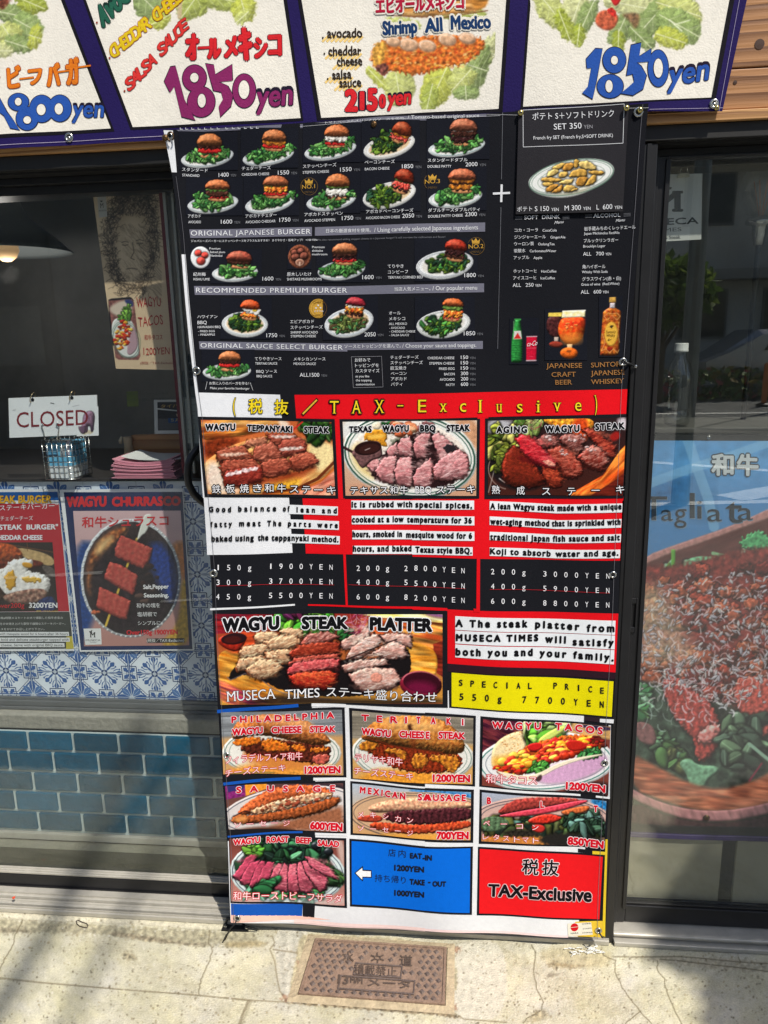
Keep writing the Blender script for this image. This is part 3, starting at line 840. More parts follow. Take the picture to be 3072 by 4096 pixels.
part('side_window', MB().prism([(7.4 - .8, .98), (7.4 - .62, 1.3), (7.4 + .75, 1.3), (7.4 + 1.2, .98)], -15.66, -15.63), mat('car_glass', S(20, 22, 24), rough=.05), car)
for sx in (-1.3, 1.35):
 part('wheel', MB().lathe([(0, .0), (.31, .0), (.33, .05), (.33, .2), (0, .2)], (7.4 + sx, -15.82, .3), 'Y', 24), M_['plastic'], car)
for x, y, h in ((6.3, -13.2, 5.5), (7.6, -12.0, 1.5)):
 t = thing('street_lamp' if h > 2 else 'sign_post', 'tall grey lamp post across the road' if h > 2 else 'short grey sign post across the road', 'post', (x, y, -.03))
 part('pole', MB().tube([(x, y, -.03), (x, y, h)], [.06, .04], 12), M_['grey'], t)
 if h > 2:
  part('lamp_head', MB().tube([(x, y, h), (x + .5, y + .1, h + .2), (x + 1.1, y + .2, h + .22)], [.05, .05, .1], 10), M_['grey'], t)
 else:
  part('sign_plate', MB().lathe([(0, 0), (.2, 0), (.2, .01), (0, .01)], (x, y + .05, h), 'Y', 24, S(210, 210, 206)), M_['vc'], t)
for i, (x, y) in enumerate(((5.9, -13.6), (6.5, -13.7), (7.1, -13.8))):
 t = thing('bollard', ('leftmost', 'middle', 'rightmost')[i] + ' orange bollard by the flower bed across the road', 'bollard', (x, y, -.03), 'orange bollards across the road')
 part('post', MB().tube([(x, y, -.03), (x, y, .75), (x, y, .8)], [.05, .05, .02], 12), mat('orange_plastic', S(210, 120, 50)), t)
 part('base', MB().lathe([(.14, 0), (.14, .04), (.06, .07)], (x, y, -.03), 'Z', 20), M_['plastic'], t)
bedm = MB(); foliage(bedm, np.array([5.5, -15.2, .25]), np.array([3.2, .5, .4]), 1500, .09, LEAF + [S(180, 80, 90), S(150, 130, 60)], 21)
tag(obj('flower_bed_plants', bedm, mat('bed_leaf', vc=True)), 'low flowering plants in a bed across the road', 'plants', kind='stuff')
cz = 6.0  # unseen post and arms, added only to cast the bands across the left pavement
w = PZ((235, 3690), 0)
cx = w[0] + SUN[0] / SUN[2] * cz
ca = w[1] + SUN[1] / SUN[2] * cz
t = thing('street_lamp', 'unseen lamp post with double arm, added to cast shadow bands on the pavement', 'post', (cx, ca - 1.6, -.03))
part('pole', MB().tube([(cx, ca - 1.6, -.03), (cx, ca - 1.6, cz + .15)], [.075, .05], 14), M_['grey'], t)
part('arm', MB().tube([(cx, ca - 1.6, cz), (cx, ca - .4, cz), (cx - .03, ca + .42, cz)], [.03, .03, .026], 10), M_['grey'], t)
part('arm', MB().tube([(cx, ca - 1.6, cz - .3), (cx + .17, ca - .6, cz), (cx + .15, ca + .3, cz)], [.02, .018, .014], 10), M_['grey'], t)
class Flat(Sheet):
 """a sheet measured on its own plane in millimetres (x to the right, y downwards)"""
 def pts(s, P, layer):
  P = np.asarray(P, float)
  return np.stack([np.minimum(P[:, 0], -560) / 1000, np.full(len(P), s.y) - layer * s.gap, -np.maximum(P[:, 1], -1101) / 1000], 1)
fr('S')
YT, ZT0, ZT1 = .14, .529, 1.106
cnt = thing('service_counter', 'counter faced with blue and white patterned tiles over teal brick tiles', 'counter', (-.9, .3, .02))
part('counter_body', MB().box(-1.75, -.02, .1415, .62, .03, 1.1015), M_['dark'], cnt)
part('counter_top', MB().box(-1.75, -.02, .132, .64, 1.102, 1.110, bev=.002), mat('dark_counter_top', S(52, 48, 46), rough=.35, var=.1), cnt)
P = 134.0
ft = Flat(YT, gap=.00012)
base = Pic([(-1750, -ZT1 * 1000), (-560, -ZT1 * 1000), (-560, -ZT0 * 1000), (-1750, -ZT0 * 1000)], 12, (222, 230, 238))
base.c *= (1 + .05 * nz(base.X, base.Y, 90, 2))[..., None]
tm = base.mesh(ft, 0)
ft.mb = tm
B1, B2, B3 = S(58, 98, 158), S(36, 64, 112), S(150, 178, 210)
cx0 = PY((405, 1450), YT, 'C3')[0] * 1000; cz0 = -PY((405, 1450), YT, 'C3')[2] * 1000
def motif(cx, cy, kind):
 a8 = [math.pi / 8 + k * math.pi / 4 for k in range(8)]
 R = P * .497
 for rr, wd, col in ((R, 3.4, B1), (R * .90, 1.5, B2)):
  ft.line([(cx + rr * math.cos(a) / math.cos(math.pi / 8) * .985, cy + rr * math.sin(a) / math.cos(math.pi / 8) * .985) for a in a8], wd, col, 2, closed=True)
 for k in range(8):
  for j in range(7):
   t = (j + .5) / 7; A, Bq = a8[k], a8[(k + 1) % 8]
   q = R * .95 / math.cos(math.pi / 8)
   ft.disc((cx + q * (math.cos(A) * (1 - t) + math.cos(Bq) * t), cy + q * (math.sin(A) * (1 - t) + math.sin(Bq) * t)), 1.3, 1.3, B2, 2, 6)
 if kind == 0:
  for k in range(8):
   a = k * math.pi / 4 + math.pi / 8 * (k % 2) * 0; r1 = R * (.74 if k % 2 == 0 else .62); c_, s_ = math.cos(a), math.sin(a)
   def q(u, v): return (cx + u * c_ - v * s_, cy + u * s_ + v * c_)
   ft.poly([q(4, 0), q(r1 * .4, -3.2), q(r1 * .62, -1.5), q(r1 * .8, -7.5), q(r1 * .97, -2.5), q(r1, 0), q(r1 * .97, 2.5), q(r1 * .8, 7.5), q(r1 * .62, 1.5), q(r1 * .4, 3.2)], B1, 2, 1)
   for sg in (-1, 1):
    ft.poly([q(r1 * .45, sg * 2.5), q(r1 * .55, sg * 9), q(r1 * .75, sg * 12), q(r1 * .84, sg * 9.5), q(r1 * .72, sg * 9.5), q(r1 * .6, sg * 7)], B1, 2, 1)
    ft.disc(q(r1 * .84, sg * 10), 2.6, 2.6, B1, 3, 8)
  ft.disc((cx, cy), 9, 9, B2, 3, 12); ft.disc((cx, cy), 4.5, 4.5, S(205, 216, 230), 4, 10)
 else:
  for k in range(8):
   a = k * math.pi / 4; r1 = R * (.78 if k % 2 == 0 else .7); c_, s_ = math.cos(a), math.sin(a)
   def q(u, v): return (cx + u * c_ - v * s_, cy + u * s_ + v * c_)
   ft.poly([q(3, 0), q(r1 * .35, -5), q(r1 * .6, -9.5), q(r1 * .8, -6), q(r1, 0), q(r1 * .8, 6), q(r1 * .6, 9.5), q(r1 * .35, 5)], B1 if k % 2 == 0 else S(88, 126, 178), 2, 1)
   ft.line([q(4, 0), q(r1 * .9, 0)], 1.4, B3, 3)
   for sg in (-1, 1): ft.line([q(r1 * .45, 0), q(r1 * .68, sg * 6)], 1.1, B3, 3)
  ft.disc((cx, cy), 6, 6, B2, 4, 10)
for i in range(-4, 7):
 for j in range(-5, 3):
  x = cx0 + i * P; y = cz0 + j * P
  if -1750 < x - P * .5 and x + P * .5 < -330:
   inside = lambda yy: -ZT1 * 1000 - P * .6 < yy < -ZT0 * 1000 + 30
   if inside(y - P * .5) and inside(y + P * .5): motif(x, y, 0)
   y2 = y + P / 2
   x2 = x + P / 2
   for (qx, qy) in ((x2, y), (x, y2)):
    if inside(qy - 18) and inside(qy + 18):
     e = P * .146
     ft.line([(qx - e, qy - e), (qx + e, qy - e), (qx + e, qy + e), (qx - e, qy + e)], 2.4, B2, 3, closed=True)
     for sx in (-1, 1):
      for sy in (-1, 1):
       ft.poly([(qx + sx * 1.5, qy + sy * 1.5), (qx + sx * e * .75, qy + sy * e * .3), (qx + sx * e * .8, qy + sy * e * .8), (qx + sx * e * .3, qy + sy * e * .75)], B1, 3)
for i in range(-4, 7):
 for j in range(-5, 3):
  x = cx0 + (i + .5) * P; y = cz0 + (j + .5) * P
  for k in range(8):
   a = k * math.pi / 4 + math.pi / 8 * 0; r1 = P * .31 if k % 2 == 0 else P * .27; c_, s_ = math.cos(a), math.sin(a)
   def q(u, v): return (x + u * c_ - v * s_, y + u * s_ + v * c_)
   pts = [q(3, 0), q(r1 * .35, -5), q(r1 * .6, -9), q(r1 * .8, -6), q(r1, 0), q(r1 * .8, 6), q(r1 * .6, 9), q(r1 * .35, 5)]
   if all(p_[1] < -ZT0 * 1000 + 30 and -ZT1 * 1000 - 60 < y and -1748 < p_[0] < -330 for p_ in pts):
    ft.poly(pts, B1 if k % 2 == 0 else S(82, 120, 174), 4, 1)
    ft.line([q(5, 0), q(r1 * .85, 0)], 1.2, B3, 5)
for i in range(-8, 13):      # grout joints
 x = cx0 + i * P / 2
 if -1748 < x < -560: ft.line([(x, -ZT1 * 1000 + 1), (x, -ZT0 * 1000 - 1)], 1.5, S(196, 204, 210), 6)
for j in range(-10, 6):
 y = cz0 + j * P / 2
 if -ZT1 * 1000 + 2 < y < -ZT0 * 1000 - 2: ft.line([(-1748, y), (-562, y)], 1.5, S(196, 204, 210), 6)
part('patterned_tiles', ft.mb, mat('glazed_tile', vc=True, rough=.25, spec=.5, bump=.03, bscale=12), cnt)
part('tile_trim', MB().box(-1.75, -.56, .132, .1405, .522, .5288).box(-1.75, -.56, .128, .1405, .506, .5215, bev=.002).box(-1.75, -.56, .124, .1405, .4965, .5055, bev=.002), mat('trim_grey', S(118, 120, 120), rough=.45, metal=.4, var=.1), cnt)
part('stone_ledge', MB().box(-1.75, -.56, .1005, .1405, .4555, .496, bev=.004), mat('ledge_stone', S(150, 146, 134), rough=.85, bump=.35, bscale=70, var=.16, vscale=60), cnt)
part('shadow_gap', MB().box(-1.75, -.56, .108, .1405, .4492, .4554), M_['blackdull'], cnt)
YK = .1
rows = [(.3905, .4475), (.3315, .3885), (.2725, .3295), (.2135, .2705), (.1545, .2115)]
pit = PY((500, 270), YK, 'C4')[0] - PY((203, 270), YK, 'C4')[0]
j0 = [PY(q, YK, 'C4')[0] for q in ((190, 265), (65, 395), (225, 530), (105, 660), (260, 795))]
zz = [PY(q, YK, 'C4')[2] for q in ((190, 200), (190, 330), (190, 468), (190, 597), (190, 730), (190, 858))]
bk = MB()
r = random.Random(5)
for k in range(5):
 x = j0[k] - pit * 6
 zt, zb = zz[k] - .0040, zz[k + 1] + .0040
 while x < -.5:
  a, b = x + .0042, min(x + pit - .0042, -.56)
  if a > -1.75 and b - a > .01:
   f = r.uniform(.86, 1.12); bk.box(a, b, YK - .006, YK + .004, zb, zt, S(18 * f, 80 * f, 106 * f), bev=.0045)
  x += pit
part('teal_brick_tiles', bk, mat('teal_glaze', vc=True, rough=.34, spec=.3, bump=.5, bscale=45, var=.17, vscale=34), cnt)
part('brick_mortar', MB().box(-1.75, -.56, YK, .1405, zz[5] - .004, .449), mat('pale_mortar', S(186, 198, 196), rough=.9, bump=.3, bscale=90, var=.08), cnt)
part('skirting_strip', MB().box(-1.75, -.56, .09, .1405, .135, zz[5] - .0045, bev=.001), M_['alu'], cnt)
YP = .1345
fr('C3')
po = thing('food_poster', 'steak burger poster with red panel taped over the patterned tiles, cut off at left', 'poster', PY((200, 700), YP, 'C3'))
s = Sheet(YP)
s.quad([(-420, 108), (425, 103), (548, 1297), (-330, 1300)], S(224, 226, 228), 0)
s.quad([(-400, 128), (424, 124), (432, 186), (-395, 190)], S(26, 84, 150), 1)
s.quad([(-395, 212), (434, 212), (512, 1005), (-330, 1010)], S(176, 34, 46), 1)
s.quad([(-330, 1012), (513, 1008), (542, 1280), (-300, 1285)], S(58, 62, 58), 1)
s.quad([(490, 1190), (533, 1188), (545, 1280), (488, 1283)], S(190, 176, 60), 2)
im = Pic([(-350, 498), (388, 495), (430, 1000), (-320, 1012)], 2.2, (44, 36, 32))
im.shape([(-350, 498), (400, 498), (400, 560), (100, 520), (-350, 560)], (40, 34, 30), smooth=0)
im.shape([(100, 520), (400, 590), (400, 690), (150, 600)], (190, 160, 110), tex=.1)
im.line([(0, 500), (400, 570)], 6, (110, 70, 40)); im.line([(200, 500), (205, 560)], 5, (110, 70, 40))
im.shape([(-350, 560), (-100, 500), (60, 500), (150, 545), (180, 610), (60, 650), (-350, 680)], (186, 92, 40), r=60, tex=.25, ts=20, bump=4, bs=12, col2=(140, 56, 24))
im.shape([(-350, 620), (40, 640), (170, 610), (330, 640), (310, 680), (100, 700), (-350, 780)], (96, 40, 24), r=20, tex=.3)
im.shape([(40, 690), (60, 640), (140, 610), (240, 620), (250, 670), (180, 700), (330, 730), (390, 790), (330, 900), (200, 930), (60, 900), (-100, 880), (-350, 860), (-350, 720), (-60, 700)], (236, 232, 226), r=40, bump=4, bs=40, tex=.08, rg=8)
im.shape([(160, 640), (240, 650), (240, 690), (170, 680)], (206, 148, 40), r=10); im.shape([(40, 720), (110, 700), (130, 800), (80, 860), (30, 800)], (214, 160, 46), r=20, rg=8)
im.shape([(160, 740), (320, 760), (280, 800), (170, 790)], (220, 176, 70), r=14, rg=8)
im.shape([(-350, 780), (-40, 760), (30, 870), (100, 920), (-350, 960)], (60, 40, 30), r=20, tex=.4, ts=18)
im.shape([(20, 880), (260, 830), (360, 850), (330, 930), (150, 960), (30, 930)], (170, 140, 120), r=22, tex=.25, ts=16, col2=(110, 70, 60))
im.shape([(300, 660), (400, 680), (420, 760), (340, 730)], (92, 84, 78), tex=.2)
im.shape([(280, 920), (400, 880), (420, 1010), (240, 1010)], (36, 50, 96), tex=.2)
mb = im.mesh(s, 2)
s.text('EAK BURGER', (-2, 208), (383, 205), 57, S(226, 170, 40), 4, bold=.03, out=S(96, 70, 20), ow=.02)
s.text('BBQ ステーキバーガー”', (-120, 268), (430, 245), 42, S(236, 236, 238), 4, bold=.01, cjk=True)
s.text('チェダーチーズ', (5, 335), (245, 333), 32, S(232, 232, 236), 4)
s.text('"BBQ  STEAK  BURGER"', (-170, 405), (430, 400), 38, S(236, 236, 240), 4, bold=.03)
s.text('CHEDDAR CHEESE', (-45, 478), (315, 478), 36, S(236, 236, 240), 4, bold=.03)
s.text('over200g', (-20, 980), (182, 978), 36, S(206, 36, 44), 4, bold=.02)
s.text('3200YEN', (215, 978), (425, 978), 38, S(240, 240, 240), 4, bold=.02)
s.text('(税抜／TAX-Exclusive)', (268, 1008), (428, 1008), 13, S(214, 190, 60), 4)
for y, t_, xa in ((1062, '36時間火入れの後6時間メスキートの木で燻製した和牛赤身の', 465), (1105, 'チェダーチーズをのせ焼き上げた豪快で繊細なステーキバーガー。', 485), (1145, '特製のBBQソースをかけてお召し上がり下さい。', 330)):
 s.text(t_, (-150, y), (xa, y - 2), 17, S(208, 210, 206), 4)
for y, t_, xa in ((1180, 'smoked with mesquite wood for 6 hours after 36 hours', 503), (1222, 'spices A bold and delicate steakburger topped with', 508), (1262, 'cheddar cheese. Serve with original BBQ sauce.', 470)):
 s.quad([(-300, y - 24), (xa + 6, y - 24), (xa + 8, y + 6), (-300, y + 6)], S(222, 224, 224), 3)
 s.text(t_, (-95, y), (xa, y), 20, S(30, 30, 30), 4, bold=.03)
part('paper', s.mb, M_['paper'], po); part('burger_photo', mb, M_['paper'], po)
po = thing('food_poster', 'grilled skewer poster with navy border and red lettering taped over the tiles', 'poster', PY((950, 700), YP, 'C3'))
s = Sheet(YP - .001)
s.quad([(438, 108), (1348, 98), (1432, 1292), (588, 1303)], S(232, 234, 236), 0)
s.quad([(470, 127), (1345, 124), (1420, 1284), (597, 1291)], S(22, 40, 84), 1)
im = Pic([(540, 265), (1333, 262), (1396, 1255), (620, 1262)], 2.2, (214, 180, 182), (180, 130, 120))
im.shape([(540, 480), (740, 500), (760, 900), (600, 1270), (540, 1270)], (30, 66, 128), soft=14, tex=.15)
im.shape([(1240, 500), (1420, 480), (1420, 800), (1330, 780)], (196, 120, 60), soft=10, tex=.15)
im.shape([(1330, 760), (1420, 780), (1420, 1270), (1150, 1270), (1330, 1100)], (190, 150, 50), soft=8, tex=.15)
im.ell(965, 760, 372, 440, -.02, (206, 210, 214), r=20); im.ell(965, 762, 352, 420, -.02, (52, 40, 40), r=50, tex=.2)
im.shape([(640, 700), (680, 540), (800, 420), (900, 380), (960, 400), (800, 540), (700, 720), (680, 900), (650, 860)], (196, 120, 60), r=20, tex=.3, ts=60, soft=10, col2=(120, 60, 30))
im.shape([(690, 560), (760, 470), (850, 440), (800, 520), (730, 600)], (246, 214, 150), soft=14, al=.8)
im.shape([(660, 700), (720, 600), (1010, 420), (1240, 520), (1300, 800), (1200, 1080), (1010, 1170), (800, 1130), (680, 950)], (36, 26, 30), soft=16, tex=.4, ts=70)
im.shape([(1130, 470), (1260, 560), (1320, 760), (1280, 980), (1160, 800), (1080, 600)], (30, 62, 140), soft=16, tex=.2, al=.9)
for k in range(64):
 a = k / 64 * 6.283; im.ell(965 + 361 * math.cos(a), 762 + 430 * math.sin(a), 8, 8, 0, (226, 228, 226), r=7, soft=1)
im.line([(1010, 470), (780, 1110)], 16, (226, 190, 70))
im.shape([(1060, 300), (1090, 285), (1122, 292), (1115, 340), (1075, 430), (1050, 440), (1020, 480), (1010, 470)], (232, 232, 222), r=8, smooth=1)
im.shape([(780, 1120), (800, 1030), (815, 1025), (790, 1110)], (226, 190, 70), smooth=0)
for Q in ([(890, 440), (1125, 540), (1105, 620), (1060, 695), (960, 650), (845, 595), (850, 540)], [(810, 640), (900, 665), (1022, 745), (985, 885), (880, 830), (765, 760), (790, 690)], [(735, 825), (800, 850), (970, 930), (935, 1065), (880, 1055), (712, 975), (720, 900)]):
 im.shape(Q, (172, 62, 56), r=24, k=.7, bump=2, bs=30, tex=.1, ts=40, col2=(192, 92, 76), rg=4, spec=.12, smooth=0, sh=12)
 a, b, c_, d = Q[0], Q[1], Q[2], Q[-2]
 im.shape([((Q[0][0] * .1 + Q[-2][0] * .9), (Q[0][1] * .1 + Q[-2][1] * .9) - 6), (Q[-2][0] * .5 + Q[3][0] * .5, Q[-2][1] * .5 + Q[3][1] * .5), Q[3], Q[4], Q[5]], (140, 40, 36), tex=.3, ts=9, al=.6, soft=5)
im.blobs(1080, 800, 90, 140, .2, 16, 30, [(50, 30, 26), (80, 60, 54), (30, 22, 24)], 4); im.blobs(700, 1010, 30, 14, 0, 6, 18, [(186, 96, 60)], 3)
mb = im.mesh(s, 2)
s.text('WAGYU', (492, 238), (788, 232), 80, S(206, 30, 40), 4, bold=.05); s.text('CHURRASCO', (826, 232), (1334, 226), 72, S(206, 30, 40), 4, bold=.05)
s.text('和牛シュラスコ', (605, 388), (1245, 372), 78, S(206, 36, 46), 4, bold=.015)
s.text('Salt,Pepper', (1057, 840), (1246, 836), 32, S(240, 240, 240), 4, bold=.03); s.text('Seasoning.', (1062, 902), (1246, 900), 32, S(240, 240, 240), 4, bold=.03)
s.text('和牛の塊を', (1008, 978), (1180, 975), 32, S(240, 240, 240), 4); s.text('塩胡椒で', (1014, 1042), (1158, 1040), 32, S(240, 240, 240), 4); s.text('シンプルに。', (1018, 1106), (1200, 1104), 30, S(240, 240, 240), 4)
s.text('Over150g 1900YEN', (934, 1178), (1312, 1174), 36, S(206, 30, 40), 4, bold=.035)
s.quad([(1082, 1204), (1360, 1202), (1362, 1234), (1084, 1238)], S(40, 36, 36), 3); s.text('(税抜／TAX-Exclusive)', (1084, 1232), (1358, 1229), 26, S(236, 236, 232), 4)
s.quad([(617, 1132), (745, 1130), (751, 1248), (630, 1252)], S(230, 230, 228), 3)
s.text('M', (664, 1196), (706, 1196), 38, S(24, 24, 24), 4, bold=.02, serif=1); s.text('MUSECA', (634, 1224), (742, 1223), 14, S(40, 40, 40), 4, bold=.01); s.text('TIMES', (664, 1236), (712, 1236), 6, S(90, 90, 90), 4)
s.poly([(658, 1148), (668, 1152), (676, 1144), (684, 1140), (678, 1156), (682, 1162), (672, 1166), (668, 1160), (662, 1160)], S(24, 24, 24), 4)
part('paper', s.mb, M_['paper'], po); part('skewer_photo', mb, M_['paper'], po)
YC = .088
fr('C2')
cs = thing('closed_sign', 'white CLOSED sign with red-brown letters and a bull sticker above the wire basket', 'sign', PY((390, 830), YC, 'C2'))
c4 = [PY(q, YC, 'C2') for q in ((62, 540), (712, 516), (720, 805), (70, 832))]
part('board', MB().prism([(c4[k][0], c4[k][2]) for k in range(4)], YC, YC + .003), mat('white_board', S(232, 234, 234), rough=.45, var=.02), cs)
s = Sheet(YC - .0002)
s.text('CLOSED', (124, 756), (652, 735), 112, S(128, 34, 40), 2, bold=.004)
s.line([(372, 574), (400, 580)], 5, S(70, 70, 70), 1); s.line([(535, 600), (585, 590)], 3, S(190, 190, 190), 1); s.line([(95, 628), (118, 624)], 4, S(190, 190, 190), 1)
part('lettering', s.mb, M_['vc'], cs)
im = Pic([(560, 605), (725, 600), (728, 815), (566, 820)], 1.5, (232, 234, 234))
im.shape([(592, 780), (660, 770), (690, 790), (680, 800), (610, 808)], (214, 200, 170), soft=4, rg=5)
im.shape([(612, 690), (622, 655), (650, 635), (680, 634), (698, 660), (697, 705), (692, 735), (690, 780), (672, 790), (668, 750), (652, 742), (640, 760), (630, 780), (628, 800), (604, 802), (585, 775), (580, 752), (600, 750), (610, 735)], (148, 112, 134), r=26, k=.9, bump=2, bs=24, tex=.15, ts=24, sh=6, smooth=1)
im.shape([(668, 740), (690, 735), (690, 785), (672, 788)], (70, 52, 70), r=6, smooth=1); im.shape([(632, 755), (650, 742), (648, 790), (630, 796)], (84, 60, 76), r=6, smooth=1)
im.shape([(585, 752), (618, 742), (630, 762), (624, 798), (606, 804), (590, 778)], (112, 84, 104), r=9, smooth=1); im.line([(580, 750), (600, 756)], 5, (120, 90, 110)); im.line([(618, 745), (636, 748)], 5, (70, 50, 64))
part('animal_sticker', im.mesh(s, 1), M_['vc'], cs)
for q in ((240, 545), (530, 530)):
 c_ = PY(q, YC, 'C2'); m_ = MB()
 m_.tube([(c_[0] + .007 * math.cos(a) * .7, YC + .0015 + .010 * math.sin(a), c_[2] + .011 * math.cos(a) * 1.0 + .003) for a in np.linspace(0, 6.283, 18, endpoint=False)], .0011, 6, closed=True)
 part('hanging_ring', m_, mat('brass_ring', S(190, 170, 130), rough=.3, metal=1), cs, True)
 part('hole', MB().lathe([(0, 0), (.004, 0), (.004, .0005)], (c_[0], YC - .0006, c_[2] - .002), 'Y', 16), M_['plastic'], cs)
bs = thing('wire_basket', 'small wire basket on the counter behind the CLOSED sign', 'basket', PY((450, 1085), .1, 'C2'))
b0 = PY((302, 835), .10, 'C2'); b1 = PY((520, 835), .10, 'C2'); bz = 1.111
x0, x1, z1 = b0[0], b1[0], b0[2] - .004
wr = MB(); dY = .085
for k in range(8):
 z = bz + .003 + (z1 - bz - .003) * k / 7
 wr.tube([(x0, .10, z), (x1, .10, z), (x1, .10 + dY, z), (x0, .10 + dY, z)], .0009 if 0 < k < 7 else .0016, 6, closed=True)
for k in range(7):
 x = x0 + (x1 - x0) * k / 6
 for y in (.10, .10 + dY): wr.tube([(x, y, bz + .002), (x, y, z1)], .0009, 6)
for k in range(1, 5):
 y = .10 + dY * k / 5
 for x in (x0, x1): wr.tube([(x, y, bz + .002), (x, y, z1)], .0009, 6)
part('wire_mesh', wr, M_['steel'], bs, True)
for q in (((318, 728), (306, 745), (322, 790), (330, 835), (338, 862), (356, 866), (366, 845)), ((426, 716), (414, 738), (436, 750), (430, 800), (422, 846), (436, 866), (446, 840))):
 part('hook', MB().tube([PY(p_, .0855 if i < 4 else .0975, 'C2') for i, p_ in enumerate(q)], .0014, 8), M_['steel'], bs, True)
ct = thing('drink_carton', 'light blue and white carton standing in the wire basket', 'carton', ((x0 + x1) / 2, .14, bz))
part('box', MB().box(x0 + .006, x1 - .006, .107, .10 + dY - .007, bz + .034, z1 - .008, S(112, 186, 222)).box(x0 + .006, x1 - .006, .1071, .10 + dY - .007, bz + .004, bz + .0335, S(226, 230, 232)), M_['vc'], ct)
s = Sheet(.1068)
for k in range(9): s.line([(340, 850 + 13 * k), (425, 850 + 13 * k)], 4, S(60, 100, 140), 1)
s.quad([(442, 895), (478, 893), (480, 972), (446, 974)], S(226, 228, 228), 1)
for k in range(8): s.line([(446, 902 + 9 * k), (478, 901 + 9 * k)], 3.5, S(30, 30, 32), 2)
s.line([(345, 965), (430, 962)], 9, S(60, 70, 90), 1); s.quad([(484, 850), (512, 850), (515, 960), (488, 962)], S(188, 176, 190), 1)
part('label_print', s.mb, M_['vc'], ct)
st = thing('flyer_stack', 'stack of pink flyers with curled top sheet on the counter', 'paper', PY((1060, 1140), .12, 'C2'))
a, b = PY((838, 1105), .115, 'C2'), PY((1285, 1150), .115, 'C2')
m_ = MB(); r = random.Random(2); h = PY((900, 1005), .115, 'C2')[2] - 1.111
for k in range(22):
 z = 1.1112 + h * k / 22; j = r.uniform(-.006, .006); sag = .004 * (k / 22)
 G = np.array([[(a[0] + j + (b[0] - a[0]) * u + (1 - k / 22) * 0, y, z - sag * math.sin(math.pi * u) + .006 * (k / 22) * (abs(u - .5) * 2) ** 2) for u in np.linspace(0, 1, 9)] for y in (.113 + r.uniform(0, .006), .24)])
 m_.grid(G, S(214, 140, 158)); G2 = G.copy(); G2[..., 2] += h / 22 * .8; m_.grid(G2, S(226, 158, 172)); m_.grid(np.stack([G[0], G2[0]]), S(220, 150, 165)); m_.grid(np.stack([G[:, -1], G2[:, -1]]), S(205, 140, 152))
part('sheets', m_, M_['vc'], st)
G = np.array([[(a[0] + .02 + (b[0] - a[0] + .03) * u, y, 1.1125 + h + .010 * (abs(u - .5) * 2) ** 3) for u in np.linspace(0, 1, 9)] for y in (.118, .23)])
part('top_sheet', MB().grid(G, S(222, 222, 218)), M_['vc'], st)
bd = thing('cutting_board', 'light wooden board leaning at the back of the counter beside the flyers', 'board', PY((1150, 985), .27, 'C2'))
q = [PY(p_, .27, 'C2') for p_ in ((965, 815), (1440, 798), (1450, 985), (985, 988))]
part('board', MB().prism([(p_[0], p_[2]) for p_ in q], .27, .29), wood_mat('board_wood', S(150, 98, 52), S(190, 138, 84)), bd)
gm = thing('pepper_mill', 'pale wooden handle beside the cutting board', 'mill', PY((930, 985), .26, 'C2'))
part('knob', MB().tube([PY(p_, .26, 'C2') for p_ in ((955, 985), (952, 930), (945, 880), (940, 825))], [.016, .012, .010, .012], 12), mat('pale_wood', S(196, 170, 132)), gm, True)
part('hook_grip', MB().tube([PY(p_, .255, 'C2') for p_ in ((890, 875), (886, 850), (896, 822))], [.004, .005, .002], 8), mat('pale_wood2', S(206, 190, 160)), gm, True)
sp = thing('event_card', 'small dark framed card with yellow Japanese lettering behind the wooden board', 'card', PY((1240, 790), .25, 'C2'))
s = Sheet(.25); s.quad([(1135, 552), (1450, 550), (1450, 800), (1140, 803)], S(206, 206, 202), 0)
s.quad([(1160, 568), (1450, 566), (1450, 775), (1165, 778)], S(48, 42, 40), 1); s.text('タイパ', (1186, 612), (1315, 608), 26, S(206, 170, 90), 3)
s.quad([(1140, 610), (1330, 630), (1330, 638), (1150, 622)], S(206, 206, 202), 2); s.quad([(1165, 690), (1320, 690), (1320, 772), (1167, 776)], S(84, 82, 82), 2)
s.quad([(1240, 686), (1450, 684), (1450, 718), (1242, 722)], S(26, 66, 120), 3); s.text('５月３日', (1262, 712), (1400, 709), 22, S(210, 190, 90), 4)
s.quad([(1300, 655), (1330, 655), (1330, 675), (1305, 676)], S(206, 180, 150), 2)
part('card', s.mb, M_['paper'], sp)
nt = thing('green_note', 'small green paper note behind the counter glass', 'note', PY((970, 600), .3, 'C2'))
s = Sheet(.3); s.quad([(932, 492), (1016, 488), (1022, 600), (938, 602)], S(120, 130, 60), 0)
s.text('コーラとジンジャーエールは', (928, 520), (1240, 512), 20, S(120, 122, 118), 2); s.text('ストロー IN 提供しております', (936, 565), (1210, 555), 20, S(110, 112, 108), 2)
part('note', s.mb, M_['paper'], nt)
ep = thing('steel_panel', 'grey steel control panel with instruction plate beside the door edge', 'panel', PY((1400, 1000), .1, 'C2'))
e = [PY(p_, .105, 'C2') for p_ in ((1312, 340), (1362, 995), (1470, 1000), (1470, 330))]
part('panel', MB().prism([(e[k][0], e[k][2]) for k in range(4)], .105, .13), M_['grey'], ep)
part('copper_edge', MB().tube([PY((1312, 340), .103, 'C2'), PY((1362, 995), .103, 'C2')], .0022, 8), mat('red_edge', S(120, 56, 36), rough=.5), ep)
e = [PY(p_, .104, 'C2') for p_ in ((1366, 215), (1385, 460), (1470, 460), (1470, 210))]
vp = MB().prism([(e[k][0], e[k][2]) for k in range(4)], .100, .1045)
part('vent_plate', vp, mat('vent_grey', S(104, 106, 104), rough=.4, metal=.4), ep)
vh = MB()
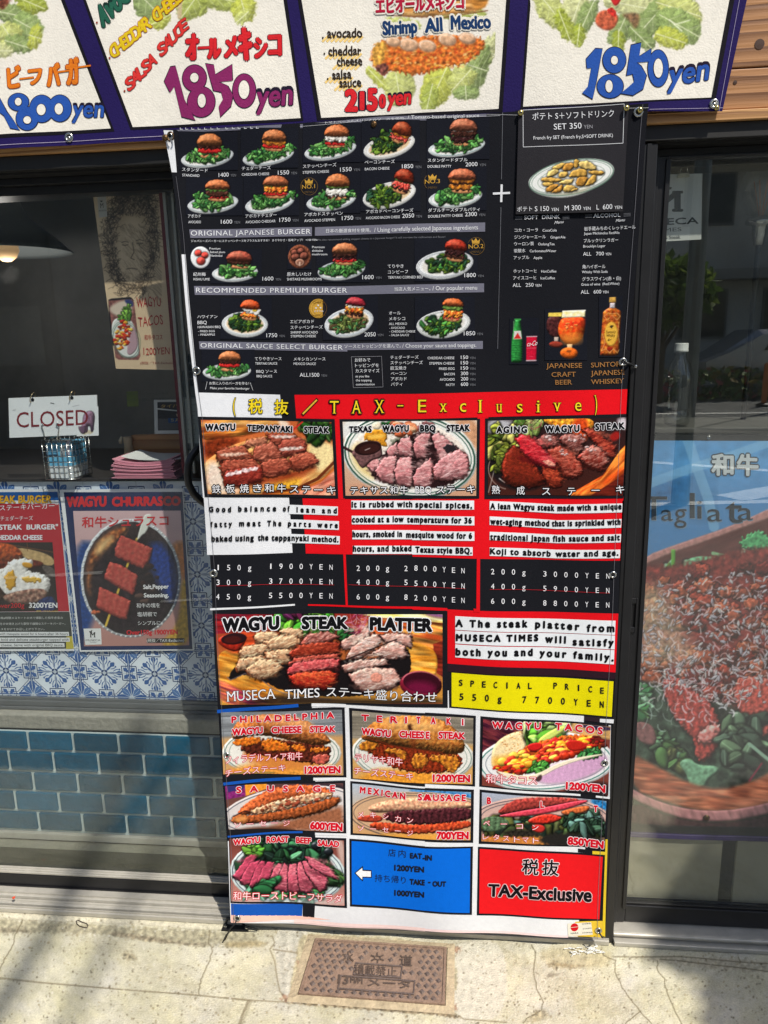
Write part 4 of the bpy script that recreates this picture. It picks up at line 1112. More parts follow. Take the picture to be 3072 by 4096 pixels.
for q in ((1394, 250), (1400, 315), (1408, 370), (1412, 425)):
 c_ = PY(q, .0995, 'C2'); vh.lathe([(0, 0), (.0075, 0), (.0075, .0004)], tuple(c_), 'Y', 16)
part('vent_holes', vh, M_['plastic'], ep)
s = Sheet(.1035); s.quad([(1355, 535), (1480, 535), (1480, 878), (1378, 876)], S(196, 200, 192), 0)
s.line([(1359, 540), (1380, 872)], 3, S(50, 50, 50), 1); s.line([(1359, 540), (1470, 540)], 3, S(50, 50, 50), 1); s.line([(1380, 872), (1470, 872)], 3, S(50, 50, 50), 1)
s.text('ウェーブ', (1378, 566), (1440, 564), 12, S(60, 60, 60), 1)
for y in (590, 640, 670, 700, 730, 770, 810, 840): s.line([(1385 + (y % 7), y), (1440, y - 2)], 2.5, S(110, 112, 108), 1)
for x in (1395, 1408, 1420): s.line([(x, 660), (x + 8, 835)], 2, S(120, 122, 118), 1)
part('instruction_plate', s.mb, M_['paper'], ep)
hd_ = thing('pull_handle', 'black curved rubber pull handle at the edge of the left glass door', 'handle', PY((1400, 1080), .03, 'C2'))
part('grip', MB().tube([PY(p_, yy, 'C2') for p_, yy in (((1500, 905), .055), ((1452, 918), .045), ((1412, 965), .032), ((1388, 1030), .028), ((1382, 1100), .028), ((1392, 1175), .03), ((1425, 1240), .036), ((1475, 1290), .045), ((1520, 1320), .055))], .0085, 12), M_['plastic'], hd_, True)
part('bolt', MB().lathe([(0, -.003), (.005, -.002), (.006, .004)], tuple(PY((1398, 935), .1, 'C2')), 'Y', 12), M_['steel'], hd_)
YR = .10
s = Sheet(YR)
TL, TR, BR_, BL = px((765, 125), 'C1'), px((1305, 60), 'C1'), px((1312, 332), 'C2'), px((855, 322), 'C2')
fr('S')
et = thing('taco_poster', 'tall brown paper poster with dark etched drawing and red taco lettering, hanging inside the glass', 'poster', onY([BL], YR)[0])
im = Pic([TL, TR, BR_, BL], 2.0, (222, 196, 160), (214, 188, 154))
fr('C1')
im.shape([(765, 110), (1310, 40), (1330, 120), (1000, 110), (780, 200)], (232, 214, 190), soft=30, al=.8)
rr = random.Random(12)
im.shape([(935, 250), (960, 130), (1060, 75), (1190, 70), (1255, 110), (1260, 240), (1290, 420), (1300, 600), (1250, 760), (1210, 900), (1120, 980), (1000, 960), (900, 850), (860, 700), (870, 560), (900, 400)], (172, 146, 116), soft=24, al=.75, rg=12)
im.ell(1105, 640, 140, 300, .05, (216, 190, 156), soft=22)
for _ in range(1500):           # curled pen strokes around a plain pale oval
 a = rr.uniform(0, 6.283); q = rr.gauss(1.0, .17)
 x = 1095 + 190 * q * math.cos(a); y = 500 + 395 * q * math.sin(a)
 if (x - 1110) ** 2 / 130 ** 2 + (y - 640) ** 2 / 270 ** 2 < 1: continue
 if x < 830 + (y - 100) * .03 or x > 1310 + (y - 60) * .035: continue
 l = rr.uniform(25, 60); t = a + math.pi / 2 + rr.uniform(-.8, .8); c_ = rr.uniform(-2, 2); Pp = [(x, y)]
 for i in range(4):
  t += c_ / 4; x += l / 4 * math.cos(t); y += l / 4 * math.sin(t); Pp.append((x, y))
 im.line(Pp, 4.2, (56, 46, 36), rr.uniform(.45, .9))
for _ in range(500):
 x = rr.uniform(955, 1255); y = rr.uniform(85, 330); 
 if (x - 1105) ** 2 / 165 ** 2 + (y - 215) ** 2 / 140 ** 2 > 1: continue
 im.line([(x, y), (x + rr.uniform(-25, 25), y + rr.uniform(10, 30))], 4, (52, 42, 32), .7)
for _ in range(260):      # cross hatching
 x = rr.uniform(1000, 1230); y = rr.uniform(420, 940)
 im.line([(x, y), (x + rr.uniform(20, 50), y + rr.uniform(20, 60))], 3, (88, 72, 56), .35 + .4 * (x > 1130))
for Pp in ([(1010, 560), (1035, 550), (1065, 558)], [(1130, 545), (1160, 536), (1190, 545)], [(1100, 560), (1112, 640), (1085, 690), (1115, 702)], [(1050, 780), (1095, 772), (1140, 782)], [(1015, 580), (1040, 584), (1062, 578)], [(1135, 568), (1162, 572), (1186, 564)]): im.line(Pp, 7, (70, 58, 46), .8)
for _ in range(420):
 x = rr.uniform(975, 1240); y = rr.uniform(400, 930)
 if (x - 1105) ** 2 / 150 ** 2 + (y - 640) ** 2 / 300 ** 2 < 1 and (x > 1140 or y > 800 or y < 470): im.line([(x, y), (x + rr.uniform(10, 34), y + rr.uniform(10, 34))], 3, (84, 70, 54), .55)
for k in range(40):
 y = 660 + k * 8; im.line([(1265 + rr.uniform(-20, 10), y), (1340, y + 60 + rr.uniform(0, 40))], 3, (84, 68, 54), .5)
im.shape([(900, 1035), (925, 1025), (1080, 1012), (1105, 1030), (1125, 1240), (1140, 1340), (1140, 1500), (905, 1400)], (30, 26, 26), smooth=0)
fr('C2')
tq = [(818, -20), (990, -30), (1038, 225), (1025, 258), (880, 258), (855, 240)]
im.shape([(800, -180), (975, -190), (990, -165), (1036, 230), (1020, 258), (875, 256), (852, 240)], (134, 84, 78), smooth=0, tex=.2)
im.shape([(790, -120), (880, -180), (975, -185), (975, -60), (860, -60)], (214, 196, 176), soft=6); im.shape([(900, -185), (980, -190), (985, -120)], (50, 60, 110), soft=3)
im.shape([(850, 150), (820, 60), (830, -40), (900, -60), (990, -30), (1034, 200), (1010, 240), (900, 245)], (228, 228, 222), r=12)
im.oval(930, 110, 92, 130, -.3, 4, (70, 110, 90)); im.oval(930, 110, 104, 142, -.3, 3, (70, 110, 90))
im.shape([(930, 200), (960, 60), (985, -10), (1010, 80), (1020, 170), (960, 230)], (186, 152, 160), r=8)
im.leaves(930, -70, 34, 70, .4, 26, 24, [(92, 150, 50), (126, 176, 70)], 3)
im.blobs(905, 70, 56, 110, .25, 80, 16, [(206, 60, 30), (224, 160, 50), (186, 40, 24), (226, 190, 80), (150, 50, 30)], 8)
mb = im.mesh(s, 1)
fr('C1'); s.quad([(808, 185), (880, 176), (890, 345), (822, 354)], S(196, 192, 184), 2)
s.text('M', (832, 277), (864, 273), 42, S(44, 42, 40), 4, serif=1, bold=.015); s.text('MUSECA', (822, 305), (886, 298), 13, S(60, 58, 56), 4); s.poly([(828, 205), (840, 216), (850, 208), (852, 222), (838, 226)], S(44, 42, 40), 4)
s.text('WAGYU', (1135, 1100), (1335, 1088), 78, S(178, 36, 40), 4, jit=.06)
s.text('TACOS', (1150, 1262), (1355, 1235), 78, S(178, 36, 40), 4, jit=.06)
fr('C2')
s.text('和牛タコス', (1066, 112), (1200, 108), 38, S(178, 40, 42), 4); s.text('1200YEN', (1060, 222), (1252, 214), 52, S(178, 40, 42), 4, jit=.05)
s.text('(税抜／TAX-Exclusive)', (1036, 290), (1294, 288), 20, S(150, 44, 44), 4)
part('paper', mb, M_['paper'], et); part('lettering', s.mb, M_['paper'], et)
fr('S')
de = thing('inner_door_edge', 'slim aluminium door edge with dark red seal beside the taco poster', 'door frame', (-.585, .09, 1.1))
a, b = PY((1318, 60), .085, 'C1'), PY((1345, 330), .085, 'C2')
dm = MB(); dm.box(a[0] + .006, a[0] + .013, .082, .094, 1.13, 1.735, bev=.001); dm.box(a[0] + .024, a[0] + .030, .082, .094, 1.13, 1.735, bev=.001)
part('profile', dm, M_['alu'], de)
part('seal', MB().box(a[0] - .002, a[0] + .0055, .084, .094, 1.13, 1.735), mat('red_seal', S(110, 22, 28), rough=.5), de)
lp = PY((50, 640), .85, 'C1')
t = thing('pendant_lamp', 'grey metal pendant lamp shade with warm glass bulb inside the left window', 'lamp', tuple(lp))
prof = [(.022, .20), (.05, .198), (.055, .19), (.06, .15), (.075, .115), (.085, .105), (.10, .09), (.155, .045), (.19, .012), (.205, .0), (.203, -.002), (.186, .010), (.15, .042), (.095, .086), (.06, .1)]
part('shade', MB().lathe(prof, tuple(lp), 'Z', 48), mat('grey_enamel', S(160, 168, 170), rough=.3, metal=.2), t, True)
part('bulb', MB().lathe([(0, -.030), (.014, -.028), (.030, -.016), (.040, .004), (.038, .026), (.02, .06), (.015, .1)], tuple(lp), 'Z', 24), mat('warm_bulb', S(255, 210, 150), emit=(1.0, .6, .3, .16)), t, True)
part('cord', MB().tube([(lp[0], lp[1], lp[2] + .2), (lp[0], lp[1], 2.45)], .004, 8), M_['plastic'], t)
pl_ = bpy.data.lights.new('pendant_light', 'POINT'); pl_.energy = .8; pl_.color = (1.0, .92, .84); pl_.shadow_soft_size = .03
po_ = bpy.data.objects.new('pendant_light', pl_); C.objects.link(po_); po_.parent = t; po_.location = (0, 0, -.07)
def dyB(x, z):
 """gentle folds of the hanging cloth"""
 u = (x + .56) / .9; v = (1.82 - z) / 1.78
 d = .0054 * np.sin(9 * u + 3 * v) * np.sin(5 * v + 1) + .0030 * np.sin(17 * v + 4 * u) + .0020 * np.sin(23 * u - 9 * v)
 d += .0012 * np.exp(-((u - .78 - .25 * (v - .9)) / .08) ** 2) * np.exp(-((v - .93) / .09) ** 2)
 d -= .0014 * np.exp(-((u - .62 + .5 * (v - .88)) / .09) ** 2) * np.exp(-((v - .90) / .09) ** 2)
 d += .0024 * np.exp(-((v - .03) / .03) ** 2) * np.sin(14 * u) + .0018 * np.sin(30 * v) * np.exp(-(u / .12) ** 2) + .0018 * np.sin(26 * v + 1) * np.exp(-((1 - u) / .1) ** 2)
 return d
BLACK, WHITE, RED, BLUE, YEL = S(27, 28, 33), S(226, 228, 232), S(222, 20, 30), S(24, 84, 176), S(226, 214, 12)
fr('S')
bn = thing('menu_banner', 'long menu banner with rows of burgers above red steak panels, hung over the doorway', 'banner', (-.11, YB, .043))
cl = Sheet(YB, dyB)
Lp = [(653, 519), (685, 700), (715, 926), (741, 1215), (767, 1481), (796, 1676), (818, 2000), (842, 2287), (870, 2777), (894, 3148), (911, 3420), (922, 3676)]
Rp = [(2595, 414), (2580, 600), (2551, 1000), (2524, 1400), (2511, 1560), (2488, 2004), (2475, 2458), (2450, 2884), (2436, 3200), (2425, 3420), (2418, 3600), (2415, 3760)]
tp = [(653, 519), (703, 517), (1125, 494), (1300, 482), (1524, 469), (1946, 454), (2060, 446), (2078, 440), (2594, 413)]
bt = [(922, 3676), (1275, 3699), (1700, 3722), (2273, 3751), (2415, 3760)]
def along(P, n):
 P = np.array(P, float); d = np.concatenate([[0], np.cumsum(np.linalg.norm(np.diff(P, axis=0), axis=1))]); t = np.linspace(0, d[-1], n)
 return np.stack([np.interp(t, d, P[:, 0]), np.interp(t, d, P[:, 1])], 1)
nu, nv = 121, 241
Le, Re, Te, Be = along(Lp, nv), along(Rp, nv), along(tp, nu), along(bt, nu)
u = np.linspace(0, 1, nu)[None, :, None]; v = np.linspace(0, 1, nv)[:, None, None]
G = (1 - u) * Le[:, None] + u * Re[:, None] + (1 - v) * Te[None] + v * Be[None] - ((1 - u) * (1 - v) * Le[0] + u * (1 - v) * Re[0] + (1 - u) * v * Le[-1] + u * v * Re[-1])
W = cl.pts(G.reshape(-1, 2), 0).reshape(nv, nu, 3)
W2 = W.copy(); W2[..., 1] += .0009
m_ = MB(); m_.grid(W, BLACK); m_.grid(W2, S(70, 70, 74), flip=True)
for a, b in ((W[0], W2[0]), (W[-1], W2[-1]), (W[:, 0], W2[:, 0]), (W[:, -1], W2[:, -1])): m_.grid(np.stack([a, b]), S(40, 40, 44))
part('cloth', m_, M_['print'], bn, True)
s = Sheet(YB, dyB)
Q = s.quad
fr('S')
def edge(Y, inner, col=WHITE, lay=1):
 """a strip of colour from the left hem to the given inner edge"""
 for (ya, xa), (yb, xb) in zip(inner[:-1], inner[1:]):
  la, lb = (np.interp(y, [p[1] for p in Lp], [p[0] for p in Lp]) + 1 for y in (ya, yb))
  Q([(la, ya), (xa, ya), (xb, yb), (lb, yb)], col, lay)
edge(0, [(521, 690), (600, 697), (687, 703)]); edge(0, [(1017, 740), (1215, 758), (1366, 773), (1571, 793), (1674, 797), (1830, 822), (1995, 845), (2100, 850), (2221, 860)])
fr('E1'); Q([(68, 55), (682, 72), (695, 246), (80, 240)], WHITE, 1)
Q([(80, 236), (120, 236), (165, 835), (112, 835)], WHITE, 1); Q([(118, 830), (745, 830), (772, 1240), (140, 1257)], WHITE, 1)
Q([(790, 72), (1660, 66), (1665, 252), (803, 248)], RED, 1); fr('E2'); Q([(0, 66), (1588, 32), (1577, 214), (0, 252)], RED, 1)
fr('E3'); Q([(790, 83), (1660, 90), (1660, 496), (815, 490)], RED, 1); fr('E4'); Q([(0, 80), (1544, 92), (1531, 540), (0, 510)], RED, 1)
fr('E1'); Q([(1080, 245), (1140, 245), (1160, 845), (1105, 838)], RED, 2)
fr('E2'); Q([(480, 240), (560, 240), (560, 850), (480, 850)], RED, 1)
Q([(535, 825), (1552, 820), (1550, 850), (535, 850)], RED, 1)
fr('E3'); Q([(832, 862), (1660, 876), (1660, 893), (832, 873)], RED, 3); Q([(1093, 492), (1112, 492), (1128, 872), (1112, 872)], RED, 3); Q([(113, 888), (735, 858), (737, 870), (115, 902)], WHITE, 3)
fr('E4'); Q([(0, 876), (256, 884), (260, 905), (0, 897)], RED, 3); Q([(474, 505), (498, 505), (496, 900), (470, 900)], RED, 3)
fr('E6'); Q([(104, 72), (1524, 118), (1500, 606), (104, 525)], RED, 1); Q([(320, 60), (372, 70), (372, 92), (320, 90)], RED, 3)
Q([(104, 525), (1500, 606), (1497, 662), (104, 592)], S(46, 26, 36), 2)
Q([(138, 600), (1483, 680), (1468, 974), (138, 882)], YEL, 2); Q([(100, 750), (114, 750), (117, 905), (100, 905)], WHITE, 2)
fr('E7'); Q([(740, 33), (1660, 60), (1660, 1214), (790, 1190)], WHITE, 1); fr('E8'); Q([(0, 50), (1290, 140), (1262, 1214), (0, 1214)], WHITE, 1); Q([(1418, 160), (1531, 163), (1528, 196), (1418, 188)], WHITE, 1); Q([(1295, 142), (1420, 150), (1415, 190), (1290, 176)], S(48, 36, 42), 3)
fr('F1'); Q([(60, 120), (1660, 100), (1660, 895), (92, 812)], WHITE, 1); fr('F2'); Q([(0, 150), (1300, 220), (1240, 960), (0, 885)], WHITE, 1)
fr('E5'); Q([(50, 722), (585, 690), (587, 712), (52, 745)], BLUE, 4); Q([(672, 690), (900, 700), (900, 722), (672, 712)], WHITE, 4)
fr('E7'); Q([(0, 70), (1005, 72), (1020, 645), (28, 640)], BLACK, 2); Q([(1040, 75), (1660, 105), (1660, 690), (1055, 655)], BLACK, 2); fr('E8'); Q([(0, 100), (412, 124), (405, 692), (0, 668)], BLACK, 2)
Q([(448, 126), (1506, 208), (1490, 792), (438, 692)], BLACK, 2)
fr('E7'); Q([(28, 640), (752, 620), (752, 690), (30, 700)], BLACK, 3); Q([(30, 660), (648, 630), (649, 655), (32, 684)], BLUE, 4); Q([(752, 640), (1020, 642), (1020, 664), (752, 662)], WHITE, 4)
Q([(36, 684), (1010, 668), (1022, 1098), (62, 1090)], BLACK, 2); Q([(1050, 671), (1660, 705), (1660, 1120), (1055, 1096)], BLACK, 2); fr('E8'); Q([(0, 700), (396, 716), (390, 1142), (0, 1125)], BLACK, 2)
Q([(442, 714), (1475, 805), (1460, 1208), (434, 1152)], BLACK, 2); Q([(1262, 770), (1390, 782), (1390, 806), (1262, 796)], BLACK, 3); Q([(1385, 780), (1498, 790), (1496, 804), (1385, 796)], WHITE, 4)
Q([(1488, 210), (1507, 210), (1497, 790), (1478, 790)], S(206, 208, 214), 3)
fr('E7'); Q([(58, 1080), (770, 1070), (770, 1130), (62, 1140)], BLACK, 3); Q([(62, 1098), (665, 1068), (667, 1084), (64, 1112)], BLUE, 4); Q([(768, 1078), (1030, 1084), (1030, 1102), (768, 1096)], WHITE, 4)
fr('F1'); Q([(70, 130), (1022, 150), (1030, 703), (90, 658)], BLACK, 2); Q([(1046, 154), (1660, 190), (1660, 736), (1054, 690)], BLACK, 2); Q([(1065, 172), (1660, 208), (1660, 720), (1070, 672)], S(8, 104, 216), 3)
Q([(94, 662), (670, 684), (664, 778), (97, 756)], BLUE, 2); Q([(670, 684), (770, 690), (764, 786), (668, 782)], BLACK, 2)
Q([(93, 752), (660, 776), (900, 800), (95, 815)], S(244, 196, 180), 2); Q([(600, 800), (1660, 868), (1660, 897), (600, 838)], S(240, 214, 210), 2)
fr('F2'); Q([(-5, 192), (388, 200), (380, 766), (-5, 736)], BLACK, 2); Q([(-3, 208), (367, 213), (361, 748), (-3, 718)], S(8, 104, 216), 3)
Q([(428, 204), (1466, 290), (1432, 837), (419, 773)], BLACK, 2); Q([(443, 222), (1441, 304), (1416, 823), (439, 757)], S(228, 28, 34), 3)
Q([(1240, 238), (1357, 252), (1357, 282), (1240, 268)], BLACK, 3); Q([(1357, 258), (1470, 263), (1468, 288), (1357, 284)], S(226, 196, 50), 3); Q([(1462, 160), (1479, 160), (1462, 965), (1440, 965)], S(226, 196, 50), 3)
Q([(1220, 838), (1445, 836), (1442, 970), (1180, 950)], S(226, 190, 60), 2); Q([(0, 872), (1160, 946), (1160, 962), (0, 893)], S(240, 214, 214), 2)
Q([(1155, 848), (1348, 846), (1362, 944), (1160, 950)], S(226, 222, 206), 4); s.disc((1212, 880), 32, 32, S(200, 24, 34), 5, 20); s.line([(1176, 880), (1248, 876)], 3, S(226, 222, 206), 6)
s.text('HARA', (1182, 935), (1245, 933), 14, S(40, 40, 40), 5, bold=.02); s.text('日本製品', (1275, 862), (1345, 858), 10, S(60, 60, 60), 5); s.text('No.1234 屋外用', (1280, 900), (1350, 897), 10, S(60, 60, 60), 5); s.text('日本専売品', (1275, 932), (1358, 930), 10, S(60, 60, 60), 5)
fr('E1'); Q([(78, 232), (1088, 250), (1113, 836), (126, 827)], BLACK, 3); Q([(1122, 250), (1660, 252), (1660, 838), (1148, 836)], BLACK, 3); fr('E2'); Q([(0, 252), (499, 250), (492, 836), (0, 840)], BLACK, 3)
Q([(536, 248), (1577, 213), (1550, 832), (530, 840)], BLACK, 3)
fr('E5'); Q([(30, 72), (1574, 66), (1578, 715), (70, 690)], BLACK, 3)
LB = S(228, 232, 236)
fr('E3')
for q in ([(690, 130), (1054, 140), (1053, 205), (690, 198)], [(695, 238), (1062, 248), (1061, 312), (695, 305)], [(700, 345), (1068, 358), (1067, 419), (700, 412)]): Q(q, LB, 4)
for i, (y, h) in enumerate(((95, 64), (207, 63), (313, 67), (427, 60))):
 Q([(1152 + 4 * i, y), (1660, y + 2), (1660, y + 2 + h), (1153 + 4 * i, y + h)], LB, 4)
fr('E4')
for y0, h0, y1, h1, x1 in ((93, 66, 94, 66, 454), (207, 63, 210, 65, 456), (318, 66, 320, 68, 456), (430, 60, 433, 62, 443)): Q([(-2, y0 + 3), (x1, y1), (x1, y1 + h1), (-2, y0 + 3 + h0)], LB, 4)
for a, m, b, h, xe in ((98, 122, 113, 66, 1544), (210, 238, 228, 64, 1538), (322, 345, 340, 62, 1536), (435, 455, 456, 64, 1531)):
 Q([(569, a), (1060, m), (1060, m + h), (568, a + h - 2)], LB, 4); Q([(1060, m), (xe, b), (xe - 3, b + h), (1060, m + h)], LB, 4)
fr('E6')
for a, b, c_, d in (((168, 126), (1500, 176), (1495, 294), (168, 240)), ((168, 246), (1495, 299), (1492, 414), (168, 354)), ((168, 362), (1490, 420), (1486, 538), (168, 470))): Q([a, b, c_, d], LB, 4)
K, Wt = S(20, 20, 23), S(238, 238, 242)
T = s.text
YT2 = S(240, 214, 40)
fr('E1')
T('(', (336, 195), (355, 195), 100, YT2, 5, serif=0, out=K, ow=.03); T('税', (448, 208), (552, 208), 104, YT2, 5, out=K, ow=.03, bold=.012); T('抜', (640, 214), (745, 214), 104, YT2, 5, out=K, ow=.03, bold=.012)
s.line([(847, 219), (963, 101)], 24, K, 5); s.line([(852, 213), (958, 107)], 12, S(226, 180, 60), 6)
for ch, x0, x1, y, h in (('T', 1053, 1118, 208, 92), ('A', 1212, 1282, 208, 92), ('X', 1380, 1450, 206, 96), ('-', 1548, 1592, 172, 60)): T(ch, (x0, y), (x1, y), h, YT2, 5, serif=1, out=K, ow=.085)
fr('E2')
for ch, x0, x1, y, h in (('E', 42, 102, 200, 92), ('x', 200, 254, 197, 92), ('c', 350, 396, 197, 92), ('l', 484, 516, 204, 92), ('u', 618, 662, 203, 92), ('s', 772, 814, 203, 92), ('i', 914, 944, 202, 92), ('v', 1040, 1096, 192, 92), ('e', 1200, 1246, 190, 92), (')', 1342, 1362, 186, 108)): T(ch, (x0, y), (x1, y), h, YT2, 5, serif=1, out=K, ow=.03)
IB = .055           # weight of the heavy poster letters
fr('E3')
def heavy(t, a, b, h, col=K, out=None, lay=6, ow=.05, bold=IB, space=1.0, grow=0):
 T(t, a, b, h, col, lay, bold=bold, out=out, ow=ow, space=space, grow=grow)
for t, xa, xb, y, yb in (('Good', 100, 268, 182, 182), ('balance', 318, 598, 178, 178), ('of', 645, 697, 180, 180), ('lean', 745, 885, 187, 190), ('and', 935, 1048, 192, 192)): heavy(t, (xa, y), (xb, yb), 40, space=1.75, bold=.055)
for t, xa, xb, y, yb in (('fatty', 110, 275, 296, 290), ('meat', 325, 485, 286, 286), ('The', 530, 636, 286, 288), ('parts', 682, 855, 290, 296), ('were', 900, 1055, 298, 300)): heavy(t, (xa, y), (xb, yb), 40, space=1.75, bold=.055)
for t, xa, xb, y, yb in (('baked', 118, 275, 403, 398), ('using', 298, 436, 396, 394), ('the', 463, 542, 392, 392), ('teppanyaki', 562, 838, 394, 400), ('method.', 860, 1060, 403, 405)): heavy(t, (xa, y), (xb, yb), 42, bold=.052, space=1.2)
fr('E3')
for t, xa, xb, y in (('It is rubbed with', 1155, 1604, 148), ('cooked at a low', 1158, 1540, 258), ('hours, smoked in', 1162, 1528, 366), ('hours, and baked', 1165, 1598, 472)): heavy(t, (xa, y), (xb, y), 44, bold=.052, space=1.22)
fr('E4')
for t, xa, xb, y, yb in (('special spices,', 20, 440, 150, 153), ('temperature for 36', -42, 438, 260, 263), ('mesquite wood for 6', -48, 440, 372, 374), ('Texas style BBQ.', 20, 438, 480, 484)): heavy(t, (xa, y), (xb, yb), 44, bold=.052, space=1.22)
for t, xa, xb, y, yb in (('A lean Wagyu steak', 572, 1046, 158, 172), ('made with a unique', 1066, 1538, 172, 158), ('wet-aging method', 572, 1008, 270, 286), ('that is sprinkled with', 1025, 1532, 286, 272), ('traditional Japan', 570, 1010, 382, 398), ('fish sauce and salt', 1032, 1528, 398, 388), ('Koji to absorb', 570, 1018, 486, 508), ('water and age.', 1052, 1518, 510, 502)): heavy(t, (xa, y), (xb, yb), 44, bold=.052, space=1.22)
fr('E6')
for t, xa, xb, y, yb in (('A The steak', 168, 768, 216, 226), ('platter', 828, 1200, 232, 258), ('from', 1258, 1492, 268, 272), ('MUSECA TIMES', 172, 858, 334, 344), ('will', 912, 1088, 358, 368), ('satisfy', 1142, 1486, 384, 392), ('both you and', 170, 812, 456, 466), ('your family.', 866, 1484, 474, 516)): heavy(t, (xa, y), (xb, yb), 62, space=1.5, bold=.062)
fr('E6')
def spread(t, pts, h, col, lay=5, wd=.62, serif=0, bold=.010):
 """one letter at a time, wide apart; pts = (first x, last x, first y, last y)"""
 n = len(t); xa, xb, ya, yb = pts
 for i, ch in enumerate(t):
  if ch == ' ': continue
  f = i / max(n - 1, 1); x = xa + (xb - xa) * f; y = ya + (yb - ya) * f; w = h * wd * (.4 if ch in '1I' else 1)
  T(ch, (x - w / 2, y), (x + w / 2, y), h, col, lay, serif=serif, bold=bold)
KD = S(30, 30, 26)
spread('SPECIAL', (214, 788, 708, 738), 52, KD, bold=.025); spread('PRICE', (1000, 1388, 744, 782), 52, KD, bold=.025)
spread('550g', (220, 535, 826, 838), 56, KD, bold=.025); spread('7700YEN', (742, 1386, 852, 900), 56, KD, bold=.025)
fr('E3')
for y, a, b in ((608, '150g', '1900YEN'), (716, '300g', '3700YEN'), (820, '450g', '5500YEN')):
 spread(a, (170, 405, y + 3, y), 40, Wt); spread(b, (560, 1003, y - 8, y), 40, Wt)
 if y == 716: s.line([(160, 725), (500, 712), (1025, 718)], 2.5, S(190, 30, 40), 5)
for y, a, b in ((612, '200g', '2'), (714, '400g', '5'), (822, '600g', '8')):
 spread(a, (1205, 1420, y, y), 40, Wt); spread(b, (1556, 1632, y + 3, y + 4), 40, Wt)
fr('E4')
for y, a in ((612, '800YEN'), (724, '500YEN'), (830, '200YEN')): spread(a, (26, 372, y, y + 14), 40, Wt)
s.line([(-470, 714), (390, 738)], 2.5, S(190, 30, 40), 5); s.line([(570, 742), (840, 748), (1455, 780)], 2.5, S(190, 30, 40), 5)
for y, a, b in ((632, '200g', '3000YEN'), (740, '400g', '5900YEN'), (848, '600g', '8800YEN')):
 spread(a, (590, 820, y, y + 8), 40, Wt); spread(b, (975, 1440, y + 22, y + 40), 40, Wt)
fr('E1')
T('WAGYU', (135, 338), (356, 335), 54, K, 7, bold=.055, out=Wt, ow=.05, space=1.15); T('TEPPANYAKI', (438, 340), (775, 352), 50, K, 7, bold=.055, out=Wt, ow=.05, space=1.1); T('STEAK', (860, 354), (1048, 356), 50, K, 7, bold=.055, out=Wt, ow=.05, space=1.15)
T('TEXAS', (1192, 350), (1360, 348), 48, K, 7, bold=.055, out=Wt, ow=.05, space=1.15); T('WAGYU', (1436, 348), (1634, 346), 52, K, 7, bold=.055, out=Wt, ow=.05, space=1.15)
for t, x, y in (('鉄', 215, 795), ('板', 318, 792), ('焼', 420, 792), ('き', 515, 790), ('和', 600, 790), ('牛', 692, 792), ('ス', 785, 796), ('テ', 875, 800), ('ー', 965, 802), ('キ', 1062, 802)): T(t, (x - 32, y), (x + 32, y), 58, Wt, 7, out=K, ow=.085)
fr('E3')
for t, x in (('テ', 1175), ('キ', 1248), ('サ', 1320), ('ス', 1392), ('和', 1465), ('牛', 1540)): T(t, (x - 28, 46), (x + 28, 46), 54, Wt, 7, out=K, ow=.085)
fr('E2')
T('BBQ', (55, 345), (172, 345), 52, K, 7, bold=.055, out=Wt, ow=.05, space=1.15); T('STEAK', (250, 344), (425, 342), 52, K, 7, bold=.055, out=Wt, ow=.05, space=1.15)
T('BBQ', (18, 800), (140, 800), 52, Wt, 7, serif=1, out=K, ow=.03); T('ステーキ', (176, 800), (462, 794), 58, Wt, 7, out=K, ow=.085)
T('AGING', (618, 358), (848, 356), 52, K, 7, bold=.055, out=Wt, ow=.05, space=1.3); T('WAGYU', (978, 354), (1232, 346), 54, K, 7, bold=.055, out=Wt, ow=.05, space=1.3); T('STEAK', (1345, 334), (1566, 325), 52, K, 7, bold=.055, out=Wt, ow=.05, space=1.25)
for t, x, y in (('熟', 615, 800), ('成', 797, 806), ('ス', 985, 810), ('テ', 1168, 808), ('ー', 1345, 800), ('キ', 1526, 794)): T(t, (x - 30, y), (x + 30, y), 58, Wt, 7, out=K, ow=.085)
fr('E5')
heavy('WAGYU', (88, 206), (466, 190), 92, out=Wt, lay=7); heavy('STEAK', (608, 194), (918, 194), 86, out=Wt, lay=7); heavy('PLATTER', (1060, 198), (1476, 210), 92, out=Wt, lay=7)
T('MUSECA', (115, 668), (440, 648), 66, Wt, 7, serif=1, out=K, ow=.03); T('TIMES', (500, 652), (726, 648), 60, Wt, 7, serif=1, out=K, ow=.03); T('ステーキ盛り合わせ', (770, 646), (1505, 676), 66, Wt, 7, out=K, ow=.03)
RD = S(206, 22, 40); PW = S(240, 226, 230)
fr('E7')
T('PHILADELPHIA', (95, 182), (922, 160), 56, RD, 7, bold=.05, out=PW, ow=.05, space=1.6); T('WAGYU', (100, 288), (350, 272), 60, RD, 7, bold=.05, out=PW, ow=.05); T('CHEESE', (415, 272), (660, 270), 58, RD, 7, bold=.05, out=PW, ow=.05); T('STEAK', (724, 270), (932, 276), 56, RD, 7, bold=.05, out=PW, ow=.05)
T('フィラデルフィア和牛', (48, 508), (665, 490), 62, PW, 7, out=RD, ow=.05); T('チーズステーキ', (48, 612), (528, 580), 54, PW, 7, out=RD, ow=.05); T('1200YEN', (680, 606), (974, 608), 62, RD, 7, bold=.055, out=PW, ow=.05)
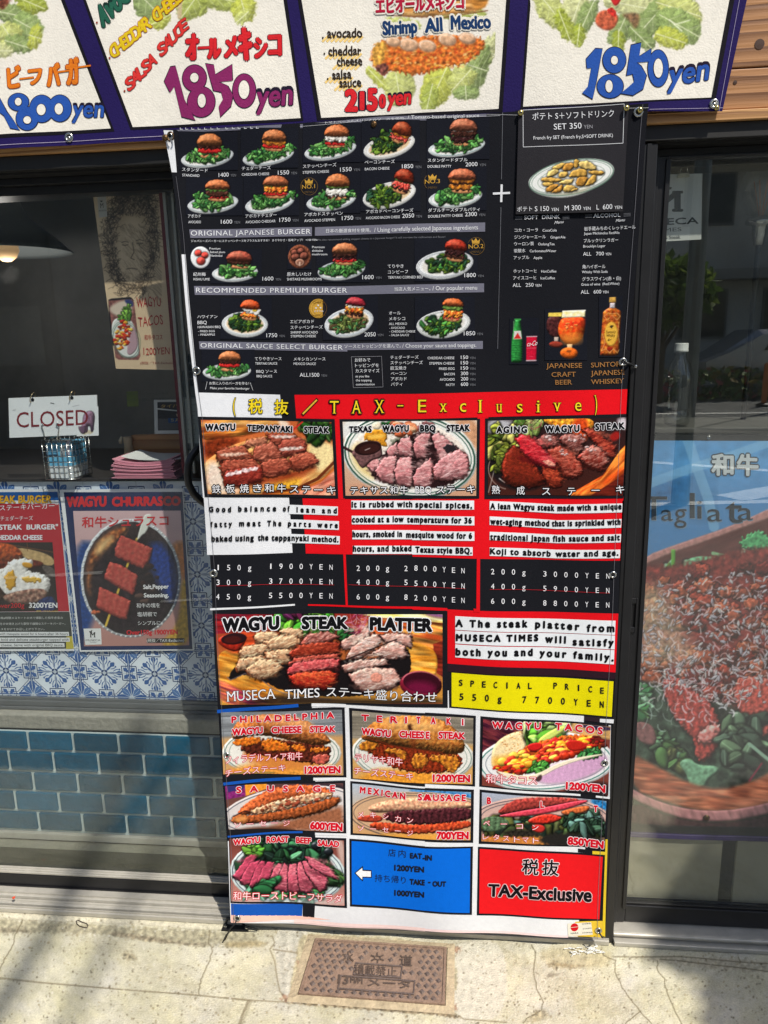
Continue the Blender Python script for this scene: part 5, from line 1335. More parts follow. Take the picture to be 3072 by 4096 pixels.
T('TERI', (1140, 178), (1515, 186), 56, RD, 7, bold=.05, out=PW, ow=.05, space=2.2); T('T', (1590, 186), (1624, 186), 56, RD, 7, bold=.05, out=PW, ow=.05); T('WAGYU', (1142, 292), (1384, 302), 60, RD, 7, bold=.05, out=PW, ow=.05); T('CHEES', (1450, 300), (1654, 306), 58, RD, 7, bold=.05, out=PW, ow=.05)
T('テリヤキ和牛', (1088, 508), (1478, 528), 62, PW, 7, out=RD, ow=.05); T('チーズステーキ', (1082, 612), (1562, 636), 56, PW, 7, out=RD, ow=.05)
T('SAUSAGE', (132, 752), (930, 752), 54, RD, 7, bold=.05, out=PW, ow=.05, space=2.6); T('600YEN', (726, 1050), (992, 1064), 64, RD, 7, bold=.055, out=PW, ow=.05)
for t, x, y in (('ソ', 142, 1032), ('ー', 240, 1030), ('セ', 342, 1030), ('ー', 437, 1028), ('ジ', 535, 1030)): T(t, (x - 26, y), (x + 26, y), 44, PW, 7, out=RD, ow=.05)
T('MEXICAN', (1128, 762), (1502, 796), 54, RD, 7, bold=.05, out=PW, ow=.05, space=1.5); T('SA', (1602, 796), (1700, 798), 54, RD, 7, bold=.05, out=PW, ow=.05, space=1.3)
for t, x, y in (('メ', 1138, 955), ('キ', 1238, 955), ('シ', 1340, 960), ('カ', 1442, 972), ('ン', 1540, 978)): T(t, (x - 24, y), (x + 24, y), 46, PW, 7, out=RD, ow=.05)
for t, x, y in (('ソ', 1138, 1062), ('ー', 1238, 1064), ('セ', 1340, 1066), ('ー', 1440, 1068), ('ジ', 1540, 1080)): T(t, (x - 24, y), (x + 24, y), 44, PW, 7, out=RD, ow=.05)
fr('E8')
T('A', (48, 190), (86, 190), 56, RD, 7, bold=.05, out=PW, ow=.05); T('K', (172, 196), (212, 196), 56, RD, 7, bold=.05, out=PW, ow=.05); T('I', (298, 202), (312, 202), 56, RD, 7, bold=.05, out=PW, ow=.05); T('E', (6, 308), (38, 308), 58, RD, 7, bold=.05, out=PW, ow=.05); T('STEAK', (108, 308), (326, 314), 58, RD, 7, bold=.05, out=PW, ow=.05)
T('1200YEN', (62, 650), (366, 656), 62, RD, 7, bold=.055, out=PW, ow=.05)
T('WAGYU', (540, 222), (940, 242), 60, RD, 7, bold=.05, out=PW, ow=.05, space=1.6); T('TACOS', (1052, 248), (1440, 286), 60, RD, 7, bold=.05, out=PW, ow=.05, space=1.6)
T('和牛タコス', (492, 655), (905, 676), 66, PW, 7, out=RD, ow=.05, bold=.004); T('1200YEN', (1138, 728), (1460, 756), 64, RD, 7, bold=.055, out=PW, ow=.05)
T('AUSAGE', (0, 798), (332, 806), 54, RD, 7, bold=.05, out=PW, ow=.05, space=1.3); T('700YEN', (92, 1102), (354, 1110), 64, RD, 7, bold=.055, out=PW, ow=.05)
for ch, x, y in (('B', 517, 828), ('L', 948, 866), ('T', 1382, 912)): T(ch, (x - 18, y), (x + 18, y), 56, RD, 7, bold=.05, out=PW, ow=.05)
for t, x, y in (('ベ', 498, 1005), ('ー', 637, 1012), ('コ', 765, 1030), ('ン', 892, 1042)): T(t, (x - 25, y), (x + 25, y), 46, PW, 7, out=RD, ow=.05)
for t, x, y in (('レ', 490, 1115), ('タ', 575, 1122), ('ス', 655, 1130), ('ト', 742, 1138), ('マ', 812, 1142), ('ト', 895, 1150)): T(t, (x - 24, y), (x + 24, y), 46, PW, 7, out=RD, ow=.05)
T('850YEN', (1152, 1172), (1446, 1208), 66, RD, 7, bold=.055, out=PW, ow=.05)
fr('F1')
T('WAGYU', (108, 205), (324, 192), 52, RD, 7, bold=.05, out=PW, ow=.05); T('ROAST', (372, 194), (556, 190), 52, RD, 7, bold=.05, out=PW, ow=.05); T('BEEF', (612, 192), (738, 196), 50, RD, 7, bold=.05, out=PW, ow=.05); T('SALAD', (788, 208), (966, 218), 50, RD, 7, bold=.05, out=PW, ow=.05)
T('和牛ローストビーフサラダ', (112, 628), (992, 656), 62, PW, 7, out=RD, ow=.05, bold=.003)
s.poly([(1090, 422), (1158, 365), (1160, 396), (1228, 400), (1230, 460), (1160, 458), (1158, 490)], K, 5); s.poly([(1100, 422), (1152, 380), (1154, 404), (1222, 408), (1222, 452), (1154, 450), (1152, 474)], S(236, 238, 240), 6)
KB = S(26, 32, 44)
T('店', (1362, 282), (1424, 284), 58, KB, 5, bold=.006); T('内', (1446, 284), (1504, 286), 58, KB, 5, bold=.006); T('EAT', (1538, 292), (1638, 292), 46, KB, 5, bold=.05); T('1200YEN', (1410, 398), (1654, 402), 50, KB, 5, bold=.05)
T('持ち帰り', (1252, 490), (1505, 502), 58, KB, 5, bold=.006); T('TAKE', (1535, 505), (1660, 508), 48, KB, 5, bold=.05); T('1000YEN', (1410, 604), (1654, 610), 50, KB, 5, bold=.05)
fr('F2'); T('-IN', (-20, 303), (58, 304), 46, KB, 5, bold=.05); T('-', (25, 498), (48, 498), 48, KB, 5, bold=.04); T('OUT', (60, 514), (172, 518), 46, KB, 5, bold=.05)
T('税', (782, 430), (918, 442), 124, K, 7, bold=.014, out=PW, ow=.03); T('抜', (946, 440), (1082, 452), 124, K, 7, bold=.014, out=PW, ow=.03)
T('TAX-Exclusive', (508, 618), (1352, 680), 102, K, 7, bold=.042, out=S(232, 196, 200), ow=.04)
SW, SG, GD = S(222, 224, 228), S(112, 114, 120), S(176, 132, 62)
BAR = S(112, 112, 126)
GOLD = S(196, 152, 62)
fr('B1'); Q([(150, 186), (1150, 130), (1660, 108), (1660, 118), (1140, 172), (190, 204)][:1] + [(1150, 132), (1140, 170), (180, 203)], BAR, 2)
fr('B2'); Q([(-240, 128), (525, 68), (530, 108), (-240, 166)], BAR, 2); Q([(525, 68), (1530, 36), (1530, 88), (530, 108)], BAR, 2)
fr('B1')
for i, x in enumerate((185, 235, 290, 350, 410, 470, 530, 612, 675, 730, 790, 850, 905)): s.line([(x, 180 - i), (x + 26, 178 - i)], 5, SW, 4); s.line([(x + 3, 176 - i), (x + 3, 164 - i)], 5, SW, 4)
fr('B2'); T('トマトベースのオリジナルソースを使用。', (0, 125), (765, 92), 20, SW, 4); T('/ Tomato-based original sauce', (785, 90), (1462, 66), 32, SW, 4); s.line([(-240, 152), (525, 92), (1660, 55)], 2, SW, 5)
def dish(f, jp, en, pr, a, ea, pa, je, ee, pe, ye, h=34, eh=24, ph=38):
 fr(f)
 T(jp, a, je, h, SW, 4); T(en, ea, ee, eh, SW, 4); T(pr, pa, pe, ph, SW, 4)
 T('YEN', (pe[0] + 18, pe[1] + 2), (ye, pe[1]), 24, SG, 4)
dish('B1', 'スタンダード', 'STANDARD', '1400', (198, 572), (200, 622), (540, 624), (435, 580), (358, 625), (637, 620), 708)
dish('B1', 'チェダーチーズ', 'CHEDDAR CHEESE', '1550', (765, 562), (764, 616), (1114, 610), (1045, 558), (1030, 612), (1221, 606), 1296)
dish('B1', 'ステッペンチーズ', 'STEPPEN CHEESE', '1550', (1352, 550), (1352, 602), (1708, 585), (1672, 534), (1602, 592), (1818, 580), 1898)
dish('B1', 'アボカド', 'AVOCADO', '1600', (255, 1018), (260, 1070), (564, 1072), (375, 1016), (376, 1068), (672, 1070), 748)
dish('B1', 'アボカドチェダー', 'AVOCADO CHEDDAR', '1750', (800, 1018), (802, 1070), (1130, 1060), (1102, 1008), (1092, 1062), (1236, 1056), 1312)
dish('B1', 'アボカドステッペン', 'AVOCADO STEPPEN', '1750', (1368, 1008), (1368, 1062), (1726, 1046), (1735, 994), (1660, 1052), (1834, 1042), 1908)
dish('B2', 'ベーコンチーズ', 'BACON CHEESE', '1850', (378, 516), (380, 576), (732, 560), (664, 510), (614, 570), (838, 556), 914)
dish('B2', 'スタンダードダブル', 'DOUBLE PATTY', '2000', (974, 498), (974, 552), (1332, 536), (1352, 488), (1198, 546), (1446, 532), 1525)
dish('B2', 'アボカドベーコンチーズ', 'AVOCADO BACON CHEESE', '2050', (392, 985), (390, 1040), (736, 1030), (840, 974), (714, 1032), (848, 1026), 920)
dish('B2', 'ダブルチーズダブルパティ', 'DOUBLE PATTY CHEESE', '2300', (980, 975), (980, 1028), (1328, 1010), (1468, 958), (1306, 1012), (1440, 1006), 1518)
def badge(f, c, r, t, a, b, h):
 fr(f); s.ring(c, r, r * 1.02, 3.5, S(120, 92, 48), 3)
 k = r / 82.0; x, y = c[0] - 3 * k, c[1] - 42 * k
 s.poly([(x - 34 * k, y + 14 * k), (x - 40 * k, y - 24 * k), (x - 18 * k, y - 6 * k), (x, y - 34 * k), (x + 18 * k, y - 6 * k), (x + 40 * k, y - 24 * k), (x + 34 * k, y + 14 * k)], GOLD, 4)
 s.line([(x - 34 * k, y + 20 * k), (x + 34 * k, y + 20 * k)], 5 * k, GOLD, 4)
 T('NO.' + t, a, b, h, GOLD, 4); T('MENU', (c[0] - 42 * k, c[1] + 66 * k), (c[0] + 40 * k, c[1] + 62 * k), 20 * k, S(96, 76, 44), 4)
badge('B1', (1412, 722), 82, '1', (1345, 746), (1468, 738), 38); badge('B2', (1022, 686), 82, '3', (950, 704), (1090, 696), 38); badge('D5', (1432, 248), 82, '2', (1362, 272), (1502, 266), 38)
fr('D4'); Q([(138, 94), (1420, 72), (1420, 166), (150, 182)], BAR, 2); T('ORIGINAL JAPANESE BURGER', (155, 158), (1408, 145), 52, SW, 4, space=1.1)
fr('D5'); Q([(-95, 68), (1518, 24), (1518, 110), (-95, 150)], BAR, 2); T('日本の厳選食材を使用。', (12, 122), (440, 118), 36, SW, 4); T('/ Using carefully selected Japanese ingredients', (470, 120), (1450, 90), 40, SW, 4)
fr('D4'); T('ジャパニーズバーガーにステッペンチーズをプラスもおすすめ！ まろやかさ・旨味アップ！ +150 YEN', (158, 226), (1475, 218), 24, SW, 4); fr('D5'); T('We also recommend adding steppen cheese to a Japanese burger! It will increase the mellowness and flavor!', (-75, 198), (1140, 172), 17, SG, 4)
fr('D4')
for i, t in enumerate(('Premium', 'Salted plum', 'Nankobai')): T(t, (346 + 5 * i, 302 + 37 * i), (346 + (112, 158, 128)[i] + 3 * i, 302 + 37 * i), 22, SW, 4)
for i, t in enumerate(('Premium', 'shiitake', 'mushroom')): T(t, (1424, 293 + 37 * i), (1424 + (130, 112, 158)[i], 293 + 37 * i), 22, SW, 4)
T('紀州梅', (186, 580), (312, 580), 38, SW, 4, bold=.008); T('KISHU UME', (190, 625), (354, 625), 25, SW, 4); T('1600', (904, 628), (1020, 626), 40, SW, 4); T('YEN', (1042, 628), (1100, 628), 24, SG, 4)
T('原木しいたけ', (1164, 582), (1418, 580), 38, SW, 4); T('SHIITAKE MUSHROOMS', (1164, 628), (1526, 627), 26, SW, 4)
fr('D5'); T('1600', (358, 564), (466, 562), 38, SW, 4); T('YEN', (484, 562), (540, 560), 22, SG, 4); T('てりやき', (598, 460), (748, 458), 34, SW, 4); T('コンビーフ', (600, 514), (790, 510), 34, SW, 4); T('TERIYAKI CORNED BEEF', (602, 560), (934, 556), 24, SW, 4); T('1800', (1322, 544), (1430, 540), 38, SW, 4); T('YEN', (1448, 542), (1504, 540), 22, SG, 4)
fr('D4'); Q([(194, 684), (1800, 690), (1800, 778), (204, 776)], BAR, 2); T('RECOMMENDED PREMIUM BURGER', (216, 752), (1790, 756), 50, SW, 4, space=1.1)
fr('D5'); Q([(100, 632), (1508, 600), (1508, 684), (100, 712)], BAR, 2); T('当店人気メニュー。', (662, 676), (1000, 670), 36, SW, 4); T('/ Our popular menu', (1020, 670), (1442, 660), 40, SW, 4)
fr('D4')
T('ハワイアン', (232, 1020), (436, 1018), 34, SW, 4); T('BBQ', (234, 1080), (328, 1078), 34, SW, 4); T('HAWAIIAN BBQ', (236, 1122), (470, 1120), 24, SW, 4); T('- FRIED EGG', (240, 1164), (410, 1162), 21, SW, 4); T('- PINEAPPLE', (244, 1200), (412, 1198), 21, SW, 4)
T('1750', (948, 1216), (1062, 1214), 40, SW, 4); T('YEN', (1082, 1216), (1142, 1214), 24, SG, 4)
T('エビアボカド', (1198, 1072), (1448, 1070), 36, SW, 4); T('ステッペンチーズ', (1202, 1132), (1538, 1128), 36, SW, 4); T('SHRIMP AVOCADO', (1204, 1178), (1488, 1176), 24, SW, 4); T('STEPPEN CHEESE', (1206, 1217), (1468, 1215), 24, SW, 4)
s.disc((1492, 918), 96, 99, GOLD, 3, 36); s.ring((1492, 918), 88, 91, 3, S(120, 84, 30), 4); s.ring((1492, 918), 62, 64, 2, S(120, 84, 30), 4)
for x, y in ((1490, 886), (1468, 914), (1516, 912)):
 s.poly([(x + (13 if i % 2 == 0 else 5) * math.sin(i * math.pi / 5), y - (13 if i % 2 == 0 else 5) * math.cos(i * math.pi / 5)) for i in range(10)], SW, 4)
T('おすすめ', (1450, 956), (1544, 956), 20, SW, 4, bold=.01); T("CHEF'S", (1436, 866), (1548, 866), 22, S(110, 76, 26), 4); T('RECOMMENDATION', (1424, 996), (1562, 996), 13, S(110, 76, 26), 4)
fr('D5')
T('2050', (378, 1104), (484, 1102), 38, SW, 4); T('YEN', (500, 1102), (556, 1100), 22, SG, 4); T('オール', (610, 900), (720, 898), 34, SW, 4); T('メキシコ', (610, 954), (762, 952), 34, SW, 4); T('ALL MEXIKO', (610, 996), (780, 994), 22, SW, 4)
for i, t in enumerate(('- AVOCADO', '- CHEDDAR CHEESE', '- SALSA SAUCE')): T(t, (614, 1033 + 34 * i), ((760, 858, 798)[i], 1032 + 34 * i), 20, SW, 4)
T('1850', (1316, 1094), (1424, 1092), 38, SW, 4); T('YEN', (1440, 1092), (1496, 1090), 22, SG, 4)
fr('D7'); Q([(153, 70), (1800, 96), (1800, 182), (162, 156)], BAR, 2); T('ORIGINAL SAUCE SELECT BURGER', (172, 138), (1750, 162), 50, SW, 4, space=1.1)
fr('D8'); Q([(60, 82), (1497, 57), (1497, 132), (60, 144)], BAR, 2); T('ソースとトッピングを選んで。', (188, 126), (720, 120), 36, SW, 4); T('/ Choose your sauce and toppings.', (735, 120), (1434, 114), 36, SW, 4)
fr('D7')
T('てりやきソース', (770, 282), (1070, 280), 38, SW, 4); T('TERIYAKI SAUCE', (774, 328), (1022, 327), 26, SW, 4); T('BBQ ソース', (786, 420), (1018, 420), 38, SW, 4, cjk=True); T('BBQ SAUCE', (790, 468), (964, 468), 26, SW, 4)
T('メキシカンソース', (1206, 284), (1560, 282), 38, SW, 4); T('MEXICO SAUCE', (1206, 330), (1454, 330), 26, SW, 4); T('ALL1500', (1274, 460), (1492, 460), 42, SW, 4); T('YEN', (1512, 460), (1576, 460), 26, SG, 4)
T('お気に入りのバーガを作る！', (270, 548), (705, 552), 32, SW, 4); T('Make your favorite hamburger', (280, 598), (712, 604), 24, SW, 4); s.line([(246, 514), (228, 602)], 3, SW, 4); s.line([(718, 525), (750, 612)], 3, SW, 4)
fr('D8')
s.line([(253, 206), (538, 201), (551, 492), (271, 498)], 2.5, S(150, 150, 156), 4, closed=True)
for i, (t, h) in enumerate((('お好みで', 34), ('トッピングを', 34), ('カスタマイズ', 34))): T(t, (286 + 3 * i, 254 + 51 * i), ((432, 512, 518)[i], 252 + 51 * i), h, SW, 4)
for i, t in enumerate(('as you like', 'the topping', 'customization')): T(t, (292 + 2 * i, 400 + 38 * i), ((422, 444, 472)[i], 400 + 38 * i), 21, SW, 4)
for i, (j, e, p) in enumerate((('チェダーチーズ', 'CHEDDAR CHEESE', '150'), ('ステッペンチーズ', 'STEPPEN CHEESE', '150'), ('目玉焼き', 'FRIED EGG', '150'), ('ベーコン', 'BACON', '300'), ('アボカド', 'AVOCADO', '200'), ('パティ', 'PATTY', '600'))):
 y = 228 + 51 * i
 T(j, (622 + i, y), ((888, 928, 772, 775, 775, 735)[i], y - 3), 33, SW, 4); T(e, ((974, 990, 1082, 1130, 1088, 1148)[i], y + 1), (1226 + i, y), 23, SW, 4); T(p, (1288, y), (1357, y - 1), 32, SW, 4); T('YEN', (1372, y), (1426, y), 21, SG, 4)
fr('B3')
s.line([(229, 106), (219, 660)], 3.5, SG, 4); s.line([(215, 890), (208, 1250)], 3.5, SG, 4); fr('D6'); s.line([(128, 70), (98, 1412)], 3.5, SG, 4)
fr('B3'); s.line([(148, 778), (290, 772)], 18, SW, 4); s.line([(221, 702), (217, 848)], 18, SW, 4)
fr('D6')
T('SOFT  DRINK', (348, 186), (690, 176), 36, SW, 4, serif=1, bold=.01); T('ALCOHOL', (1004, 166), (1260, 158), 36, SW, 4, serif=1, bold=.01); T('Menu', (634, 228), (718, 218), 26, SW, 4, shear=.4); T('Menu', (1216, 208), (1298, 200), 26, SW, 4, shear=.4)
for x, y in ((262, 0), (712, -6), (928, -20), (1290, -32)):
 for k in range(3): s.line([(x, 162 + y + 12 * k), (x + 66, 158 + y + 12 * k)], 3, SG, 4)
for i, (j, e, xa, xb, xc) in enumerate((('コカ・コーラ', 'CocaCola', 478, 522, 656), ('ジンジャーエール', 'GingerAle', 552, 596, 738), ('ウーロン茶', 'OolongTea', 440, 480, 636), ('炭酸水', 'CarbonatedWater', 360, 400, 652), ('アップル', 'Apple', 396, 436, 518))):
 y = 304 + 65 * i; T(j, (256 - 2 * i, y), (xa, y - 4), 34, SW, 4); T(e, (xb, y - 4), (xc, y - 6), 24, SW, 4)
T('ホットコーヒ', (246, 690), (466, 688), 34, SW, 4); T('HotCoffee', (510, 688), (654, 686), 24, SW, 4); T('アイスコーヒ', (244, 756), (462, 752), 34, SW, 4); T('IceCoffee', (504, 752), (640, 750), 24, SW, 4); T('ALL', (240, 824), (318, 822), 34, SW, 4); T('250', (362, 822), (438, 820), 34, SW, 4); T('YEN', (452, 822), (512, 820), 24, SW, 4)
T('岩手蔵みちのくレッドエール', (918, 290), (1402, 274), 36, SW, 4); T('Japan Michinoku RedAle', (916, 328), (1252, 320), 24, SW, 4); T('ブルックリンラガー', (914, 402), (1240, 394), 34, SW, 4); T('Brooklyn Lager', (910, 450), (1120, 444), 24, SW, 4); T('ALL', (908, 527), (986, 525), 34, SW, 4); T('700', (1032, 525), (1106, 523), 34, SW, 4); T('YEN', (1120, 523), (1174, 522), 24, SW, 4)
T('角ハイボール', (902, 650), (1120, 646), 36, SW, 4); T('Whisky With Soda', (898, 694), (1142, 688), 24, SW, 4); T('グラスワイン(赤・白)', (900, 766), (1268, 758), 36, SW, 4); T('Grass of wine  (Red,White)', (892, 812), (1252, 802), 24, SW, 4); T('ALL', (888, 888), (966, 886), 34, SW, 4); T('600', (1010, 886), (1082, 884), 34, SW, 4); T('YEN', (1096, 884), (1150, 882), 24, SW, 4)
BRZ = S(164, 116, 66)
for t, xa, xb, y in (('JAPANESE', 560, 898, 1592), ('CRAFT', 610, 840, 1676), ('BEER', 642, 806, 1750)): T(t, (xa, y + 2), (xb, y - 2), 44, BRZ, 4, serif=1)
for t, xa, xb, y in (('SUNTOR', 986, 1270, 1584), ('JAPANESE', 984, 1302, 1662), ('WHISKEY', 982, 1300, 1744)): T(t, (xa, y + 4), (xb, y - 8), 44, BRZ, 4, serif=1)
part('lettering', s.mb, M_['print'], bn)
NAVY = (26, 28, 36)
def photo(f, Q, bg, layer=2, step=2.0, bg2=None):
 fr(f)
 return Pic(Q, step, bg, bg2)
def put(im, name, layer=3, grain=.03, label=None):
 im.grain(grain, 5)
 o = part(name, im.mesh(Sheet(YB, dyB), layer), M_['print'], bn)
 if label: o['label'] = label
 return o
GRN = [(52, 108, 52), (74, 136, 62), (96, 158, 80), (44, 88, 48), (120, 176, 96)]
DGR = [(30, 56, 30), (50, 82, 36), (86, 120, 40), (36, 66, 46), (110, 140, 50)]
def burger(f, plate, bun, fill, lv, pal, seed, buncol=(200, 118, 70), rim=(90, 112, 120), salad=None, warm=False):
 """plate (cx, cy, rx, ry, tilt); bun (cx, cy, rx, ry, tilt); fill = stacked layers under the bun top: (kind, height)"""
 fr(f)
 cx, cy, rx, ry, ro = plate; bx, by, br, bh, bt = bun
 x0, x1 = min(cx - rx - 14, bx - br - 20), max(cx + rx + 40, bx + br + 14); y0, y1 = by - bh - 16, cy + ry + abs(rx * math.sin(ro)) * .25 + 24
 im = Pic([(x0, y0), (x1, y0), (x1, y1), (x0, y1)], 2.0, NAVY)
 im.ell(cx, cy + 12, rx * .96, ry, ro, (186, 190, 190), r=10)
 im.ell(cx, cy, rx, ry, ro, (232, 234, 234), r=9, k=.4)
 im.oval(cx, cy, rx * .955, ry * .92, ro, 4, rim, al=.85); im.oval(cx, cy, rx * .90, ry * .85, ro, 3.5, rim, al=.8)
 im.ell(cx, cy, rx * .8, ry * .72, ro, (214, 212, 204) if not warm else (218, 190, 150), soft=4)
 sx, sy, srx, sry = salad or (cx, cy - ry * .25, rx * .74, ry * .72)
 im.ell(sx, sy + sry * .25, srx * .95, sry * .8, ro, (34, 54, 30), rg=16, soft=4, al=.9)
 im.leaves(sx, sy, srx, sry, ro, 44, 44, pal, seed, .3)
 im.leaves(sx, sy + sry * .3, srx * .95, sry * .6, ro, 26, 26, pal, seed + 50, .4)
 ct, st = math.cos(bt), math.sin(bt)
 def q(u, v): return (bx + u * ct - v * st, by + u * st + v * ct)
 y = sum(h for k, h in fill) + bh * .35
 im.shape([q(-br * .78, y - 6), q(br * .78, y - 8), q(br * .74, y + 28), q(0, y + 36), q(-br * .72, y + 26)], (206, 142, 96), r=16, tex=.15)
 for kind, h in reversed(fill):
  y -= h
  a, b = br * .94, y + h
  P_ = [q(-a, y), q(-a * .5, y - 3), q(a * .5, y - 3), q(a, y), q(a * 1.02, b - 4), q(a * .5, b + 8), q(0, b + 4), q(-a * .5, b + 9), q(-a * 1.02, b - 3)]
  if kind == 'patty': im.shape(P_, (70, 40, 32), r=h * .45, k=.8, bump=4, bs=13, tex=.35, ts=12, rg=10, spec=.15, sh=10)
  elif kind == 'dark': im.shape(P_, (54, 28, 28), r=h * .45, k=.9, bump=5, bs=16, tex=.4, ts=14, rg=16, spec=.35, sh=10)
  elif kind == 'tomato': im.shape(P_, (206, 44, 42), r=h * .5, k=.7, tex=.12, rg=5, spec=.3, sh=8)
  elif kind == 'bacon': im.shape(P_, (186, 34, 36), r=h * .4, k=.9, bump=3, bs=14, tex=.3, ts=16, col2=(226, 120, 96), st=.4, rg=14, spec=.2, sh=10)
  elif kind == 'cheddar': im.shape([(p[0], p[1] + (14 if i % 2 else -2)) for i, p in enumerate(P_)], (222, 142, 44), r=h * .35, k=.6, bump=2, bs=20, rg=8, tex=.25, ts=20, col2=(120, 66, 34), spec=.2, sh=8)
  elif kind == 'white': im.shape([(p[0], p[1] + (16 if i % 2 else 0)) for i, p in enumerate(P_)], (226, 222, 212), r=h * .5, k=.6, bump=3, bs=18, rg=14, tex=.12, ts=14, sh=8)
  elif kind == 'egg':
   im.shape([q(-a * .9, y - 4), q(a * .7, y - 6), q(a * 1.15, y), q(a * 1.1, y + h * .8), q(a * .85, b + 20), q(a * .55, b + 4), q(0, b - 4), q(-a * .8, y + h * .6)], (232, 230, 226), r=18, rg=8, sh=8); im.ell(*q(a * .55, y + h * .45), 26, 14, 0, (224, 184, 70), r=8)
  elif kind == 'avocado': im.shape(P_, (140, 178, 84), r=h * .5, k=.7, bump=2, bs=16, rg=8, tex=.2, ts=22, col2=(74, 112, 48), sh=8)
  elif kind == 'salsa': im.shape(P_, (212, 80, 36), r=h * .5, k=.9, bump=4, bs=13, rg=16, tex=.35, ts=14, col2=(226, 170, 60), spec=.25, sh=8)
  elif kind == 'leaf': im.leaves(*q(0, y + h * .5), br * .85, h * .5, bt, 12, 24, pal, seed + 9, .4)
 e = [q(br * 1.02 * math.cos(a), bh * .42 - bh * 1.4 * math.sin(a) ** .85 if math.sin(a) > 0 else bh * .42) for a in np.linspace(0, math.pi, 15)]
 P_ = e + [q(-br * .98, bh * .5), q(-br * .6, bh * .62), q(0, bh * .68), q(br * .6, bh * .62), q(br * .98, bh * .5)]
 im.shape(P_, buncol, r=bh * .95, k=.85, bump=1.6, bs=34, tex=.10, ts=46, smooth=1, spec=.10, rg=3, sh=12, col2=tuple(v * .82 for v in buncol))
 sh_ = q(-br * .25, -bh * .45); im.ell(sh_[0], sh_[1], br * .42, bh * .2, bt, (244, 196, 150), soft=12, al=.35)
 im.leaves(sx, sy + sry * .62, srx * .9, sry * .32, ro, 16, 26, pal, seed + 77, .4)
 if lv: im.leaves(lv[0], lv[1], lv[2], lv[3], ro, 10, 30, pal, seed + 31, .35)
 return put(im, 'burger_photo', 3)
burger('B1', (437, 440, 250, 84, -.15), (458, 282, 117, 70, 0), (('patty', 46), ('tomato', 40), ('leaf', 24)), (600, 400, 50, 40), GRN, 1, (206, 124, 74))
burger('B1', (1020, 430, 250, 80, -.16), (1080, 248, 114, 70, .05), (('cheddar', 46), ('tomato', 36)), (1240, 370, 50, 44), GRN, 2, (190, 112, 68))
burger('B2', (50, 380, 250, 82, -.16), (112, 206, 118, 72, .03), (('white', 52), ('patty', 20), ('tomato', 26)), (240, 310, 50, 40), GRN, 3, (200, 112, 66))
burger('B2', (610, 345, 250, 108, -.26), (735, 190, 92, 78, .3), (('cheddar', 30), ('bacon', 48)), None, DGR, 4, (160, 66, 38), (150, 140, 120), (590, 310, 160, 90), True)
burger('B2', (1248, 350, 272, 82, -.14), (1314, 152, 128, 74, .02), (('white', 8), ('patty', 62), ('dark', 62)), (1430, 300, 60, 36), GRN, 5, (182, 104, 76), (80, 120, 120))
burger('B1', (490, 880, 242, 82, -.12), (530, 706, 116, 60, .02), (('avocado', 32), ('patty', 52), ('tomato', 14)), (360, 830, 70, 50), GRN, 6, (200, 112, 68))
burger('B1', (1036, 876, 242, 88, -.18), (1092, 678, 122, 62, .02), (('avocado', 16), ('salsa', 62), ('tomato', 26)), (1270, 800, 50, 30), GRN, 7, (190, 108, 70))
burger('B2', (60, 860, 240, 84, -.16), (120, 678, 116, 76, .03), (('avocado', 36), ('white', 60), ('dark', 22)), (260, 790, 40, 24), GRN, 8, (200, 114, 66))
burger('B2', (612, 810, 256, 116, -.22), (756, 640, 92, 76, .32), (('avocado', 26), ('bacon', 62), ('dark', 18)), None, DGR, 9, (150, 50, 30), (150, 140, 120), (585, 800, 170, 95), True)
burger('B2', (1236, 832, 256, 88, -.14), (1300, 622, 128, 68, .01), (('cheddar', 36), ('patty', 22), ('cheddar', 40), ('dark', 16)), (1440, 760, 50, 40), GRN, 10, (192, 104, 72), (90, 120, 120))
burger('D4', (615, 545, 240, 84, -.06), (658, 380, 132, 66, .05), (('patty', 50), ('leaf', 16)), (800, 560, 60, 20), GRN, 11, (176, 84, 66))
burger('D5', (160, 476, 226, 86, -.12), (190, 280, 118, 62, .01), (('patty', 44), ('dark', 24), ('tomato', 28)), (330, 430, 50, 40), GRN, 12, (196, 118, 76))
burger('D5', (1136, 424, 272, 128, -.14), (1244, 246, 104, 62, .12), (('dark', 66), ('patty', 30)), None, DGR + GRN[:2], 13, (176, 52, 36), (60, 70, 84), (1170, 410, 200, 80))
burger('D4', (722, 1080, 242, 128, .03), (775, 885, 102, 62, .08), (('egg', 62), ('salsa', 40)), (640, 1080, 60, 50), DGR, 14, (214, 84, 42), (70, 90, 96), (730, 1060, 170, 80), True)
burger('D5', (232, 970, 234, 132, -.2), (296, 782, 92, 50, .14), (('white', 18), ('salsa', 62), ('dark', 24)), None, [(90, 110, 50), (60, 84, 44), (120, 130, 70), (70, 120, 70), (84, 70, 46)], 15, (180, 46, 62), (80, 100, 120), (230, 970, 170, 90), True)
burger('D5', (1124, 985, 256, 126, -.12), (1214, 790, 98, 48, .06), (('avocado', 46), ('salsa', 66), ('bacon', 12)), None, DGR + GRN[:2], 16, (206, 100, 50), (90, 100, 90), (1110, 990, 190, 84))
burger('D7', (462, 405, 266, 84, -.04), (492, 242, 120, 66, .03), (('patty', 50), ('tomato', 38), ('leaf', 20)), (640, 360, 50, 40), GRN, 17, (206, 124, 76))
im = photo('D4', [(150, 262), (362, 262), (362, 506), (150, 506)], NAVY); im.ell(257, 385, 100, 114, -.1, (226, 228, 230), r=20, k=.4)
for x, y, r_ in ((232, 340, 36), (300, 362, 36), (262, 424, 44)): im.ell(x, y, r_, r_ * .95, 0, (206, 76, 66), r=r_, k=.8, bump=2, bs=16, tex=.15, sh=14)
put(im, 'plum_photo')
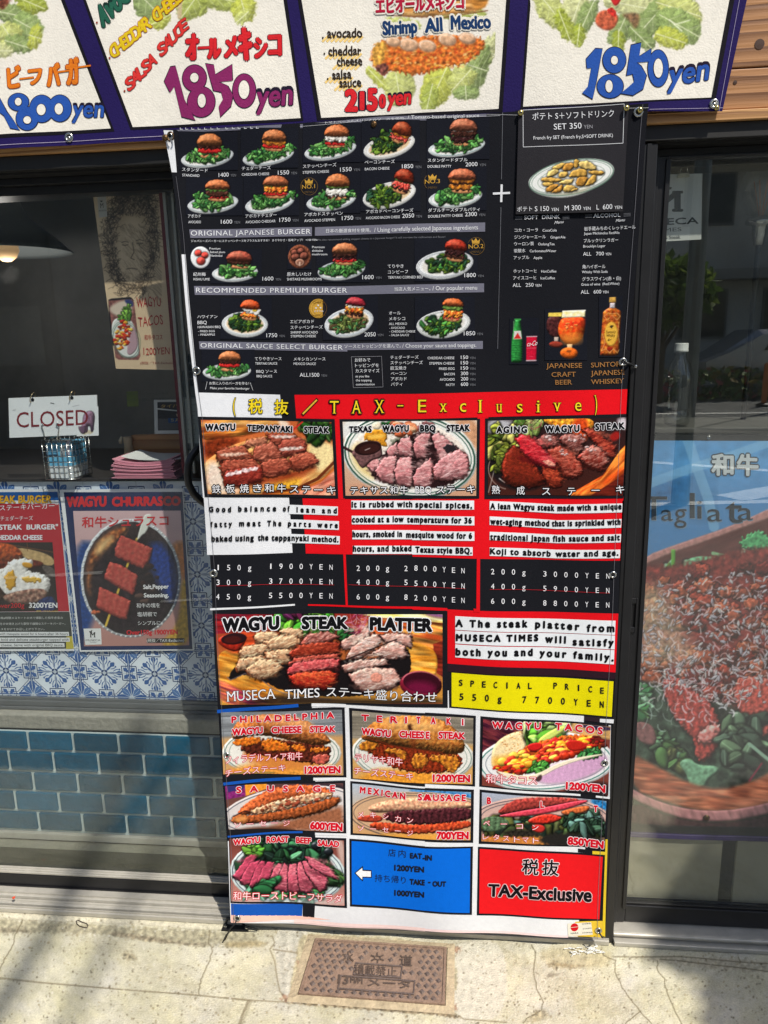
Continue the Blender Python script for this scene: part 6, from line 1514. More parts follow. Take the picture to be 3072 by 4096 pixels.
im = photo('D4', [(1165, 248), (1420, 248), (1420, 510), (1165, 510)], NAVY); im.ell(1294, 380, 120, 124, .1, (132, 76, 54), r=20, k=.8, tex=.4, ts=12, st=.3); im.ell(1294, 380, 96, 100, .1, (92, 50, 38), soft=4)
for x, y, r_ in ((1240, 338, 34), (1305, 322, 36), (1250, 386, 42), (1340, 374, 44)): im.ell(x, y, r_, r_ * .9, 0, (128, 72, 58), r=r_, k=.9, bump=2, bs=14, tex=.2, sh=12)
im.ell(1296, 442, 46, 38, 0, (186, 140, 118), r=12, sh=10); im.ell(1296, 440, 32, 24, 0, (140, 96, 78), r=8); im.line([(1296, 440), (1294, 470)], 16, (206, 170, 150))
put(im, 'mushroom_photo')
im = photo('F3', [(210, 285), (490, 285), (490, 730), (210, 730)], NAVY)
im.shape([(262, 302), (314, 302), (316, 345), (330, 440), (334, 500), (330, 690), (322, 714), (236, 714), (226, 690), (232, 500), (244, 420), (258, 350)], (46, 140, 62), r=40, k=.9, tex=.15, ts=20, spec=.3, smooth=1)
for k in range(9): im.line([(232, 505 + 23 * k), (330, 503 + 23 * k)], 7, (28, 96, 44), .7)
im.line([(252, 320), (250, 420)], 9, (130, 206, 130), .6); im.shape([(254, 412), (318, 410), (328, 488), (248, 490)], (214, 210, 204), smooth=0); im.shape([(288, 428), (322, 484), (252, 486)], (206, 46, 40), smooth=0); im.line([(262, 302), (314, 302)], 14, (60, 150, 70))
im.shape([(372, 462), (472, 460), (464, 698), (370, 700)], (204, 22, 54), r=14, k=.5, smooth=0, tex=.06); im.line([(374, 466), (470, 464)], 8, (190, 186, 190)); im.line([(372, 694), (462, 692)], 10, (190, 190, 194)); im.line([(378, 576), (464, 574)], 4, (230, 150, 160), .8); im.line([(396, 656), (434, 655)], 4, (230, 120, 140), .7)
put(im, 'soft_drink_photo')
l2 = Sheet(YB, dyB)
l2.text('ca-Co', (374, 560), (470, 548), 46, S(240, 232, 234), 6, shear=.35, bold=.012)
im = photo('F3', [(545, 200), (950, 200), (950, 690), (545, 690)], NAVY)
im.shape([(580, 270), (706, 270), (706, 400), (690, 470), (640, 480), (600, 460), (562, 400), (560, 340)], (74, 36, 36), r=40, k=.8, tex=.3, ts=40, spec=.2); im.shape([(580, 240), (708, 236), (706, 274), (578, 274)], (236, 206, 90), smooth=0, tex=.05)
im.shape([(634, 470), (676, 470), (672, 510), (636, 510)], (206, 186, 170), smooth=0, r=8); im.ell(652, 540, 66, 30, .05, (142, 54, 40), r=24, k=.8)
im.shape([(708, 280), (926, 270), (930, 360), (922, 440), (880, 510), (810, 544), (740, 530), (690, 480), (668, 420), (676, 350)], (224, 66, 24), r=90, k=.9, tex=.12, ts=50, spec=.15, col2=(240, 120, 40)); im.shape([(712, 300), (920, 290), (920, 350), (700, 400)], (206, 30, 30), soft=20, al=.6, tex=.15)
im.shape([(690, 470), (760, 440), (900, 440), (900, 500), (820, 540), (730, 530)], (244, 150, 60), soft=18, al=.7)
im.blobs(790, 370, 60, 60, 0, 14, 14, [(246, 140, 70)], 2, bump=0); im.shape([(712, 226), (932, 214), (928, 278), (706, 288)], (240, 226, 150), smooth=0, tex=.06, r=10, col2=(250, 246, 230), ts=60); im.line([(716, 224), (930, 216)], 10, (250, 246, 232))
im.shape([(756, 538), (808, 538), (804, 585), (760, 585)], (236, 200, 150), smooth=0, r=10); im.ell(776, 622, 84, 54, .03, (226, 104, 32), r=40, k=.8, tex=.12, spec=.1); im.ell(776, 604, 24, 10, 0, (140, 70, 30), soft=3)
put(im, 'beer_photo')
im = photo('F3', [(1060, 80), (1285, 80), (1285, 660), (1060, 660)], NAVY)
im.shape([(1160, 92), (1222, 90), (1222, 142), (1158, 142)], (206, 160, 76), smooth=0, r=14, tex=.15); im.shape([(1166, 144), (1216, 144), (1212, 190), (1240, 206), (1266, 220), (1272, 250), (1252, 620), (1240, 646), (1082, 648), (1070, 630), (1098, 260), (1100, 230), (1130, 206), (1160, 190)], (206, 122, 42), r=34, k=.9, tex=.25, ts=40, spec=.3, smooth=1, col2=(150, 56, 24))
im.shape([(1166, 146), (1214, 146), (1212, 196), (1164, 196)], (206, 200, 206), smooth=0, r=18)
for P_ in ([(1110, 270), (1150, 240), (1190, 250), (1228, 240), (1262, 270)], [(1110, 270), (1140, 310), (1186, 262), (1232, 308), (1262, 272)], [(1092, 440), (1120, 520), (1086, 600), (1130, 580), (1160, 620), (1200, 580), (1236, 620), (1252, 590)], [(1250, 330), (1240, 430), (1256, 520)]): im.line(P_, 5, (244, 196, 120), .8)
im.shape([(1128, 580), (1160, 560), (1200, 580), (1160, 610)], (150, 40, 24), r=8); im.shape([(1160, 270), (1190, 262), (1206, 300), (1170, 316)], (186, 86, 40), r=8)
im.ell(1178, 440, 64, 116, .04, (226, 176, 66), r=14, k=.4); im.oval(1178, 440, 60, 110, .04, 3, (150, 100, 30)); im.blobs(1178, 370, 14, 12, 0, 8, 10, [(60, 50, 30)], 4)
put(im, 'whisky_photo')
l2.text('Suntory', (1130, 432), (1222, 430), 26, S(40, 30, 18), 6, bold=.03); l2.text('Whisky', (1132, 466), (1216, 464), 26, S(40, 30, 18), 6, bold=.03); fr('F3'); l2.line([(1145, 500), (1160, 484), (1152, 502), (1182, 488)], 3.5, S(40, 40, 24), 6)
part('drink_labels', l2.mb, M_['print'], bn)
def steak(im, P_, c1, c2, seed=0, r=16, bump=4, bs=12, spec=.15, tex=.25, ts=12, edge=None, sh=12, rg=6, k=.8):
 if edge is not None:
  cx = sum(p[0] for p in P_) / len(P_); cy = sum(p[1] for p in P_) / len(P_)
  im.shape([(cx + (x - cx) * 1.06, cy + (y - cy) * 1.07 + 4) for x, y in P_], edge, r=r * .5, k=.8, bump=bump, bs=bs, tex=.4, ts=10, rg=rg + 3, smooth=0, sh=sh)
 im.shape(P_, c1, r=r, k=k, bump=bump, bs=max(bs * 2.2, 30), tex=tex * .6, ts=max(ts * 2.5, 34), col2=tuple((p_ + q_) / 2 for p_, q_ in zip(c1, c2)), rg=rg, spec=spec, smooth=0, sh=0 if edge is not None else sh)
 lo, hi = min(p[1] for p in P_), max(p[1] for p in P_)
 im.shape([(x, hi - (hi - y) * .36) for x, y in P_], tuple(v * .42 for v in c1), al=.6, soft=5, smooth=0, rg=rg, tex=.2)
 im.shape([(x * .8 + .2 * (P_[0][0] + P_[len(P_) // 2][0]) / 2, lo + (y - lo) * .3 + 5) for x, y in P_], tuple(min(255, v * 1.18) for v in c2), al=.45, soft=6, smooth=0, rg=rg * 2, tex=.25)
 r_ = random.Random(int(P_[0][0] * 7 + P_[0][1])); xs_ = [p[0] for p in P_]; ys_ = [p[1] for p in P_]
 cx, cy = sum(xs_) / len(P_), sum(ys_) / len(P_); an = r_.uniform(-.5, .3)
 for _ in range(int((max(xs_) - min(xs_)) * (max(ys_) - min(ys_)) / 260)):
  i = r_.randrange(len(P_)); j = (i + 1) % len(P_); f = r_.random(); q = math.sqrt(r_.random()) * .9
  x = cx + (P_[i][0] * f + P_[j][0] * (1 - f) - cx) * q; y = cy + (P_[i][1] * f + P_[j][1] * (1 - f) - cy) * q; l = r_.uniform(8, 26); t = an + r_.uniform(-.4, .4)
  m = r_.choice((.55, .7, .8, 1.15, 1.3)); im.line([(x, y), (x + l * math.cos(t), y + l * math.sin(t) + r_.uniform(-4, 4)), (x + 2 * l * math.cos(t), y + 2 * l * math.sin(t))], r_.uniform(3, 8), tuple(min(255, v * m) for v in (c1 if m < 1 else c2)), r_.uniform(.2, .5))
im = photo('E1', [(102, 256), (1063, 272), (1090, 813), (148, 803)], (196, 96, 50), 3, 1.9, (222, 130, 60))
im.shape([(90, 240), (720, 260), (620, 330), (420, 370), (250, 400), (90, 410)], (206, 130, 54), r=30, tex=.3, ts=60, st=5, ang=-.1, col2=(150, 70, 26)); im.line([(110, 380), (400, 380), (600, 330)], 8, (110, 50, 20), .6)
im.shape([(90, 270), (720, 262), (700, 290), (300, 300), (90, 300)], (236, 196, 120), soft=10, tex=.2, ts=50, st=6, al=.8)
im.shape([(100, 400), (420, 380), (300, 480), (130, 560)], (120, 44, 20), tex=.3, ts=60, soft=10)
im.shape([(120, 620), (130, 560), (300, 450), (600, 360), (900, 400), (1080, 430), (1095, 600), (960, 720), (720, 790), (420, 815), (140, 815)], (228, 150, 84), r=30, k=.4, tex=.16, ts=70, st=4, ang=-.5, col2=(240, 186, 110), smooth=2)
im.shape([(880, 420), (1000, 410), (1090, 440), (1090, 570), (980, 660), (900, 560)], (246, 222, 160), soft=14, tex=.08); im.shape([(560, 760), (700, 690), (860, 680), (780, 780), (600, 815)], (232, 176, 40), soft=14, al=.8, tex=.2, ts=30)
im.shape([(130, 560), (240, 560), (300, 700), (420, 800), (140, 812)], (236, 226, 220), soft=20, al=.8, tex=.1)
im.line([(560, 800), (800, 770), (960, 690), (1090, 560)], 22, (96, 36, 16), .9); im.line([(420, 815), (760, 800), (1000, 700), (1095, 590)], 10, (186, 90, 36), .8)
im.shape([(760, 812), (980, 720), (1095, 620), (1095, 815)], (216, 120, 96), tex=.2, ts=50, st=5, ang=-.5, smooth=0, col2=(232, 160, 130)); im.line([(880, 760), (1090, 690)], 6, (150, 60, 40), .5)
im.shape([(280, 620), (540, 660), (760, 640), (950, 580), (940, 640), (700, 720), (480, 750), (290, 760)], (140, 44, 20), soft=14, al=.8)
im.leaves(960, 320, 120, 80, .2, 40, 60, [(40, 90, 30), (66, 124, 40), (30, 60, 26), (90, 140, 60)], 5); im.line([(780, 330), (850, 270)], 12, (206, 40, 40)); im.shape([(660, 250), (730, 260), (760, 300), (690, 330)], (240, 214, 190), soft=8)
RW = (136, 58, 44); RC = (186, 104, 80); CR = (104, 40, 26); FT = (226, 206, 196)
steak(im, [(415, 440), (440, 410), (560, 385), (590, 400), (560, 430), (440, 460)], (166, 92, 66), (206, 140, 110), edge=CR)
steak(im, [(585, 370), (620, 360), (800, 370), (800, 395), (700, 420), (680, 460), (620, 430)], RW, RC, edge=CR); im.shape([(600, 375), (790, 370), (800, 390), (640, 395)], FT, tex=.2, ts=10, rg=4, soft=3)
steak(im, [(668, 450), (700, 410), (830, 388), (870, 420), (870, 490), (700, 530), (675, 490)], (150, 60, 48), (192, 104, 82), edge=CR); im.shape([(672, 465), (850, 452), (860, 472), (690, 490)], FT, tex=.25, ts=9, rg=5, soft=3)
steak(im, [(215, 490), (300, 462), (420, 448), (460, 520), (470, 545), (240, 570), (225, 530)], (146, 70, 50), RC, edge=CR); im.shape([(235, 505), (410, 492), (450, 515), (260, 530)], (206, 170, 150), tex=.3, ts=9, rg=5, soft=3)
steak(im, [(480, 520), (500, 460), (620, 420), (680, 500), (690, 545), (560, 570), (490, 550)], (158, 74, 56), (200, 120, 96), edge=CR)
steak(im, [(750, 540), (880, 492), (930, 520), (965, 570), (830, 630), (765, 620)], (168, 70, 50), (204, 116, 88), edge=CR)
steak(im, [(525, 590), (620, 548), (720, 545), (765, 590), (740, 640), (600, 680), (545, 670)], (148, 62, 46), (196, 110, 84), edge=CR)
steak(im, [(245, 600), (280, 555), (480, 548), (540, 600), (530, 640), (270, 670)], (140, 56, 40), RC, edge=CR)
steak(im, [(270, 665), (300, 630), (500, 600), (545, 620), (545, 700), (400, 740), (280, 745)], (128, 36, 28), (168, 70, 56), edge=CR, spec=.3); im.shape([(272, 668), (310, 640), (500, 602), (536, 622), (400, 650), (300, 675)], (228, 204, 204), tex=.25, ts=8, rg=7, soft=2)
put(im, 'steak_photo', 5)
fr('E1')
im = photo('E1', [(1146, 270), (2134, 262), (2128, 815), (1166, 815)], (216, 196, 176), 3, 1.9, (196, 150, 120))
im.shape([(1140, 250), (1300, 250), (1250, 330), (1140, 420)], (226, 226, 222), soft=10)
im.shape([(1950, 250), (2150, 250), (2150, 500), (2060, 380)], (196, 146, 110), soft=10, tex=.1, ts=50)
im.ell(1640, 520, 500, 320, .12, (232, 232, 226), r=40, k=.4); im.oval(1640, 520, 480, 300, .12, 13, (40, 80, 66)); im.oval(1640, 520, 455, 278, .12, 7, (50, 90, 76)); im.ell(1640, 515, 425, 250, .12, (236, 226, 214), r=20, k=.3, tex=.06, ts=40)
im.shape([(1180, 470), (1300, 400), (1330, 600), (1400, 720), (1240, 640)], (228, 200, 120), soft=14, al=.7); im.shape([(1150, 760), (1300, 720), (1560, 800), (1560, 820), (1150, 820)], (206, 150, 120), soft=16, al=.8)
im.shape([(1290, 400), (1320, 340), (1420, 320), (1480, 360), (1460, 420), (1480, 470), (1400, 430), (1330, 410)], (222, 150, 40), r=20, k=.8, tex=.15, rg=6, bump=2, bs=20); im.shape([(1320, 370), (1460, 360), (1450, 390), (1340, 400)], (240, 190, 80), soft=5)
im.ell(1395, 300, 34, 30, 0, (240, 226, 200), r=20); im.leaves(1520, 300, 70, 40, 0, 16, 40, [(40, 110, 50), (60, 130, 60), (30, 80, 40)], 8)
im.blobs(1600, 320, 120, 50, 0, 22, 40, [(206, 130, 90), (190, 96, 60), (150, 80, 60), (222, 170, 130)], 7); im.shape([(1500, 410), (1600, 380), (1600, 470), (1500, 480)], (36, 50, 30), soft=8, rg=8)
im.shape([(1700, 280), (1790, 262), (1830, 300), (1830, 360), (1740, 380), (1690, 340)], (128, 84, 84), r=14, bump=3, bs=14, tex=.3, rg=10)
PK, PK2, BK = (208, 126, 130), (234, 176, 172), (44, 24, 26)
im.shape([(1330, 640), (1500, 440), (1700, 340), (1860, 360), (2000, 460), (2070, 560), (2060, 660), (1900, 760), (1700, 760), (1500, 730), (1380, 690)], (40, 22, 24), rg=12, soft=4)
for Q_ in ([(1545, 460), (1570, 400), (1640, 385), (1660, 470), (1650, 530), (1560, 520)], [(1660, 460), (1680, 390), (1750, 350), (1790, 370), (1760, 460), (1760, 530), (1690, 540)], [(1800, 380), (1850, 350), (1990, 470), (1900, 520), (1870, 560), (1830, 470)],
           [(1470, 480), (1540, 420), (1550, 500), (1480, 540)], [(1310, 560), (1400, 545), (1430, 580), (1390, 660), (1330, 610)], [(1380, 640), (1440, 540), (1540, 520), (1530, 640), (1510, 730), (1430, 700)], [(1525, 640), (1560, 540), (1650, 530), (1660, 660), (1640, 750), (1545, 730)], [(1660, 680), (1690, 620), (1790, 540), (1820, 600), (1790, 720), (1740, 760), (1670, 740)]):
 steak(im, Q_, PK, PK2, r=14, bump=3, bs=14, tex=.16, ts=14, edge=BK, spec=.2)
steak(im, [(1810, 610), (1870, 540), (2000, 475), (2060, 520), (2075, 620), (2030, 680), (1900, 700), (1830, 690)], (206, 128, 132), (232, 172, 170), r=20, bump=4, bs=20, edge=(90, 46, 44), spec=.2)
im.shape([(1880, 440), (1960, 440), (2000, 480), (1900, 510)], (40, 34, 38), r=8, bump=3, bs=12, rg=6, spec=.2)
im.line([(1148, 456), (1230, 500)], 20, (50, 30, 30)); im.shape([(1210, 510), (1225, 470), (1300, 420), (1400, 408), (1430, 440), (1440, 540), (1360, 550), (1300, 620), (1270, 600), (1240, 545)], (110, 76, 76), r=20, k=.9, tex=.2, spec=.2); im.ell(1330, 465, 100, 52, -.15, (36, 18, 18), r=8); im.ell(1340, 470, 76, 36, -.15, (52, 26, 24), soft=3); im.line([(1310, 480), (1345, 466)], 5, (226, 210, 206), .8)
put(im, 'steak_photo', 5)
im = photo('E2', [(556, 266), (1576, 238), (1545, 810), (556, 812)], (40, 26, 28), 3, 1.9, (66, 30, 24))
im.shape([(550, 240), (760, 260), (700, 330), (550, 380)], (176, 176, 180), soft=14); im.shape([(900, 240), (1340, 230), (1330, 340), (1100, 330)], (226, 120, 30), r=20, tex=.3, ts=30, col2=(246, 190, 60))
im.shape([(1180, 240), (1300, 236), (1290, 420), (1180, 400)], (206, 70, 26), soft=10, tex=.2, ts=30); im.shape([(1500, 250), (1580, 230), (1580, 330), (1530, 320)], (200, 190, 196), soft=8); im.shape([(1440, 380), (1510, 330), (1540, 380), (1480, 420)], (150, 30, 26), soft=5)
im.shape([(1130, 815), (1400, 660), (1530, 480), (1580, 430), (1580, 640), (1440, 815)], (206, 78, 26), r=20, k=.5, tex=.3, ts=70, st=6, ang=-.75, col2=(236, 130, 50), smooth=0); im.line([(1150, 815), (1390, 690), (1570, 470)], 10, (246, 150, 60), .8); im.shape([(1300, 815), (1500, 690), (1560, 640), (1548, 815)], (96, 30, 20), smooth=0, tex=.3, ts=50, st=5)
im.ell(800, 560, 260, 220, .2, (26, 20, 22), soft=8); im.oval(720, 620, 160, 150, .2, 7, (150, 130, 120), 1.6, 3.4, .8); im.line([(560, 790), (600, 640), (580, 600)], 8, (180, 170, 160), .6); im.line([(640, 690), (680, 720)], 7, (230, 226, 220), .8)
im.leaves(690, 420, 130, 100, .1, 60, 70, [(120, 130, 40), (150, 160, 60), (84, 104, 36), (190, 186, 100), (60, 80, 30)], 6); im.leaves(850, 310, 90, 50, 0, 30, 50, [(150, 180, 90), (186, 204, 120), (90, 130, 50)], 16); im.leaves(640, 560, 60, 90, .2, 16, 50, [(130, 140, 50), (90, 104, 40)], 26)
im.strands(820, 300, 120, 50, 26, 70, 3, [(206, 214, 150), (170, 60, 80)], 3)
RB, RB2, RE = (150, 34, 24), (196, 76, 48), (64, 20, 18)
for Q_, a, b in (([(925, 410), (960, 370), (1060, 380), (1090, 420), (1060, 450), (980, 470), (930, 450)], (120, 56, 50), (176, 120, 112)), ([(1080, 400), (1130, 360), (1240, 370), (1270, 420), (1220, 500), (1150, 470)], (116, 50, 44), (186, 140, 130)), ([(1250, 330), (1300, 320), (1420, 400), (1490, 460), (1470, 530), (1430, 520), (1350, 430)], (140, 36, 28), (190, 90, 66)),
                 ([(1000, 480), (1080, 450), (1180, 500), (1250, 590), (1240, 650), (1180, 680), (1110, 670), (1090, 600), (1010, 540)], (144, 44, 32), (196, 110, 90)), ([(1210, 530), (1290, 460), (1330, 440), (1420, 500), (1430, 570), (1390, 630), (1300, 600)], (134, 40, 30), (200, 150, 136)), ([(950, 590), (1000, 560), (1060, 610), (1095, 680), (1090, 740), (1020, 750), (970, 690)], (150, 46, 30), (186, 80, 50))):
 steak(im, Q_, a, b, r=24, bump=6, bs=16, tex=.3, ts=14, edge=RE, spec=.3, k=.95)
steak(im, [(660, 600), (690, 510), (750, 450), (800, 480), (900, 590), (970, 690), (960, 725), (860, 750), (740, 740), (670, 680)], (144, 46, 26), (96, 28, 20), r=40, bump=7, bs=15, tex=.35, ts=14, edge=RE, spec=.2, k=.95)
steak(im, [(765, 400), (810, 368), (870, 390), (960, 470), (1000, 550), (1050, 570), (1050, 610), (990, 600), (900, 570), (810, 490)], (206, 30, 44), (236, 90, 90), r=24, bump=4, bs=18, tex=.2, ts=18, edge=(110, 26, 26), spec=.4, k=.8)
im.shape([(950, 560), (1000, 550), (1050, 570), (1055, 605), (1000, 600)], (226, 150, 130), r=10, tex=.2, rg=5)
for x, y in ((1000, 390), (1180, 400), (1310, 470), (1120, 500), (1250, 380)): im.blobs(x, y, 40, 20, .4, 8, 12, [(206, 180, 176), (170, 130, 126)], int(x), bump=1)
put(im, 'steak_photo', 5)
im = photo('E5', [(37, 88), (1543, 92), (1543, 688), (75, 690)], (150, 46, 36), 3, 2.0, (206, 150, 60))
im.shape([(30, 80), (620, 66), (560, 160), (300, 200), (40, 220)], (176, 36, 40), tex=.3, ts=60, st=6, smooth=0, col2=(110, 24, 40)); im.shape([(900, 80), (1560, 80), (1560, 150), (1100, 110)], (236, 206, 110), smooth=0, tex=.25, ts=70, st=7, ang=.15, col2=(246, 236, 180)); im.shape([(1400, 86), (1560, 86), (1560, 120)], (130, 70, 150), soft=8)
im.shape([(1000, 110), (1560, 150), (1560, 420), (1300, 250), (1000, 200)], (176, 70, 30), tex=.45, ts=50, st=9, ang=.18, smooth=0, col2=(226, 150, 70)); im.shape([(1480, 290), (1560, 260), (1560, 520), (1500, 480)], (110, 36, 24), tex=.4, ts=40, st=8, ang=.1, smooth=0)
im.shape([(40, 330), (260, 300), (460, 500), (520, 700), (70, 700), (50, 560)], (222, 160, 66), tex=.25, ts=60, st=6, ang=.25, col2=(190, 110, 30)); im.shape([(40, 500), (200, 590), (320, 650), (420, 692), (60, 692)], (150, 40, 80), tex=.4, ts=40, st=8, ang=.35, col2=(206, 110, 70), soft=6)
im.shape([(1230, 260), (1400, 280), (1510, 340), (1510, 500), (1420, 560), (1250, 470)], (214, 132, 34), r=16, k=.5, tex=.25, ts=60, st=6, ang=.1, col2=(236, 176, 80)); im.shape([(60, 220), (300, 190), (330, 320), (120, 360)], (196, 70, 34), tex=.3, ts=50, st=5, soft=8)
im.shape([(115, 500), (180, 430), (300, 400), (540, 420), (1200, 380), (1310, 300), (1340, 400), (1320, 520), (1200, 600), (900, 660), (520, 620), (340, 520), (230, 480), (150, 530)], (24, 20, 22), r=10, k=.4, rg=4); im.line([(120, 505), (140, 525), (240, 480), (340, 520), (430, 590), (560, 640), (800, 668)], 7, (110, 100, 106), .8)
im.leaves(640, 140, 200, 66, 0, 70, 56, [(96, 180, 50), (130, 206, 66), (60, 140, 40), (170, 220, 100), (50, 110, 36)], 7); im.leaves(560, 90, 60, 20, 0, 14, 40, [(110, 40, 90), (90, 30, 60), (110, 170, 60)], 9); im.leaves(900, 240, 60, 30, .3, 12, 50, [(30, 80, 40), (50, 110, 50)], 4)
im.strands(990, 150, 70, 60, 60, 70, 4, [(150, 40, 90), (226, 190, 206), (110, 20, 60), (206, 100, 140)], 5)
im.shape([(50, 270), (80, 230), (180, 210), (250, 222), (240, 280), (190, 340), (110, 320)], (166, 40, 26), r=24, k=.8, tex=.2, spec=.2); im.ell(165, 250, 86, 38, -.1, (40, 20, 24), r=8); im.ell(155, 255, 56, 24, -.1, (70, 24, 22), soft=4)
WG, WG2 = (212, 156, 116), (238, 206, 166)
for Q_ in ([(460, 200), (520, 180), (610, 200), (610, 250), (520, 240)], [(296, 240), (320, 205), (420, 205), (470, 240), (400, 290), (320, 280)], [(360, 270), (460, 232), (570, 232), (600, 280), (520, 320), (400, 330)], [(200, 330), (240, 300), (370, 285), (400, 330), (300, 375), (210, 372)], [(370, 340), (500, 320), (560, 340), (540, 415), (440, 410), (380, 380)], [(175, 440), (200, 385), (350, 360), (370, 385), (260, 440), (190, 465)], [(240, 450), (330, 390), (430, 388), (480, 440), (440, 490), (340, 520), (270, 490)]):
 steak(im, Q_, WG, WG2, r=20, bump=3, bs=16, tex=.22, ts=16, edge=(120, 60, 34), spec=.1)
im.blobs(300, 380, 180, 110, .2, 40, 5, [(90, 50, 40), (120, 70, 50)], 4, bump=0, r=1)
for Q_, a, b in (([(600, 290), (650, 230), (780, 210), (860, 245), (760, 290), (640, 310)], (150, 70, 60), (206, 160, 150)), ([(530, 350), (600, 300), (780, 280), (860, 290), (850, 350), (700, 370), (540, 385)], (136, 40, 26), (176, 76, 50)), ([(520, 420), (560, 385), (720, 368), (860, 360), (850, 390), (640, 410), (530, 435)], (160, 54, 44), (200, 110, 90)),
                 ([(515, 460), (560, 415), (760, 395), (860, 400), (850, 450), (640, 480), (525, 490)], (196, 60, 66), (226, 130, 124)), ([(525, 500), (600, 482), (780, 475), (840, 490), (830, 550), (760, 595), (620, 585), (550, 550)], (176, 36, 28), (216, 110, 60))):
 steak(im, Q_, a, b, r=20, bump=5, bs=15, tex=.3, ts=14, edge=(50, 16, 16), spec=.2, k=.9)
for Q_ in ([(870, 280), (920, 240), (1000, 220), (1050, 150), (1060, 240), (960, 320), (880, 330)], [(900, 390), (940, 320), (1010, 260), (1090, 220), (1150, 250), (1100, 310), (980, 390)], [(1130, 230), (1200, 215), (1330, 225), (1340, 310), (1260, 290), (1160, 270)], [(1000, 390), (1110, 330), (1220, 265), (1300, 310), (1300, 370), (1190, 390), (1090, 350)], [(870, 440), (980, 400), (1160, 390), (1180, 420), (1040, 460), (900, 480)], [(920, 500), (1030, 450), (1220, 450), (1270, 530), (1200, 580), (1060, 610), (1000, 600), (950, 550)]):
 steak(im, Q_, (220, 156, 142), (242, 208, 192), r=20, bump=3, bs=20, tex=.16, ts=18, edge=(44, 22, 24), spec=.15)
im.ell(1105, 515, 40, 34, 0, (226, 150, 130), r=8, tex=.15); im.line([(900, 400), (1080, 320), (1240, 256)], 8, (30, 16, 18), .9)
im.ell(1400, 560, 140, 92, .1, (120, 24, 44), r=30, k=.9, spec=.3); im.ell(1410, 545, 128, 70, .1, (54, 12, 26), r=10); im.ell(1400, 580, 96, 44, .1, (130, 20, 66), soft=14, al=.7); im.oval(1405, 540, 126, 66, .1, 5, (214, 130, 130), 3.2, 6.0, .8)
im.line([(1140, 690), (1543, 682)], 5, (150, 30, 40)); im.shape([(470, 620), (900, 670), (1540, 640), (1540, 700), (100, 700), (380, 640)], (26, 20, 22), soft=12, al=.85)
put(im, 'platter_photo', 5, .04)
def plate_bg(im, cx, cy, rx, ry, ro, c=(228, 226, 218), rim=(60, 96, 84)):
 im.ell(cx, cy, rx, ry, ro, c, r=20, k=.4); im.oval(cx, cy, rx * .95, ry * .94, ro, 6, rim, al=.9); im.oval(cx, cy, rx * .88, ry * .86, ro, 4, rim, al=.8)
def planks(im, x0, x1, ys, c=(120, 120, 118)):
 for a, b in zip(ys[:-1], ys[1:]):
  f = rnd.uniform(.85, 1.15); im.shape([(x0, a), (x1, a + 10), (x1, b + 10), (x0, b)], tuple(v * f for v in c), smooth=0, tex=.12, ts=26, st=12, soft=1); im.line([(x0, b), (x1, b + 10)], 4, tuple(v * .5 for v in c), .8)
im = photo('E7', [(12, 93), (983, 90), (995, 624), (32, 592)], (112, 116, 120), 3, 1.9); planks(im, 0, 1000, (80, 130, 190, 250, 330), (118, 122, 126))
im.shape([(0, 300), (1000, 300), (1000, 640), (0, 640)], (196, 150, 96), smooth=0, soft=10); plate_bg(im, 500, 430, 480, 215, .04); im.shape([(60, 560), (300, 500), (900, 520), (1000, 640), (30, 640)], (226, 150, 60), soft=14, tex=.15, ts=40); im.ell(520, 450, 330, 120, .05, (210, 130, 60), soft=14)
im.shape([(150, 380), (300, 300), (900, 380), (890, 440), (870, 540), (760, 530), (600, 500), (300, 450), (170, 420)], (84, 34, 22), r=20, bump=5, bs=16, tex=.4, ts=16, rg=10, k=.9, spec=.2)
for Q_ in ([(330, 330), (420, 310), (480, 340), (560, 360), (560, 420), (440, 420), (340, 410)], [(570, 370), (640, 360), (700, 390), (690, 430), (600, 420)], [(100, 330), (200, 300), (330, 300), (320, 350), (180, 380), (120, 360)], [(700, 400), (880, 390), (880, 420), (760, 440)]): im.shape(Q_, (226, 130, 36), r=16, bump=4, bs=16, tex=.3, ts=18, rg=10, col2=(196, 90, 26), spec=.2, sh=10)
im.shape([(740, 470), (800, 450), (880, 450), (870, 530), (760, 530)], (186, 84, 70), r=14, bump=4, bs=14, tex=.3, ts=12, rg=6, spec=.3)
im.shape([(92, 300), (110, 200), (180, 150), (280, 120), (420, 110), (600, 130), (740, 190), (860, 300), (912, 360), (800, 385), (640, 350), (400, 290), (240, 290), (130, 320)], (206, 130, 66), r=90, k=.9, bump=3, bs=26, tex=.18, ts=40, col2=(164, 84, 40), rg=4, spec=.1); im.shape([(280, 130), (420, 115), (640, 150), (780, 230), (700, 240), (500, 190), (330, 170)], (236, 190, 140), soft=20, al=.6, tex=.15, ts=20); im.line([(300, 180), (340, 230), (400, 270)], 9, (110, 50, 26), .6)
im.shape([(20, 590), (240, 580), (500, 600), (200, 596)], (40, 90, 70), soft=4, al=.6)
put(im, 'sandwich_photo', 5)
im = photo('E7', [(1066, 98), (2050, 142), (2042, 672), (1072, 648)], (120, 116, 106), 3, 1.9); planks(im, 1060, 2060, (90, 150, 220, 300, 360), (132, 124, 110))
im.shape([(1060, 330), (2060, 360), (2060, 690), (1060, 660)], (206, 160, 96), smooth=0, soft=10); plate_bg(im, 1560, 450, 500, 230, .04); im.shape([(1120, 640), (1300, 540), (1900, 580), (2050, 690), (1100, 680)], (226, 150, 50), soft=14, tex=.15)
im.shape([(1150, 380), (1300, 330), (1950, 400), (1960, 560), (1700, 590), (1400, 560), (1200, 440)], (128, 44, 20), r=20, bump=6, bs=16, tex=.4, ts=20, rg=10, k=.9, spec=.3)
